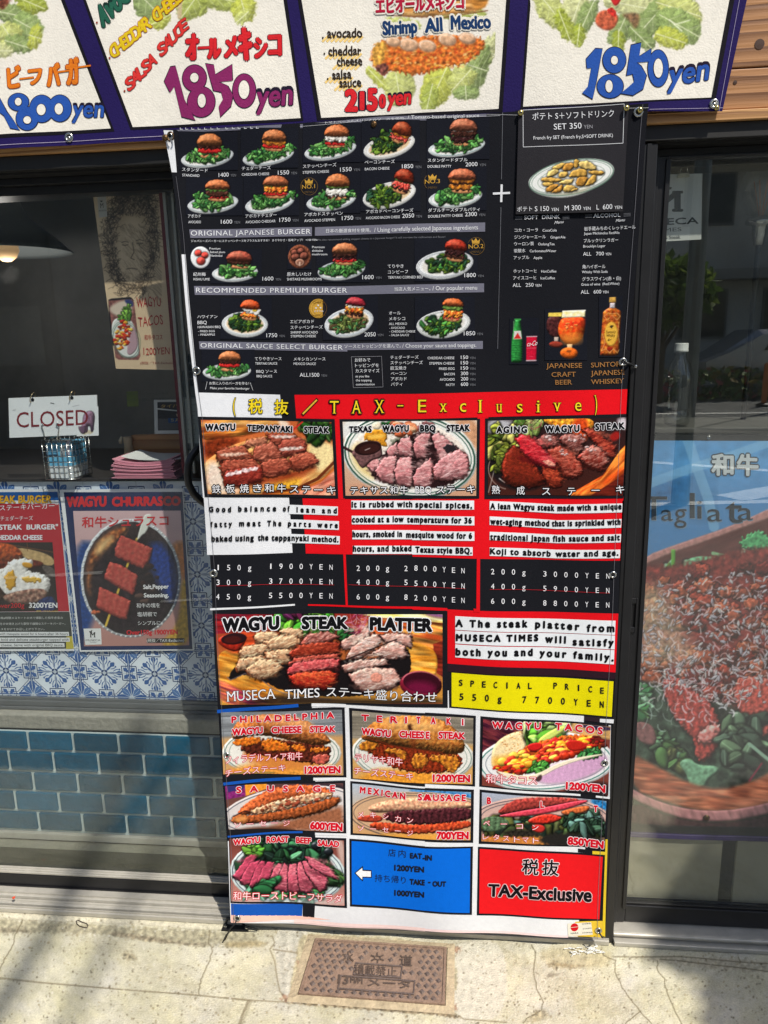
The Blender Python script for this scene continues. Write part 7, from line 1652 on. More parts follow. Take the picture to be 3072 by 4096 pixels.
for Q_ in ([(1120, 370), (1180, 340), (1280, 340), (1280, 400), (1180, 430), (1115, 410)], [(1330, 400), (1420, 390), (1520, 410), (1500, 480), (1470, 510), (1440, 440), (1340, 430)], [(1540, 430), (1680, 430), (1690, 520), (1560, 560)], [(1690, 440), (1900, 440), (1940, 470), (1930, 560), (1860, 590), (1800, 500), (1700, 480)]): im.shape(Q_, (214, 140, 40), r=16, bump=4, bs=16, tex=.3, ts=18, rg=10, col2=(150, 80, 30), spec=.25, sh=10)
im.shape([(1140, 330), (1150, 280), (1220, 190), (1380, 130), (1560, 120), (1760, 140), (1900, 220), (1980, 330), (1985, 420), (1860, 440), (1640, 400), (1400, 370), (1220, 350)], (214, 146, 70), r=100, k=.9, bump=3, bs=30, tex=.15, ts=50, col2=(168, 90, 36), rg=4); im.ell(1560, 200, 240, 50, .06, (240, 200, 130), soft=24, al=.6); im.shape([(1510, 200), (1550, 190), (1560, 240), (1530, 250)], (60, 30, 20), soft=5, rg=6); im.shape([(1540, 250), (1580, 260), (1590, 400), (1550, 400)], (120, 50, 20), soft=8, al=.6); im.line([(1170, 310), (1400, 370), (1800, 420)], 12, (110, 40, 20), .7)
put(im, 'sandwich_photo', 5)
im = photo('E8', [(470, 146), (1504, 220), (1484, 778), (460, 680)], (120, 60, 50), 3, 1.9)
im.shape([(460, 140), (900, 170), (700, 260), (540, 380), (460, 420)], (110, 44, 50), smooth=0, tex=.35, ts=40, st=7, ang=.35, col2=(60, 20, 40)); im.shape([(860, 160), (1510, 210), (1510, 330), (1200, 280), (900, 230)], (206, 160, 100), smooth=0, tex=.2, ts=50, st=6, ang=.08); im.shape([(1200, 200), (1510, 220), (1510, 260), (1300, 240)], (50, 40, 70), soft=4)
im.ell(980, 500, 560, 240, -.02, (232, 232, 232), r=20, k=.4); im.oval(980, 500, 530, 215, -.02, 8, (40, 110, 100)); im.oval(980, 500, 490, 190, -.02, 4, (60, 70, 90)); im.shape([(860, 600), (1050, 520), (1450, 430), (1490, 520), (1330, 640), (1050, 690), (900, 660)], (206, 160, 196), r=16, k=.3, soft=10, tex=.05)
im.shape([(535, 520), (540, 380), (620, 290), (760, 240), (860, 260), (920, 330), (820, 380), (700, 480), (560, 540)], (244, 220, 170), r=24, k=.5, bump=2, bs=20, tex=.08); im.blobs(700, 330, 130, 70, -.4, 40, 7, [(206, 140, 80), (222, 170, 100)], 4, bump=0, r=2); im.shape([(540, 450), (640, 440), (760, 400), (640, 520), (550, 540)], (230, 160, 40), soft=12, al=.7)
im.leaves(960, 270, 160, 60, -.15, 30, 100, [(120, 186, 66), (150, 206, 90), (90, 160, 50), (190, 222, 140)], 4, .3); im.shape([(900, 330), (1000, 260), (1120, 210), (1160, 240), (1040, 320), (960, 350)], (206, 222, 110), r=20, k=.6)
im.shape([(540, 540), (700, 440), (850, 350), (1150, 290), (1330, 290), (1470, 360), (1420, 420), (1200, 460), (1000, 520), (820, 600), (640, 590)], (176, 60, 30), r=24, bump=6, bs=18, tex=.4, ts=20, rg=8, k=.8, col2=(214, 110, 30), spec=.15)
im.blobs(1000, 430, 400, 70, -.22, 110, 42, [(206, 36, 30), (226, 170, 40), (190, 50, 26), (232, 190, 70), (150, 36, 24), (222, 150, 40)], 8, spec=.2); im.blobs(680, 560, 130, 30, .1, 26, 26, [(190, 40, 26), (120, 40, 24), (214, 160, 40)], 9)
im.shape([(820, 360), (900, 340), (960, 360), (930, 410), (840, 410)], (200, 30, 30), r=14, bump=2, bs=20, spec=.2); im.shape([(1150, 330), (1280, 340), (1330, 400), (1200, 430), (1140, 390)], (190, 36, 26), r=16, bump=4, bs=16, spec=.3); im.blobs(1400, 350, 60, 40, .4, 16, 24, [(140, 30, 26), (90, 30, 24)], 3)
im.leaves(920, 545, 70, 30, -.3, 20, 40, [(60, 130, 50), (90, 160, 70)], 5); im.leaves(1340, 440, 90, 26, -.15, 20, 36, [(50, 120, 60), (90, 150, 90)], 6)
im.shape([(560, 560), (620, 570), (860, 620), (1100, 500), (1440, 440), (1450, 452), (1120, 530), (880, 650), (700, 640)], (240, 226, 200), r=5, soft=2); im.shape([(880, 640), (940, 590), (950, 630), (920, 660)], (70, 50, 50), soft=3)
im.shape([(1120, 720), (1500, 650), (1500, 800), (1130, 800)], (26, 26, 30), soft=10, al=.9)
put(im, 'taco_photo', 5)
im = photo('E7', [(45, 690), (993, 686), (1000, 1070), (72, 1046)], (90, 60, 60), 3, 1.9, (140, 84, 60))
im.shape([(30, 680), (210, 680), (205, 780), (50, 800)], (130, 40, 110), smooth=0, tex=.2); im.shape([(200, 680), (380, 670), (370, 730), (206, 780)], (236, 150, 50), smooth=0, tex=.1); im.shape([(60, 690), (200, 684), (190, 720), (70, 740)], (50, 50, 110), smooth=0); im.shape([(560, 690), (1000, 690), (1000, 760), (700, 720)], (50, 40, 50), soft=6)
im.ell(560, 900, 560, 190, -.12, (214, 206, 204), r=16, k=.3); im.oval(560, 900, 530, 170, -.12, 5, (30, 40, 60)); im.shape([(600, 960), (900, 880), (1000, 860), (1000, 1070), (300, 1070)], (150, 94, 66), soft=14, tex=.1)
im.shape([(130, 900), (300, 780), (420, 720), (650, 690), (830, 710), (930, 760), (880, 800), (560, 820), (340, 900), (180, 950)], (164, 76, 42), r=50, k=.9, bump=4, bs=22, tex=.3, ts=30, col2=(220, 110, 60), rg=6)
im.shape([(230, 900), (420, 840), (640, 780), (880, 750), (930, 790), (700, 850), (500, 900), (270, 950)], (176, 120, 90), r=20, k=.9, bump=5, bs=16, tex=.3, ts=18, col2=(206, 180, 140), rg=8, spec=.2); im.blobs(560, 860, 260, 36, -.2, 44, 22, [(200, 150, 110), (150, 70, 50), (220, 200, 170), (120, 60, 40)], 5)
im.shape([(80, 960), (160, 920), (240, 950), (560, 900), (900, 800), (960, 790), (980, 830), (900, 890), (620, 970), (300, 1010), (100, 1000)], (158, 84, 46), r=30, k=.9, bump=3, bs=22, tex=.3, ts=24, col2=(140, 66, 30), rg=6, sh=14); im.shape([(90, 970), (170, 930), (230, 960), (180, 1000)], (232, 160, 90), soft=10, al=.8); im.line([(110, 940), (200, 900), (280, 930)], 10, (40, 20, 20), .7)
im.shape([(60, 1060), (300, 1030), (600, 1050), (600, 1075), (60, 1075)], (80, 44, 30), soft=8)
put(im, 'sausage_photo', 5)
im = photo('E7', [(1068, 690), (2031, 735), (2026, 1118), (1076, 1080)], (176, 190, 206), 3, 1.9, (206, 150, 90))
im.shape([(1500, 700), (2050, 730), (2050, 800), (1600, 760)], (60, 130, 190), soft=8, tex=.2); im.ell(1640, 930, 600, 200, .02, (206, 166, 130), r=16, k=.3); im.oval(1640, 930, 590, 190, .02, 5, (40, 40, 50)); im.oval(1640, 930, 560, 170, .02, 4, (50, 50, 60)); im.shape([(1300, 1060), (2050, 1040), (2050, 1130), (1300, 1120)], (226, 160, 70), soft=14)
im.shape([(1180, 880), (1300, 820), (1560, 770), (1900, 780), (2050, 820), (2050, 870), (1700, 880), (1400, 900), (1240, 920)], (206, 140, 110), r=40, k=.8, tex=.2, ts=40, col2=(232, 190, 150), bump=3, bs=30)
im.shape([(1300, 940), (1380, 890), (1600, 870), (2050, 850), (2050, 960), (1700, 990), (1400, 990)], (70, 30, 36), r=24, k=.9, bump=7, bs=14, tex=.4, ts=14, rg=8, spec=.15)
im.shape([(1095, 965), (1180, 935), (1320, 935), (1310, 990), (1150, 992)], (170, 60, 40), r=16, k=.8, tex=.2, spec=.2); im.shape([(1200, 1000), (1320, 985), (1560, 1000), (2050, 950), (2050, 1020), (1700, 1060), (1400, 1070), (1230, 1040)], (204, 84, 44), r=24, k=.9, bump=3, bs=20, tex=.25, ts=24, col2=(160, 50, 30), rg=5)
put(im, 'sausage_photo', 5)
im = photo('E8', [(460, 736), (1469, 822), (1450, 1199), (456, 1130)], (170, 180, 200), 3, 1.9, (150, 110, 80))
im.shape([(1330, 800), (1480, 820), (1480, 900), (1380, 880)], (40, 120, 180), soft=6, tex=.3); im.ell(950, 960, 560, 190, .04, (206, 170, 160), r=16, k=.3); im.oval(950, 960, 540, 170, .04, 5, (30, 40, 60)); im.oval(950, 960, 500, 150, .04, 4, (30, 40, 60))
im.leaves(960, 1030, 470, 66, .05, 110, 80, [(40, 66, 40), (70, 96, 50), (110, 116, 60), (30, 50, 40), (90, 130, 120), (120, 130, 80)], 7); im.shape([(456, 930), (640, 930), (700, 1000), (560, 1060), (456, 1040)], (84, 110, 80), r=16, bump=3, bs=20, tex=.3)
im.shape([(560, 1060), (800, 1010), (1000, 1100), (760, 1120)], (40, 36, 30), soft=12, tex=.4); im.shape([(456, 1090), (640, 1100), (1060, 1100), (1040, 1180), (456, 1140)], (206, 130, 60), soft=5, rg=8, tex=.1); im.shape([(880, 1120), (1080, 1060), (1460, 1120), (1460, 1210), (1060, 1200)], (36, 34, 32), soft=8, rg=10)
im.shape([(580, 900), (640, 830), (780, 780), (960, 780), (1200, 800), (1330, 830), (1200, 860), (900, 880), (640, 920)], (150, 56, 50), r=40, k=.9, bump=3, bs=22, tex=.25, ts=30, rg=5); im.shape([(590, 920), (800, 880), (1000, 860), (1310, 810), (1320, 835), (1100, 900), (800, 930), (620, 935)], (214, 66, 84), r=16, k=.7, tex=.15, spec=.2, sh=10)
im.shape([(1100, 900), (1240, 870), (1340, 860), (1320, 910), (1180, 940), (1110, 925)], (206, 104, 56), r=16, k=.8, tex=.2, sh=8); im.shape([(820, 960), (930, 920), (1040, 920), (1130, 960), (1000, 1000), (860, 995)], (206, 50, 36), r=20, k=.9, bump=4, bs=16, tex=.25, spec=.3, sh=10); im.shape([(860, 1000), (950, 1000), (980, 1040), (940, 1075), (870, 1050)], (196, 50, 44), r=16, k=.8, spec=.2); im.leaves(1300, 1000, 140, 60, .1, 40, 60, [(40, 66, 50), (60, 90, 70), (100, 140, 130)], 17)
put(im, 'sandwich_photo', 5)
im = photo('F1', [(76, 150), (1003, 166), (1010, 682), (100, 642)], (110, 52, 44), 3, 1.9, (196, 140, 130))
im.shape([(940, 160), (1010, 160), (1010, 420), (960, 300)], (190, 160, 150), soft=8); plate_bg(im, 550, 420, 470, 265, .06, (206, 220, 220), (40, 50, 70)); im.ell(540, 420, 400, 205, .06, (34, 50, 40), soft=10, tex=.3)
im.leaves(560, 230, 340, 70, .06, 80, 70, [(30, 70, 50), (60, 120, 80), (26, 44, 40), (90, 150, 110), (40, 90, 50)], 8); im.leaves(540, 420, 400, 150, .1, 60, 60, [(30, 60, 40), (40, 90, 60), (24, 40, 34)], 9); im.leaves(260, 260, 60, 40, 0, 16, 50, [(110, 170, 60), (80, 140, 50)], 10); im.leaves(900, 430, 70, 60, .6, 20, 60, [(50, 90, 50), (80, 120, 60)], 11)
for x, y in ((775, 210), (880, 255)): im.ell(x, y, 38, 30, 0, (30, 34, 40), r=28, spec=.5, k=.9)
im.leaves(520, 580, 330, 40, .05, 40, 60, [(90, 150, 120), (50, 110, 60), (40, 90, 50)], 13)
for i, Q_ in enumerate(([(110, 440), (220, 300), (250, 285), (290, 300), (230, 420), (160, 480)], [(165, 480), (240, 350), (320, 330), (310, 370), (250, 500), (200, 515)], [(240, 520), (290, 390), (330, 335), (365, 345), (340, 440), (285, 545)], [(290, 530), (340, 400), (380, 345), (435, 350), (400, 460), (370, 520)], [(385, 510), (440, 390), (470, 355), (500, 370), (470, 450), (440, 530)], [(440, 555), (480, 440), (515, 355), (545, 380), (550, 520), (540, 580)],
                          [(552, 560), (548, 440), (560, 365), (620, 360), (635, 460), (650, 565), (600, 590)], [(640, 540), (625, 430), (630, 345), (660, 345), (690, 430), (760, 535), (720, 580), (655, 575)], [(665, 340), (700, 330), (870, 465), (850, 540), (810, 570), (760, 510), (690, 420)], [(685, 295), (740, 305), (880, 375), (955, 465), (860, 440), (740, 380)])):
 steak(im, Q_, (206, 84, 110), (226, 130, 140) if i > 3 else (160, 54, 80), r=14, bump=2, bs=14, tex=.18, ts=16, edge=(40, 20, 30), spec=.1, k=.6, sh=8, rg=4)
im.leaves(350, 540, 90, 36, .1, 8, 90, [(40, 100, 60), (60, 130, 80)], 15, .15)
im.shape([(120, 640), (500, 640), (900, 640), (1010, 600), (1010, 690), (110, 650)], (206, 216, 216), soft=14, al=.6)
put(im, 'salad_photo', 5)
def eyelet(o, sheet, c, r, f, mat_, z=.0014, hole=(14, 14, 16)):
 p = sheet.pts([px(c, f)], 0)[0]; a = onY([px((c[0] + r, c[1]), f)], sheet.y)[0]; R = abs(a[0] - p[0])
 prof = [(R * .52, .0004), (R * .55, -.0008), (R * .66, -z), (R * .86, -z), (R, -.0006), (R * 1.02, .0006)]
 e = part('eyelet', MB().lathe(prof, (p[0], p[1] - .0018, p[2]), 'Y', 28), mat_, o, True)
 part('eyelet_hole', MB().lathe([(0, 0), (R * .54, 0)], (p[0], p[1] - .0016, p[2]), 'Y', 20, S(*hole)), M_['vc'], e)
 return p, R
for c, r, f in (((130, 395), 44, 'D7'), ((136, 634), 30, 'E3'), ((57, 440), 26, 'E7'), ((148, 776), 27, 'F1'), ((1288, 706), 40, 'F3'), ((1478, 642), 27, 'E4'), ((1456, 516), 30, 'E8'), ((1408, 912), 28, 'F2'), ((1356, 100), 40, 'B3'), ((92, 245), 28, 'B1')):
 eyelet(bn, cl, c, r, f, M_['steel'])
sc_ = PY((1371, 82), YB - .003, 'B3')
def screw(o, p, r, m, name='screw'):
 e = part(name, MB().lathe([(0, -r * .55), (r * .5, -r * .5), (r, -r * .05), (r, r * .3)], tuple(p), 'Y', 18), m, o, True)
 cr = MB()
 for a in (.6, .6 + math.pi / 2):
  d = np.array([math.cos(a), 0, math.sin(a)]) * r * .62; n_ = np.array([-math.sin(a), 0, math.cos(a)]) * r * .14
  q0 = np.array(p) + np.array([0, -r * .56, 0]); cr.add([q0 - d - n_, q0 + d - n_, q0 + d + n_, q0 - d + n_], [(0, 1, 2, 3)], S(40, 36, 26))
 part('slot', cr, M_['vc'], e)
 return e
screw(bn, sc_, .0052, M_['brass'])
for f, c, r in (('B1', (46, 262), 28), ('B2', (464, 132), 26)):
 p = PY(c, YB - .004, f); R = r * FR[f][2] * .00052
 tk = MB(); tk.lathe([(0, -R * .4), (R * .6, -R * .3), (R, .001)], tuple(p), 'Y', 20)
 for k in range(14):
  a = k * math.pi / 7; tk.tube([(p[0] + R * .35 * math.cos(a), p[1] - R * .34, p[2] + R * .35 * math.sin(a)), (p[0] + R * .95 * math.cos(a), p[1] - R * .05, p[2] + R * .95 * math.sin(a))], R * .07, 5)
 part('tack', tk, M_['bronze'], bn, True)
p = PY((80, 252), YB - .004, 'B1'); part('screw_eye', MB().tube([(p[0] + .006 * math.cos(a) + .004, p[1], p[2] + .008 * math.sin(a)) for a in np.linspace(-1, 4.5, 14)], .0014, 8), M_['bronze'], bn, True)
part('cable_tie', MB().tube([PY((1300, 712), YB - .002, 'F3'), PY((1330, 718), YB - .006, 'F3'), PY((1400, 742), -.016, 'F3')], .0022, 8), M_['plastic'], bn, True)
part('cable_tie_end', MB().lathe([(0, -.002), (.003, -.001), (.003, .002)], tuple(PY((1405, 748), -.018, 'F3')), 'Y', 12), M_['steel'], bn)
tm_ = []
for Q_ in ([(148, 782), (128, 800), (92, 830), (60, 880), (40, 970)], [(146, 784), (120, 806), (80, 840), (50, 900), (22, 990)]):
 tm_.append(Q_)
p0 = np.array(PY((148, 780), YB - .003, 'F1'))
for k, (dx, dy) in enumerate(((-.050, -.062), (-.040, -.052))):
 e_ = PZ(((22, 990), (40, 970))[k], .002, 'F1')
 m = (p0 + e_) / 2 + np.array([0, -.006, .006])
 part('cable_tie', MB().tube([p0, p0 + np.array([-.006, -.012, -.012]), m, e_], .0016, 6), M_['plastic'], bn, True)
p1 = np.array(PY((1410, 914), YB - .003, 'F2')); part('cable_tie', MB().tube([p1, p1 + np.array([.006, -.006, -.006]), p1 + np.array([.012, .004, -.014])], .002, 6), M_['plastic'], bn, True)
def seam(P_, w, col, f='S'):
 sm = Sheet(YB, dyB); fr(f); sm.line([tuple(q) for q in P_], w, col, 6); part('seam', sm.mb, M_['print'], bn)
seam(along([(b[0] - 24, b[1] + 4) for b in Rp], 60), 1.5, S(112, 112, 118))
seam(along([(b[0] + 16, b[1] + 4) for b in Lp if b[1] > 660], 50), 1.5, S(100, 100, 106))
seam([(100, 792), (660, 826), (1660, 885)], 2.5, S(246, 226, 222), 'F1')
seam([(96, 120), (362, 128)], 3, S(170, 170, 176), 'B3'); seam([(1278, 66), (1440, 66)], 3, S(190, 190, 190), 'B3')
YF = YB - .0045
dyF = lambda x, z: dyB(x, z) * .8
fr('B3')
fc = thing('price_card', 'dark grey card with a plate of fried potatoes screwed onto the banner top right', 'card', PY((800, 940), YF, 'B3'))
fs = Sheet(YF, dyF)
Qc = [(362, 86), (1280, 20), (1228, 922), (338, 948)]
im = Pic([(x, y) for x, y in Qc], 2.2, (44, 43, 48), (46, 45, 48))
im.shape([(430, 700), (480, 620), (640, 530), (850, 484), (1020, 484), (1130, 520), (1166, 580), (1130, 650), (1000, 730), (840, 800), (660, 818), (500, 780)], (206, 210, 206), r=14, k=.5)
im.shape([(432, 690), (480, 618), (640, 528), (850, 482), (1020, 482), (1128, 518), (1164, 576), (1126, 640), (1000, 716), (840, 776), (660, 794), (500, 764)], (232, 234, 230), r=10, k=.4)
im.oval(800, 640, 355, 140, -.19, 8, (92, 124, 106)); im.oval(800, 640, 335, 124, -.19, 4, (92, 124, 106)); im.oval(800, 642, 285, 98, -.19, 4, (120, 140, 120)); im.shape([(560, 740), (760, 790), (980, 700), (900, 760), (700, 790)], (190, 176, 140), soft=8, al=.7)
WE = [(214, 166, 78), (226, 184, 96), (196, 140, 60), (232, 200, 120)]
rr = random.Random(4)
for Q_ in ([(640, 560), (700, 525), (770, 520), (720, 570), (650, 590)], [(720, 590), (740, 530), (820, 515), (830, 560), (780, 590)], [(820, 500), (840, 486), (866, 500), (860, 560), (825, 570)], [(860, 510), (940, 500), (1000, 540), (1020, 580), (940, 580), (870, 560)], [(590, 640), (620, 580), (680, 570), (700, 600), (640, 640)], [(700, 600), (760, 590), (780, 620), (740, 650), (690, 640)], [(770, 640), (800, 590), (880, 560), (940, 590), (930, 640), (840, 640)], [(940, 590), (1000, 580), (1078, 590), (1070, 620), (990, 620), (950, 610)],
           [(548, 650), (600, 640), (700, 650), (740, 670), (640, 690), (556, 680)], [(690, 690), (740, 660), (830, 650), (800, 700), (720, 700)], [(835, 700), (850, 640), (920, 630), (946, 650), (900, 720), (860, 715)], [(910, 710), (950, 650), (990, 610), (1016, 640), (1000, 690), (930, 715)], [(550, 690), (600, 680), (660, 690), (640, 720), (580, 720)], [(585, 765), (600, 720), (660, 695), (706, 705), (640, 765)], [(630, 768), (680, 730), (730, 690), (730, 760), (660, 772)], [(730, 765), (740, 705), (820, 705), (850, 735), (800, 765)], [(780, 760), (820, 730), (856, 730), (850, 750)]):
 c_ = rr.choice(WE); im.shape(Q_, c_, r=18, k=.9, bump=1.5, bs=26, tex=.14, ts=24, col2=tuple(v * .8 for v in c_), smooth=1, sh=14, rg=3, spec=.1)
pot = im.mesh(fs, 1)
fr('B3')
fs.line([(398, 85), (1240, 30), (1230, 355), (399, 393)], 5, S(200, 202, 206), 3, closed=True)
T2 = fs.text
T2('ポテト S＋ソフトドリンク', (476, 168), (1156, 134), 58, SW, 4, cjk=True); T2('SET 350', (654, 246), (886, 232), 48, SW, 4); T2('YEN', (904, 234), (978, 231), 30, S(150, 150, 156), 4); T2('French fry SET (French fry,S+SOFT DRINK)', (484, 332), (1146, 302), 28, SW, 4)
T2('ポテト', (350, 928), (474, 922), 40, SW, 4); T2('S 150', (496, 924), (614, 920), 40, SW, 4); T2('YEN', (632, 922), (694, 920), 26, SW, 4); T2('M 300', (744, 916), (880, 910), 40, SW, 4); T2('YEN', (898, 912), (960, 910), 26, SW, 4); T2('L', (1010, 908), (1030, 907), 40, SW, 4); T2('600', (1062, 906), (1140, 902), 40, SW, 4); T2('YEN', (1158, 904), (1220, 902), 26, SW, 4)
part('printed_sheet', pot, M_['print'], fc, True); part('lettering', fs.mb, M_['print'], fc)
for c in ((380, 105), (1258, 66)): screw(fc, PY(c, YF - .003, 'B3'), .0052, M_['brass'])
YS = -.036
dyS = lambda x, z: .0018 * np.sin(9 * x + 1) * np.cos(14 * z) + .0012 * np.sin(31 * x)
fr('S')
cv = thing('canvas_sign', 'dark purple canvas sign with four hand-drawn burger price cards above the doors', 'sign', (-.2, YS, 1.83))
cs_ = Sheet(YS, dyS)
Tp = along([(-420, -330), (3062, -330)], 120); Bt = along([(-420, 620), (0, 596), (654, 559), (2597, 446), (2889, 445)], 120)
v = np.linspace(0, 1, 34)[:, None, None]
W = cs_.pts(((1 - v) * Tp[None] + v * Bt[None]).reshape(-1, 2), 0).reshape(34, 120, 3)
PUR = S(34, 24, 82)
m_ = MB(); m_.grid(W, PUR); W2 = W.copy(); W2[..., 1] += .0009; m_.grid(W2, PUR, flip=True)
for a, b in ((W[0], W2[0]), (W[-1], W2[-1]), (W[:, 0], W2[:, 0]), (W[:, -1], W2[:, -1])): m_.grid(np.stack([a, b]), PUR)
part('cloth', m_, M_['paint'], cv, True)
h = Sheet(YS, dyS); CW = S(236, 231, 219); CB = S(20, 18, 26); INK = S(30, 22, 44)
fr('A1')
h.quad([(-300, -500), (230, -500), (742, 852), (-300, 915)], CB, 1); h.quad([(-300, -500), (200, -500), (718, 832), (-300, 888)], CW, 2)
h.quad([(360, -500), (1790, -500), (1968, 785), (846, 842)], CB, 1); h.quad([(378, -500), (1760, -500), (1950, 767), (860, 823)], CW, 2)
fr('A2'); h.quad([(190, -500), (1680, -500), (1598, 724), (398, 785)], CB, 1); h.quad([(210, -500), (1655, -500), (1572, 703), (425, 767)], CW, 2)
fr('A3'); h.quad([(140, -500), (1540, -500), (1320, 640), (55, 705)], CB, 1); h.quad([(158, -500), (1505, -500), (1290, 632), (72, 691)], CW, 2)
def num(ch, P, col, ink=INK, L=4, hole=(236, 231, 219)):
 """fat hand-drawn figures with inked edges"""
 if ch == 'p':
  c = np.mean(P, 0); h.poly([tuple(c + (np.array(q) - c) * 1.0 + (np.array(q) - c) / (np.linalg.norm(np.array(q) - c) + 1e-6) * 6) for q in P], ink, L); h.poly(P, col, L + 1)
 else:
  for (x, y, rx, ry, hx, hy, ax, ay) in P: h.disc((x, y), rx + 5, ry + 5, ink, L, 30)
  for (x, y, rx, ry, hx, hy, ax, ay) in P: h.disc((x, y), rx, ry, col, L + 1, 30)
  for (x, y, rx, ry, hx, hy, ax, ay) in P: h.disc((hx, hy), ax + 4, ay + 4, ink, L + 2, 24); h.disc((hx, hy), ax, ay, S(*hole), L + 3, 24)
VIO, BLU, RDD = S(134, 38, 96), S(40, 84, 168), S(212, 36, 44)
fr('A1')
num('p', [(1065, 530), (1105, 435), (1138, 430), (1152, 480), (1192, 640), (1250, 745), (1266, 780), (1175, 755), (1160, 690), (1130, 560), (1102, 600)], VIO)
num('8', [(1262, 508, 78, 85, 1262, 506, 27, 30), (1306, 662, 90, 98, 1310, 655, 26, 44)], VIO)
num('p', [(1335, 415), (1390, 425), (1400, 488), (1505, 420), (1508, 525), (1420, 534), (1478, 560), (1512, 620), (1498, 690), (1430, 760), (1420, 692), (1448, 645), (1436, 598), (1388, 590)], VIO)
num('8', [(1584, 590, 74, 110, 1583, 583, 34, 60)], VIO)
num('p', [(-60, 650), (5, 640), (50, 730), (84, 770), (132, 845), (70, 832), (30, 750), (-60, 690)], BLU)
num('8', [(124, 664, 66, 56, 124, 662, 21, 25), (180, 770, 70, 76, 182, 780, 24, 24)], BLU); num('8', [(272, 706, 76, 88, 270, 712, 28, 36)], BLU); num('8', [(388, 702, 74, 86, 382, 706, 26, 36)], BLU)
h.text('yen', (465, 762), (672, 762), 116, BLU, 4, bold=.02, out=INK, ow=.025, shear=.1)
fr('A2'); h.text('yen', (2, 700), (238, 682), 150, VIO, 4, bold=.022, out=INK, ow=.03, shear=.08)
fr('A3')
num('p', [(480, 385), (540, 315), (586, 318), (570, 400), (548, 520), (522, 642), (455, 602), (492, 560), (515, 440), (486, 445)], BLU)
num('8', [(663, 390, 74, 84, 663, 392, 22, 28), (636, 560, 84, 76, 628, 560, 23, 40)], BLU)
num('p', [(770, 295), (836, 280), (824, 368), (900, 318), (894, 402), (806, 408), (834, 432), (868, 490), (846, 580), (782, 620), (702, 606), (748, 570), (790, 532), (782, 482), (742, 492)], BLU)
num('8', [(945, 446, 66, 120, 945, 446, 29, 62)], BLU)
h.text('yen', (1004, 566), (1270, 520), 150, BLU, 4, bold=.022, out=INK, ow=.02, shear=.22)
fr('A2')
for ch, x0, x1, y, hh_ in (('2', 575, 662, 728, 148), ('1', 672, 704, 716, 124), ('5', 718, 790, 720, 150), ('0', 796, 842, 702, 92)): h.text(ch, (x0, y), (x1, y), hh_, RDD, 4, bold=.045, out=INK, ow=.02)
h.text('yen', (850, 690), (1005, 678), 104, RDD, 4, bold=.03, out=INK, ow=.02, shear=.1)
for t, xa, xb, y in (('avocado', 462, 690, 250), ('cheddar', 470, 684, 366), ('cheese', 526, 690, 432), ('salsa', 496, 622, 520), ('sauce', 542, 684, 572)): h.text(t, (xa, y), (xb, y - 10), 62, S(50, 38, 28), 5, bold=.02, jit=.05)
for x, y in ((434, 246), (444, 350), (466, 514)): h.disc((x, y), 6, 7, S(50, 38, 28), 5, 8)
for x, y, w in ((430, 260, 260), (450, 372, 230), (500, 440, 180), (450, 528, 170), (510, 578, 170)):
 for k in range(int(w / 28)): h.line([(x + k * 28, y + 12), (x + k * 28 + 38, y - 26)], 15, S(240, 206, 128), 3)
h.text('エビオールメキシコ', (775, 96), (1350, 66), 110, S(178, 24, 58), 6, bold=.03, out=CW, ow=.07)
for t, xa, xb, y in (('Shrimp', 820, 1048, 232), ('All', 1095, 1212, 220), ('Mexico', 1262, 1524, 200)): h.text(t, (xa, y), (xb, y - 14), 92, S(24, 58, 104), 6, bold=.035, out=CW, ow=.06, jit=.03)
fr('A1')
for ch, x, y, hh_ in zip('オールメキシコ', (1250, 1330, 1392, 1500, 1592, 1690, 1782), (400, 360, 392, 385, 400, 384, 372), (185, 90, 150, 160, 230, 150, 170)): h.text(ch, (x - 46, y), (x + 46, y - 4), hh_, RDD, 4, bold=.035, out=S(110, 24, 40), ow=.02)
for ch, x, y, hh_ in zip('ービーフバーガー', (-40, 100, 178, 235, 352, 408, 478, 548), (545, 585, 545, 560, 575, 500, 560, 470), (60, 150, 60, 120, 160, 60, 180, 60)): h.text(ch, (x - 46, y), (x + 46, y - 12), hh_, S(226, 122, 30), 4, bold=.03, out=S(150, 60, 30), ow=.02)
def slant(t, P0, P1, hh_, col, ink):
 for i, ch in enumerate(t):
  f = i / (len(t) - 1); x = P0[0] + (P1[0] - P0[0]) * f; y = P0[1] + (P1[1] - P0[1]) * f
  if ch != ' ': h.text(ch, (x, y), (x + 50, y - 42), hh_, col, 4, bold=.03, out=ink, ow=.025, jit=.03)
slant('CHEDDAR CHEESE', (735, 395), (1180, 10), 92, S(222, 190, 30), S(176, 70, 40)); slant('SALSA SAUCE', (835, 600), (1180, 225), 84, S(216, 54, 50), S(130, 30, 30)); slant('Avocado', (672, 190), (930, -90), 150, S(36, 96, 76), S(20, 50, 44))
for x, y in ((634, 152), (716, 380), (810, 592)): h.disc((x, y), 7, 7, S(150, 60, 40), 5, 8)
fr('A1'); h.line([(-300, 960), (0, 942), (520, 912), (1055, 880)], 2.5, S(196, 186, 206), 4)
fr('A3'); h.line([(888, 712), (1365, 700)], 2.5, S(180, 170, 196), 4); h.line([(1475, 0), (1340, 722)], 2.5, S(170, 160, 190), 4)
part('lettering', h.mb, M_['paint'], cv)
def wash(f, Q):
 fr(f); return Pic(Q, 2.6, (236, 231, 219))
LT = [(206, 214, 90), (186, 200, 96), (160, 184, 110), (214, 222, 130), (150, 172, 104), (222, 226, 160), (176, 190, 70)]
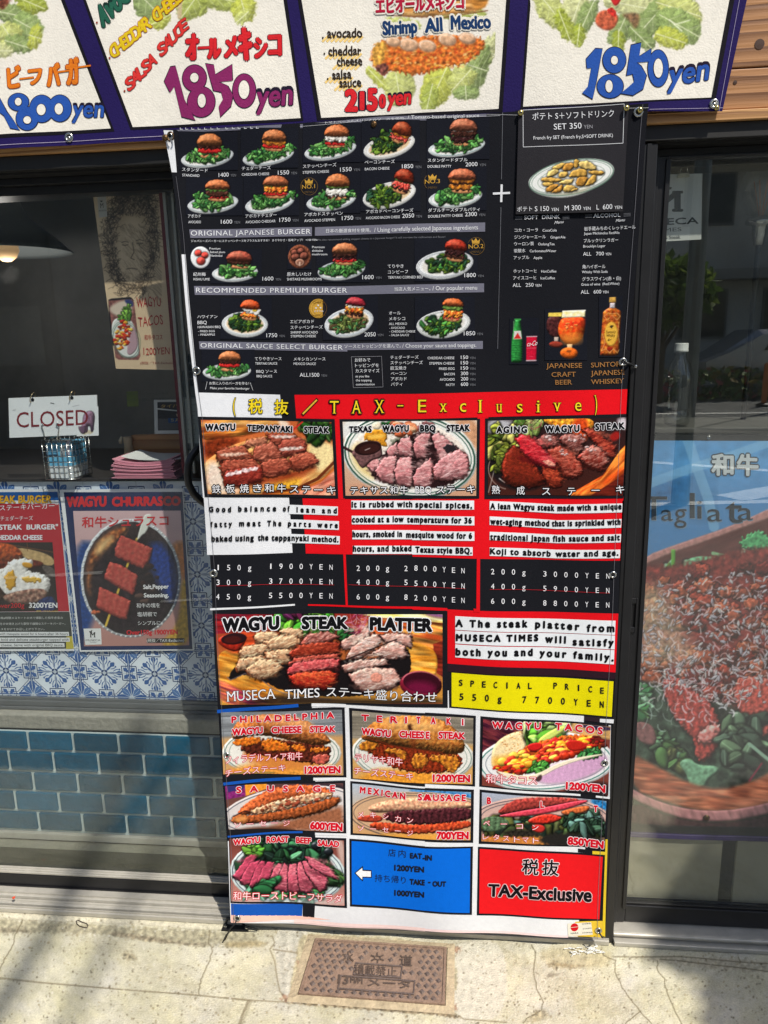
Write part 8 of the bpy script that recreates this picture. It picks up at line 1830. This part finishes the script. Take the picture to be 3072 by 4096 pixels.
def wleaf(im, L, seed):
 r_ = random.Random(seed)
 for cx, cy, rx, ry, ro in L:
  c_ = r_.choice(LT); n = 14; P_ = []
  for i in range(n):
   a = 6.283 * i / n; m = r_.uniform(.82, 1.12); x, y = rx * m * math.cos(a), ry * m * math.sin(a); P_.append((cx + x * math.cos(ro) - y * math.sin(ro), cy + x * math.sin(ro) + y * math.cos(ro)))
  im.shape(P_, c_, r=ry * .7, k=.3, amb=.78, tex=.09, ts=60, col2=tuple(v * .86 for v in c_), soft=3, rg=8, al=.92, smooth=1)
  ct, st = math.cos(ro), math.sin(ro); im.line([(cx - rx * .9 * ct, cy - rx * .9 * st), (cx + rx * .9 * ct, cy + rx * .9 * st)], 6, (240, 242, 206), .8)
  for k in (-.5, -.1, .3):
   for sg in (-1, 1): im.line([(cx + rx * k * ct, cy + rx * k * st), (cx + rx * (k + .35) * ct - sg * ry * .6 * st, cy + rx * (k + .35) * st + sg * ry * .6 * ct)], 3.5, (226, 232, 190), .6)
im = wash('A1', [(-20, -60), (320, -60), (320, 400), (-20, 400)])
wleaf(im, [(200, 20, 110, 80, .4), (60, 90, 120, 70, .2), (180, 170, 110, 90, .5), (60, 230, 90, 90, 1.0), (120, 290, 100, 60, .3), (20, 330, 70, 50, 0), (230, 240, 50, 90, .3)], 2)
im.shape([(-20, -60), (80, -60), (60, 40), (-20, 70)], (120, 66, 50), tex=.3, soft=6, rg=10)
part('burger_drawing', im.mesh(Sheet(YS, dyS), 2.2), M_['paint'], cv)
im = wash('A1', [(860, -60), (1700, -60), (1700, 205), (880, 205)])
wleaf(im, [(960, 20, 150, 100, .8), (1040, 130, 80, 60, -.5), (1240, 30, 120, 110, 2.2), (1420, -10, 160, 80, .2), (1580, 60, 80, 90, 1.3), (1570, 110, 60, 40, 2.4)], 5); im.line([(1170, -60), (1165, 110)], 30, (206, 182, 150), .8)
part('burger_drawing', im.mesh(Sheet(YS, dyS), 2.2), M_['paint'], cv)
im = wash('A2', [(690, -80), (1560, -80), (1540, 700), (700, 720)])
wleaf(im, [(1330, 90, 180, 60, .1), (960, 160, 130, 50, .2), (1500, 330, 60, 130, .5), (1440, 440, 70, 190, .3), (780, 500, 110, 36, .8), (1180, 560, 150, 110, 2.0), (1330, 520, 110, 90, 2.3), (1360, 600, 50, 90, 1.5), (1120, 650, 120, 60, 1.8), (920, 560, 130, 110, 1.4)], 8)
im.shape([(900, 100), (890, -80), (1510, -80), (1500, 60), (1300, 100), (1050, 120)], (190, 128, 66), r=30, k=.3, tex=.2, ts=50, st=4, soft=3, col2=(222, 172, 106), rg=4); im.shape([(1380, -80), (1510, -80), (1500, 50), (1400, 70)], (200, 132, 56), tex=.3, ts=26, st=5, soft=6)
im.line([(880, 100), (1200, 120), (1500, 70)], 9, (120, 70, 44), .7)
im.shape([(740, 360), (790, 260), (950, 240), (1400, 230), (1490, 260), (1470, 330), (1340, 430), (1200, 440), (1050, 500), (860, 450), (830, 490), (760, 430)], (222, 130, 54), r=20, k=.4, bump=5, bs=20, tex=.28, ts=26, col2=(196, 92, 40), rg=12, soft=3)
im.shape([(740, 360), (780, 270), (850, 260), (840, 400), (770, 440)], (216, 160, 70), tex=.3, ts=20, rg=8, soft=4); im.shape([(760, 430), (850, 400), (860, 460), (820, 500)], (120, 70, 60), tex=.4, ts=10, rg=6)
rr = random.Random(3)
for _ in range(90): im.ell(rr.uniform(840, 1440), rr.uniform(300, 440), rr.uniform(4, 16), rr.uniform(3, 7), rr.uniform(-.6, .2), rr.choice([(240, 190, 90), (244, 206, 130), (200, 70, 30), (236, 160, 50)]), soft=2, al=.85)
for x, y, w_ in ((990, 290, 66), (1110, 300, 60), (1240, 260, 60), (1370, 250, 56), (890, 270, 50)):
 im.ell(x, y, w_, w_ * .66, .2, (220, 176, 140), r=30, k=.4, tex=.12, soft=2); im.oval(x, y, w_ * .8, w_ * .5, .2, 5, (244, 226, 206), 2.6, 5.6, .8); im.oval(x, y + 4, w_, w_ * .66, .2, 4, (170, 110, 80), 0, 3.1, .7)
part('burger_drawing', im.mesh(Sheet(YS, dyS), 2.2), M_['paint'], cv)
im = wash('A3', [(110, -60), (1290, -60), (1250, 345), (150, 345)])
wleaf(im, [(250, 60, 150, 90, .9), (420, 60, 130, 100, 1.9), (340, 170, 120, 60, 1.2), (480, 120, 150, 60, 2.0), (430, 230, 80, 50, 1.7), (800, 40, 200, 90, .2), (700, 190, 120, 80, 2.0), (900, 130, 170, 90, 2.3), (840, 250, 120, 60, .8), (1080, 60, 170, 110, .3), (1090, 170, 170, 120, .5), (1030, 250, 110, 70, .3), (690, 270, 90, 50, 1.6)], 11)
im.shape([(560, 70), (640, 60), (700, 110), (660, 190), (600, 200), (530, 150)], (196, 96, 66), r=16, k=.4, tex=.2, soft=3); im.shape([(610, 50), (660, 50), (690, 110), (640, 110)], (206, 52, 44), tex=.25, ts=16, rg=6); im.shape([(620, -60), (720, -60), (700, 20), (660, 46)], (206, 44, 44), r=14, k=.4); im.shape([(700, 90), (820, 80), (830, 130), (800, 200), (760, 130)], (130, 92, 66), tex=.3, soft=5, al=.85)
im.line([(1020, 130), (1100, 200)], 9, (240, 244, 214), .8); im.line([(1050, 160), (1150, 130)], 7, (240, 244, 214), .8)
part('burger_drawing', im.mesh(Sheet(YS, dyS), 2.2), M_['paint'], cv)
for c, r_, f in (((446, 890), 27, 'A1'), ((1308, 674), 30, 'A3')):
 p, R = eyelet(cv, cs_, c, r_, f, M_['steel'])
 screw(cv, (p[0], p[1] - .002, p[2] - .001), R * .45, M_['steel'])
screw(cv, PY((1327, 698), YS - .003, 'A3'), .0045, M_['brass'])
YG = .0525
fr('D1')
tb = thing('steak_banner', 'large steak banner with blue top and wooden bowl hung inside the right window', 'banner', PY((1100, 1500), YG, 'D1'))
ts_ = Sheet(YG, lambda x, z: .0012 * np.sin(20 * x) * np.sin(7 * z))
fr('S')
bq = [(2594, 1738), (3230, 1744), (3200, 3368), (2500, 3340)]
ts_.quad(bq, S(52, 52, 52), 0)
fr('C8'); ts_.quad([(262, 2030), (1900, 2088), (1900, 2142), (262, 2084)], S(70, 56, 110), 2); ts_.line([(262, 2042), (1900, 2100)], 3, S(160, 150, 190), 3)
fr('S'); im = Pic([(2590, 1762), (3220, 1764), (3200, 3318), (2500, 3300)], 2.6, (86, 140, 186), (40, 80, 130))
fr('D1')
im.shape([(420, 152), (1800, 152), (1800, 420), (1300, 560), (420, 800)], (98, 154, 200), soft=60, al=.7, tex=.08, ts=200)
im.shape([(420, 640), (900, 480), (900, 620), (420, 1000)], (46, 98, 146), soft=40, tex=.1, ts=120); im.shape([(880, 480), (1000, 440), (1200, 900), (900, 1000)], (60, 112, 156), soft=40)
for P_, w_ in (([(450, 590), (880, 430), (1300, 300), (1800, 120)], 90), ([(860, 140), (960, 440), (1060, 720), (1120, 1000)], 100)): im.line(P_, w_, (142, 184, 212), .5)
im.shape([(400, 1420), (440, 1300), (900, 1130), (1400, 960), (1800, 780), (1800, 1800), (400, 1800)], (92, 52, 48), soft=4, tex=.12, ts=120, st=4, ang=-.35, smooth=1)
im.shape([(400, 1390), (440, 1290), (760, 1170), (1300, 990), (1800, 760), (1800, 870), (1400, 1010), (1000, 1160), (700, 1260), (430, 1380)], (178, 128, 122), r=18, k=.4, tex=.08, ts=60, soft=2, smooth=1)
LG = [(110, 180, 130), (80, 150, 84), (140, 196, 150), (64, 124, 76), (160, 200, 170), (104, 172, 76)]
im.shape([(400, 1620), (640, 1400), (1000, 1330), (1400, 1300), (1800, 1250), (1800, 1700), (400, 1760)], (50, 66, 48), soft=14, tex=.4, ts=80)
im.leaves(1000, 1560, 480, 160, -.1, 70, 120, LG, 4, .25); im.leaves(1600, 1350, 170, 150, -.3, 40, 110, LG, 6, .45)
im.shape([(440, 1610), (600, 1440), (690, 1330), (720, 1300), (740, 1400), (640, 1560), (500, 1640)], (120, 160, 130), r=20, k=.7, tex=.15); im.shape([(700, 1225), (742, 1225), (735, 1660), (705, 1660)], (96, 160, 60), r=12, k=.6, smooth=0); im.shape([(640, 1400), (700, 1320), (720, 1600), (660, 1640), (640, 1520)], (76, 140, 50), r=30, k=.7)
im.shape([(800, 1380), (900, 1290), (1150, 1290), (1260, 1330), (1150, 1560), (1000, 1520), (880, 1480)], (100, 156, 120), r=50, k=.7, tex=.12, bump=3, bs=50); im.line([(1110, 1260), (1400, 1330), (1800, 1400)], 34, (130, 176, 130))
im.shape([(1350, 1160), (1480, 1060), (1600, 1030), (1640, 1100), (1800, 1100), (1800, 1220), (1450, 1240)], (84, 156, 104), r=30, k=.8, rg=20, bump=5, bs=30, tex=.2)
fr('S'); im.shape([(2450, 2700), (3250, 2700), (3250, 3300), (2450, 3300)], (50, 54, 46), smooth=0, tex=.3, ts=60)
fr('C8')   # meat pile with shaved cheese
im.shape([(200, -620), (700, -560), (1250, -720), (1900, -800), (1900, 700), (1500, 900), (1150, 720), (560, 620), (300, 500)], (120, 50, 44), soft=8, tex=.3, ts=120, rg=20)
r8 = random.Random(6)
for _ in range(170):
 x = r8.uniform(330, 1800); y = r8.uniform(-560, 860)
 if y > 560 + (x - 300) * .3 or y < -420 - (x - 500) * .28: continue
 c_ = r8.choice([(140, 52, 40), (166, 70, 52), (104, 34, 30), (178, 92, 66), (80, 32, 26), (150, 76, 50), (120, 60, 44)]); z_ = r8.uniform(50, 120)
 im.shape([(x + z_ * math.cos(6.283 * i / 8) * r8.uniform(.7, 1.2), y + .8 * z_ * math.sin(6.283 * i / 8) * r8.uniform(.7, 1.2)) for i in range(8)], c_, r=z_ * .5, k=.8, bump=6, bs=34, tex=.25, ts=24, rg=10, sh=14, al=.95, smooth=1, spec=.1)
im.shape([(330, -360), (640, -420), (760, -60), (1000, 370), (640, 380), (360, 330)], (206, 190, 160), soft=30, al=.55, tex=.25, ts=60, rg=20)
fr('S'); im.shape([(2500, 2780), (2600, 2700), (2860, 2900), (2990, 2990), (2930, 3130), (2760, 3200), (2600, 3080), (2500, 3000)], (56, 70, 58), soft=10, tex=.35, ts=60)
fr('C8')
for Q_, c_ in (([(590, 520), (760, 500), (900, 640), (1100, 760), (1200, 1000), (1150, 1240), (1000, 1370), (930, 1280), (940, 1140), (800, 1000), (690, 860)], (150, 60, 54)), ([(1280, 560), (1500, 480), (1750, 560), (1750, 1000), (1560, 1140), (1400, 960)], (166, 74, 64)), ([(1120, 960), (1190, 990), (1190, 1080), (1080, 1180), (960, 1160), (960, 1060)], (206, 120, 116))):
 im.shape(Q_, c_, r=50, k=.8, bump=7, bs=40, tex=.3, ts=36, col2=tuple(v * 1.2 for v in c_), rg=10, sh=30, spec=.12)
im.leaves(420, 700, 60, 190, .1, 22, 80, LG, 8); im.leaves(700, 1250, 260, 100, .6, 26, 100, [(96, 130, 96), (126, 172, 132), (84, 120, 70), (140, 150, 90)], 9); im.leaves(1400, 1150, 220, 260, .2, 26, 130, [(84, 104, 84), (100, 124, 96), (70, 88, 74)], 10)
im.shape([(760, 1350), (880, 1300), (960, 1380), (1150, 1380), (1180, 1440), (1060, 1520), (1020, 1610), (880, 1600), (860, 1480)], (120, 162, 132), r=34, k=.8, bump=4, bs=40, tex=.15); im.line([(1470, 1170), (1700, 1360)], 34, (140, 170, 150)); im.line([(1590, 1360), (1470, 1530)], 18, (130, 30, 60))
im.shape([(340, 960), (420, 945), (520, 990), (560, 1100), (540, 1190), (420, 1170), (345, 1080)], (136, 92, 92), r=24, k=.7, tex=.15)
im.shape([(300, 1250), (560, 1390), (880, 1560), (1180, 1620), (1460, 1560), (1800, 1380), (1800, 1760), (1400, 1810), (1050, 1830), (700, 1760), (300, 1610)], (178, 112, 84), soft=6, tex=.22, ts=26, st=6, ang=.1, col2=(156, 88, 64), smooth=1)
im.shape([(280, 1590), (480, 1700), (760, 1790), (1060, 1830), (1400, 1810), (1900, 1690), (1900, 1800), (1400, 1920), (1060, 1935), (740, 1890), (280, 1700)], (176, 124, 126), r=24, k=.5, tex=.12, ts=40, st=4, ang=1.2, smooth=1)
im.shape([(260, 1720), (740, 1900), (1060, 1945), (1400, 1930), (1900, 1820), (1900, 2100), (260, 2000)], (74, 50, 52), soft=4, tex=.2, ts=60, smooth=1); im.line([(280, 1985), (1900, 2030)], 60, (50, 48, 50))
CH = [(240, 234, 246), (222, 216, 232), (250, 246, 250), (226, 204, 212), (236, 228, 240)]
im.strands(1050, 150, 760, 640, 300, 70, 9, CH, 3, .8, lambda x, y: y < 640 + (x - 300) * .25 and y > -400 - (x - 500) * .28 and x > 330)
im.strands(1000, 640, 500, 330, 90, 80, 11, CH, 13, .9); im.strands(600, 900, 160, 150, 10, 120, 9, [(170, 186, 180)], 14)
im.c = np.clip(im.c * 1.22, 0, 1)
fr('C8')
for _ in range(420):
 x = r8.uniform(330, 1780); y = r8.uniform(-520, 760)
 if y > 600 + (x - 300) * .25 or y < -400 - (x - 500) * .28: continue
 t = r8.uniform(0, 3.1); l = r8.uniform(14, 52); w_ = r8.uniform(7, 20); c_, s_ = math.cos(t), math.sin(t)
 im.shape([(x + l * c_, y + l * s_), (x - w_ * s_, y + w_ * c_), (x - l * c_, y - l * s_), (x + w_ * s_, y - w_ * c_)], r8.choice(CH), r=w_ * .5, k=.6, smooth=1, al=.9, soft=.9, sh=5)
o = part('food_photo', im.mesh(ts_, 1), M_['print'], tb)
fr('D1')
ts_.text('和', (1090, 492), (1312, 492), 208, S(226, 230, 232), 4, bold=.03, out=S(74, 84, 92), ow=.04); ts_.text('牛', (1338, 492), (1556, 498), 208, S(226, 230, 232), 4, bold=.03, out=S(74, 84, 92), ow=.04)
for ch, x0, x1, y, hh_ in (('T', 400, 660, 935, 235), ('a', 600, 715, 940, 160), ('g', 728, 850, 950, 190), ('l', 880, 930, 915, 250), ('i', 950, 1000, 920, 190), ('a', 1050, 1195, 945, 180), ('t', 1230, 1400, 960, 260), ('a', 1350, 1500, 935, 180)):
 ts_.text(ch, (x0 + 5, y + 8), (x1 + 5, y + 8), hh_, S(128, 158, 184), 3); ts_.text(ch, (x0, y), (x1, y), hh_, S(52, 62, 72), 4, bold=.004)
part('backing_cloth', ts_.mb, M_['print'], tb)
screw(tb, PY((1072, 122), YG - .002, 'D1'), .0045, M_['steel']); p = PY((1048, 1900), YG - .003, 'C8'); part('tack', MB().lathe([(0, -.003), (.006, -.002), (.008, .001)], tuple(p), 'Y', 16), M_['bronze'], tb, True)
YQ = .07
fr('D2')
sp_ = thing('shop_name_sheet', 'pale sheet with big M monogram clipped up inside the top of the right window', 'sheet', PY((820, 1390), YQ, 'D2'))
q_ = Sheet(YQ); q_.quad([(300, 745), (1012, 725), (1000, 1376), (290, 1416)], S(228, 228, 222), 0)
DK = S(62, 62, 60)
q_.text('M', (470, 1108), (822, 1104), 208, DK, 2, bold=.035, serif=1); q_.text('MUSECA', (330, 1248), (972, 1222), 66, DK, 2, bold=.025); q_.text('TIMES', (540, 1306), (804, 1294), 36, DK, 2); q_.text('Burger & Steak', (480, 1378), (796, 1368), 32, DK, 2, serif=1)
q_.poly([(600, 850), (664, 866), (676, 846), (690, 862), (710, 858), (704, 880), (680, 888), (650, 884)], DK, 2, 1); q_.poly([(640, 820), (686, 798), (672, 822), (650, 826)], DK, 2, 1)
part('paper', q_.mb, M_['paper'], sp_)
p0, p1, p2 = (PY(c, YQ - .004, 'D2') for c in ((762, 765), (882, 756), (836, 620)))
ck = MB(); ck.prism([(p0[0], p0[2]), (p1[0], p1[2]), (p1[0] - .002, p1[2] + .006), (p0[0] + .002, p0[2] + .006)], YQ - .008, YQ + .006); part('clip_jaw', ck, mat('ivory', S(206, 200, 176)), sp_)
part('clip_wire', MB().tube([p0 + np.array([.003, 0, .006]), p2 + np.array([-.004, 0, 0]), p2 + np.array([.004, 0, 0]), p1 + np.array([-.003, 0, .006])], .0014, 6), M_['steel'], sp_, True)
fr('D2')
a, b = PY((640, 600), .09, 'D2'), PY((1900, 640), .09, 'D2')
pr = thing('perforated_strip', 'grey perforated metal strip along the top inside the right window', 'strip', tuple(a))
part('strip', MB().box(.30, 1.25, .09, .094, PY((1000, 672), .09, 'D2')[2], PY((1000, 598), .09, 'D2')[2]), mat('strip_grey', S(150, 152, 150), rough=.5, metal=.3), pr)
hm = MB()
for x in (705, 780, 925, 1005, 1075, 1150, 1220, 1300, 1370, 1450, 1518, 1598): c_ = PY((x, 650 - (x - 1000) * .02), .0896, 'D2'); hm.lathe([(0, 0), (.0022, 0)], tuple(c_), 'Y', 10)
part('holes', hm, M_['plastic'], pr)
bl = thing('bulb_lamp', 'clear glass filament bulb lamp at the right edge of the right window', 'lamp', PY((1610, 1210), .22, 'D2'))
c_ = PY((1610, 900), .22, 'D2')
M_['clear'] = glass_mat('clear_glass', .11, (.93, .94, .93))
part('bulb_glass', MB().lathe([(.012, -.052), (.026, -.048), (.045, -.02), (.050, .005), (.044, .032), (.025, .048), (0, .052)], tuple(c_), 'Z', 32), M_['clear'], bl, True)
fm = MB()
for k in range(8):
 q = k * math.pi / 4; fm.tube([(c_[0] + .004 * math.cos(q), c_[1] + .004 * math.sin(q), c_[2] - .05), (c_[0] + .02 * math.cos(q), c_[1] + .02 * math.sin(q), c_[2] + .02)], .0009, 6)
part('filament', fm, mat('copper_filament', S(206, 120, 70), rough=.3, metal=1), bl)
part('socket', MB().lathe([(0, -.11), (.010, -.11), (.014, -.09), (.016, -.07), (.03, -.066), (.03, -.058), (.013, -.05)], tuple(c_), 'Z', 24), M_['steel'], bl, True)
part('stem', MB().tube([(c_[0], c_[1], c_[2] - .11), (c_[0], c_[1], 1.21)], .006, 10), M_['plastic'], bl)
part('lamp_foot', MB().lathe([(.05, 0), (.05, .008), (.01, .02)], (c_[0], c_[1], 1.203), 'Z', 24), M_['plastic'], bl)
YBo = .115
b0 = PY((755, 1735), YBo, 'D3'); zb = b0[2]
le = thing('window_ledge', 'narrow dark ledge inside the right window behind the steak banner', 'ledge', (.8, .13, zb - .01))
part('shelf', MB().box(.30, 1.28, .075, .29, zb - .012, zb - .0005, bev=.002), mat('ledge_grey', S(84, 82, 76), rough=.7, var=.1), le)
bt_ = thing('plastic_bottle', 'clear plastic water bottle with white cap on the ledge inside the right window', 'bottle', tuple(b0))
sc1 = (PY((755, 920), YBo, 'D3')[2] - zb) / .245; Rr = (PY((908, 1500), YBo, 'D3')[0] - PY((630, 1500), YBo, 'D3')[0]) / 2
bx_ = PY((768, 1500), YBo, 'D3')[0]
pf = [(0, .004), (.6, .0), (.85, .006), (1, .03), (.96, .05), (1, .056), (.97, .09), (1, .11), (1, .14), (.96, .155), (.7, .185), (.45, .205), (.40, .215), (.40, .222)]
part('body', MB().lathe([(r_ * Rr, z_ * sc1) for r_, z_ in pf], (bx_, YBo, zb), 'Z', 32), M_['clear'], bt_, True)
part('water', MB().lathe([(0, .005 * sc1), (Rr * .8, .008 * sc1), (Rr * .94, .03 * sc1), (Rr * .92, .05 * sc1), (0, .05 * sc1)], (bx_, YBo, zb), 'Z', 32), M_['clear'], bt_, True)
part('cap', MB().lathe([(0, .245 * sc1), (Rr * .46, .245 * sc1), (Rr * .48, .242 * sc1), (Rr * .48, .226 * sc1), (Rr * .50, .225 * sc1), (Rr * .5, .219 * sc1), (Rr * .42, .219 * sc1)], (bx_, YBo, zb), 'Z', 28), M_['white'], bt_, True)
fr('C7')
for i, (a, b, lab) in enumerate((((560, 40), (1370, 470), 'pale grey board behind the foot of the right window, left of the dark gap'), ((1492, 40), (2600, 470), 'pale grey board behind the foot of the right window, right of the dark gap'))):
 p0, p1 = PY(a, .062, 'C7'), PY(b, .062, 'C7'); o = tag(obj('wall_board', MB().box(max(p0[0], .30), p1[0], .062, .072, .055, p0[2] + .03, bev=.001), mat('pale_board', S(160, 154, 134), rough=.8, var=.08, vscale=14)), lab, 'board')
fr('C6')
mc = thing('meter_cover', 'rusty cast iron water meter cover set into the concrete in front of the banner', 'meter cover', PZ((890, 740), .0, 'C6'))
q4 = [PZ(c, .004, 'C6') for c in ((545, 535), (1338, 590), (1326, 936), (441, 869))]
def bi(u, v, z=0.0):
 p = (1 - v) * ((1 - u) * q4[0] + u * q4[1]) + v * ((1 - u) * q4[3] + u * q4[2]); return (p[0], p[1], .004 + z)
M_['rust'] = mat('rusty_cast_iron', S(140, 116, 98), rough=.75, metal=.15, bump=.4, bscale=160, var=.22, vscale=45)
M_['rust2'] = mat('worn_iron', S(108, 94, 86), rough=.6, metal=.3, bump=.3, bscale=160, var=.2, vscale=60)
pm = MB()
pm.add([bi(0, 0), bi(1, 0), bi(1, 1), bi(0, 1), bi(0, 0, -.03), bi(1, 0, -.03), bi(1, 1, -.03), bi(0, 1, -.03)], [(0, 1, 2, 3), (0, 4, 5, 1), (1, 5, 6, 2), (2, 6, 7, 3), (3, 7, 4, 0)])
def bar(u0, v0, u1, v1, hgt, mb=pm, m=.0):
 mb.add([bi(u0, v0, 0), bi(u1, v0, 0), bi(u1, v1, 0), bi(u0, v1, 0), bi(u0 + m, v0 + m, hgt), bi(u1 - m, v0 + m, hgt), bi(u1 - m, v1 - m, hgt), bi(u0 + m, v1 - m, hgt)], [(4, 5, 6, 7), (0, 1, 5, 4), (1, 2, 6, 5), (2, 3, 7, 6), (3, 0, 4, 7)])
for e in ((0, 0, 1, .035), (0, .955, 1, 1), (0, .0352, .02, .9548), (.98, .0352, 1, .9548)): bar(*e, .003, m=.002)
part('plate', pm, M_['rust'], mc)
dm = MB()
for j in range(9):
 for i in range(17):
  u_ = .05 + .90 * (i + (.5 if j % 2 else 0)) / 16.5; v_ = .09 + .82 * j / 8
  if u_ > .955: continue
  if (.30 < u_ < .84 and .12 < v_ < .40 and (abs(u_ - .31) < .06 or abs(u_ - .5) < .075 or abs(u_ - .72) < .07)) or (.33 < u_ < .70 and .38 < v_ < .66) or (.24 < u_ < .80 and .58 < v_ < .90): continue
  a, b = .023, .050; k = .55
  dm.add([bi(u_ - a, v_), bi(u_, v_ - b), bi(u_ + a, v_), bi(u_, v_ + b), bi(u_ - a * k, v_, .0032), bi(u_, v_ - b * k, .0032), bi(u_ + a * k, v_, .0032), bi(u_, v_ + b * k, .0032)], [(4, 5, 6, 7), (0, 1, 5, 4), (1, 2, 6, 5), (2, 3, 7, 6), (3, 0, 4, 7)])
for (u0, v0, u1, v1) in ((.345, .40, .69, .62), (.26, .64, .79, .88)):
 for e in ((u0, v0, u1, v0 + .022), (u0, v1 - .022, u1, v1), (u0, v0 + .0221, u0 + .008, v1 - .0221), (u1 - .008, v0 + .0221, u1, v1 - .0221)): bar(*e, .0028, dm)
part('raised_pattern', dm, M_['rust2'], mc)
gs = Ground(.0065); fr('C6')
gs.text('水', (706, 672), (778, 678), 62, S(84, 70, 60), 1, bold=.02); gs.text('道', (1052, 696), (1130, 702), 64, S(84, 70, 60), 1, bold=.012)
gs.ring((920, 650), 20, 14, 6, S(84, 70, 60), 1)
for k in range(6): a = k * math.pi / 3 + .5; gs.line([(920 + 20 * math.cos(a), 650 + 15 * math.sin(a)), (920 + 44 * math.cos(a), 650 + 32 * math.sin(a))], 8, S(84, 70, 60), 1)
gs.text('積載禁止', (776, 748), (1036, 764), 58, S(84, 70, 60), 1, bold=.008); gs.text('13', (680, 806), (745, 812), 56, S(84, 70, 60), 1, bold=.03); gs.text('M/M', (755, 800), (830, 808), 36, S(84, 70, 60), 1, bold=.03); gs.text('メータ', (860, 822), (1120, 838), 54, S(84, 70, 60), 1, bold=.02)
part('raised_lettering', gs.mb, mat('iron_letters', vc=True, rough=.7, bump=.3, bscale=160, var=.2), mc)
f4 = [PZ(c, .0, 'C6') for c in ((500, 508), (1386, 566), (1384, 992), (372, 914))]; fz = MB()
for k in range(4):
 a, b, c_, d = f4[k], f4[(k + 1) % 4], q4[(k + 1) % 4], q4[k]; up = np.array([0, 0, .0032]); dn = np.array([0, 0, -.02])
 gapv = np.mean(q4, 0); c_ = c_ + (c_ - gapv) * .012; d = d + (d - gapv) * .012; c_ = np.array([c_[0], c_[1], .0]); d = np.array([d[0], d[1], 0.])
 fz.add([a, b, c_ + up, d + up, c_ + dn, d + dn], [(0, 1, 2, 3), (3, 2, 4, 5)])
part('surround', fz, mat('mortar_rust', S(176, 160, 130), rough=.9, bump=.5, bscale=120, var=.3, vscale=22), mc)
rb = [PZ(c, .0025, 'C5') for c in ((506, 470), (520, 467), (545, 478), (575, 488), (584, 502), (578, 515), (560, 514), (530, 506), (510, 490))]
tag(obj('rubber_band', MB().tube(rb, .0011, 6, closed=True), mat('band_brown', S(60, 50, 40)), smooth=True), 'thin dark rubber band lying on the concrete by the door sill', 'rubber band')
lf = [PZ(c, .040, 'C5') for c in ((78, 314), (102, 309), (98, 320), (84, 327))]; lv_ = MB(); lv_.add([p + np.array([0, 0, .002 * (i % 2)]) for i, p in enumerate(lf)] + [p + np.array([0, 0, -.0006]) for p in lf], [(0, 1, 2, 3), (7, 6, 5, 4), (0, 4, 5, 1), (1, 5, 6, 2), (2, 6, 7, 3), (3, 7, 4, 0)])
tag(obj('fallen_leaf', lv_, mat('leaf_red', S(196, 70, 40))), 'small red-orange fallen leaf on the left door sill', 'leaf')
br = thing('floor_bracket', 'black metal floor bracket with cable ties under the lower left banner corner', 'bracket', PZ((120, 880), 0, 'F1'))
q = [PZ(c, .003, 'F1') for c in ((30, 838), (215, 858), (232, 900), (10, 892))]; bm_ = MB(); bm_.add(q + [p - np.array([0, 0, .003]) for p in q], [(0, 1, 2, 3), (0, 4, 5, 1), (1, 5, 6, 2), (2, 6, 7, 3), (3, 7, 4, 0)])
part('base_plate', bm_, M_['plastic'], br)
c_ = PZ((120, 850), .0, 'F1'); part('hook_loop', MB().tube([(c_[0] - .022, c_[1], .003), (c_[0] - .018, c_[1], .018), (c_[0], c_[1] - .004, .024), (c_[0] + .018, c_[1], .018), (c_[0] + .024, c_[1], .003)], .004, 8), M_['plastic'], br, True)
for k, c in enumerate(((45, 860), (215, 872))): p = PZ(c, .0034, 'F1'); part('bolt', MB().lathe([(0, .003), (.004, .003), (.005, 0)], tuple(p), 'Z', 12), M_['steel'], br)
for k, (a, b) in enumerate((((190, 850), (312, 886)), ((200, 866), (300, 898)))): part('cable_tie', MB().tube([PZ(a, .016, 'F1'), PZ(((a[0] + b[0]) / 2, (a[1] + b[1]) / 2), .014, 'F1'), PZ(b, .006, 'F1')], .0012, 6), M_['plastic'], br)
ws = MB(); rr = random.Random(8)
for _ in range(26):
 x, y = rr.uniform(535, 695), rr.uniform(690, 732); P_ = [PZ((x, y), .003, 'C7')]
 for i in range(4): x += rr.uniform(-22, 22); y += rr.uniform(-9, 9); P_.append(PZ((x, y), rr.uniform(.002, .007), 'C7'))
 ws.tube(P_, .0008, 5)
tag(obj('frayed_string', ws, mat('white_string', S(226, 226, 222), rough=.9)), 'frayed white string scraps on the ground under the banner right corner', 'string', kind='stuff')
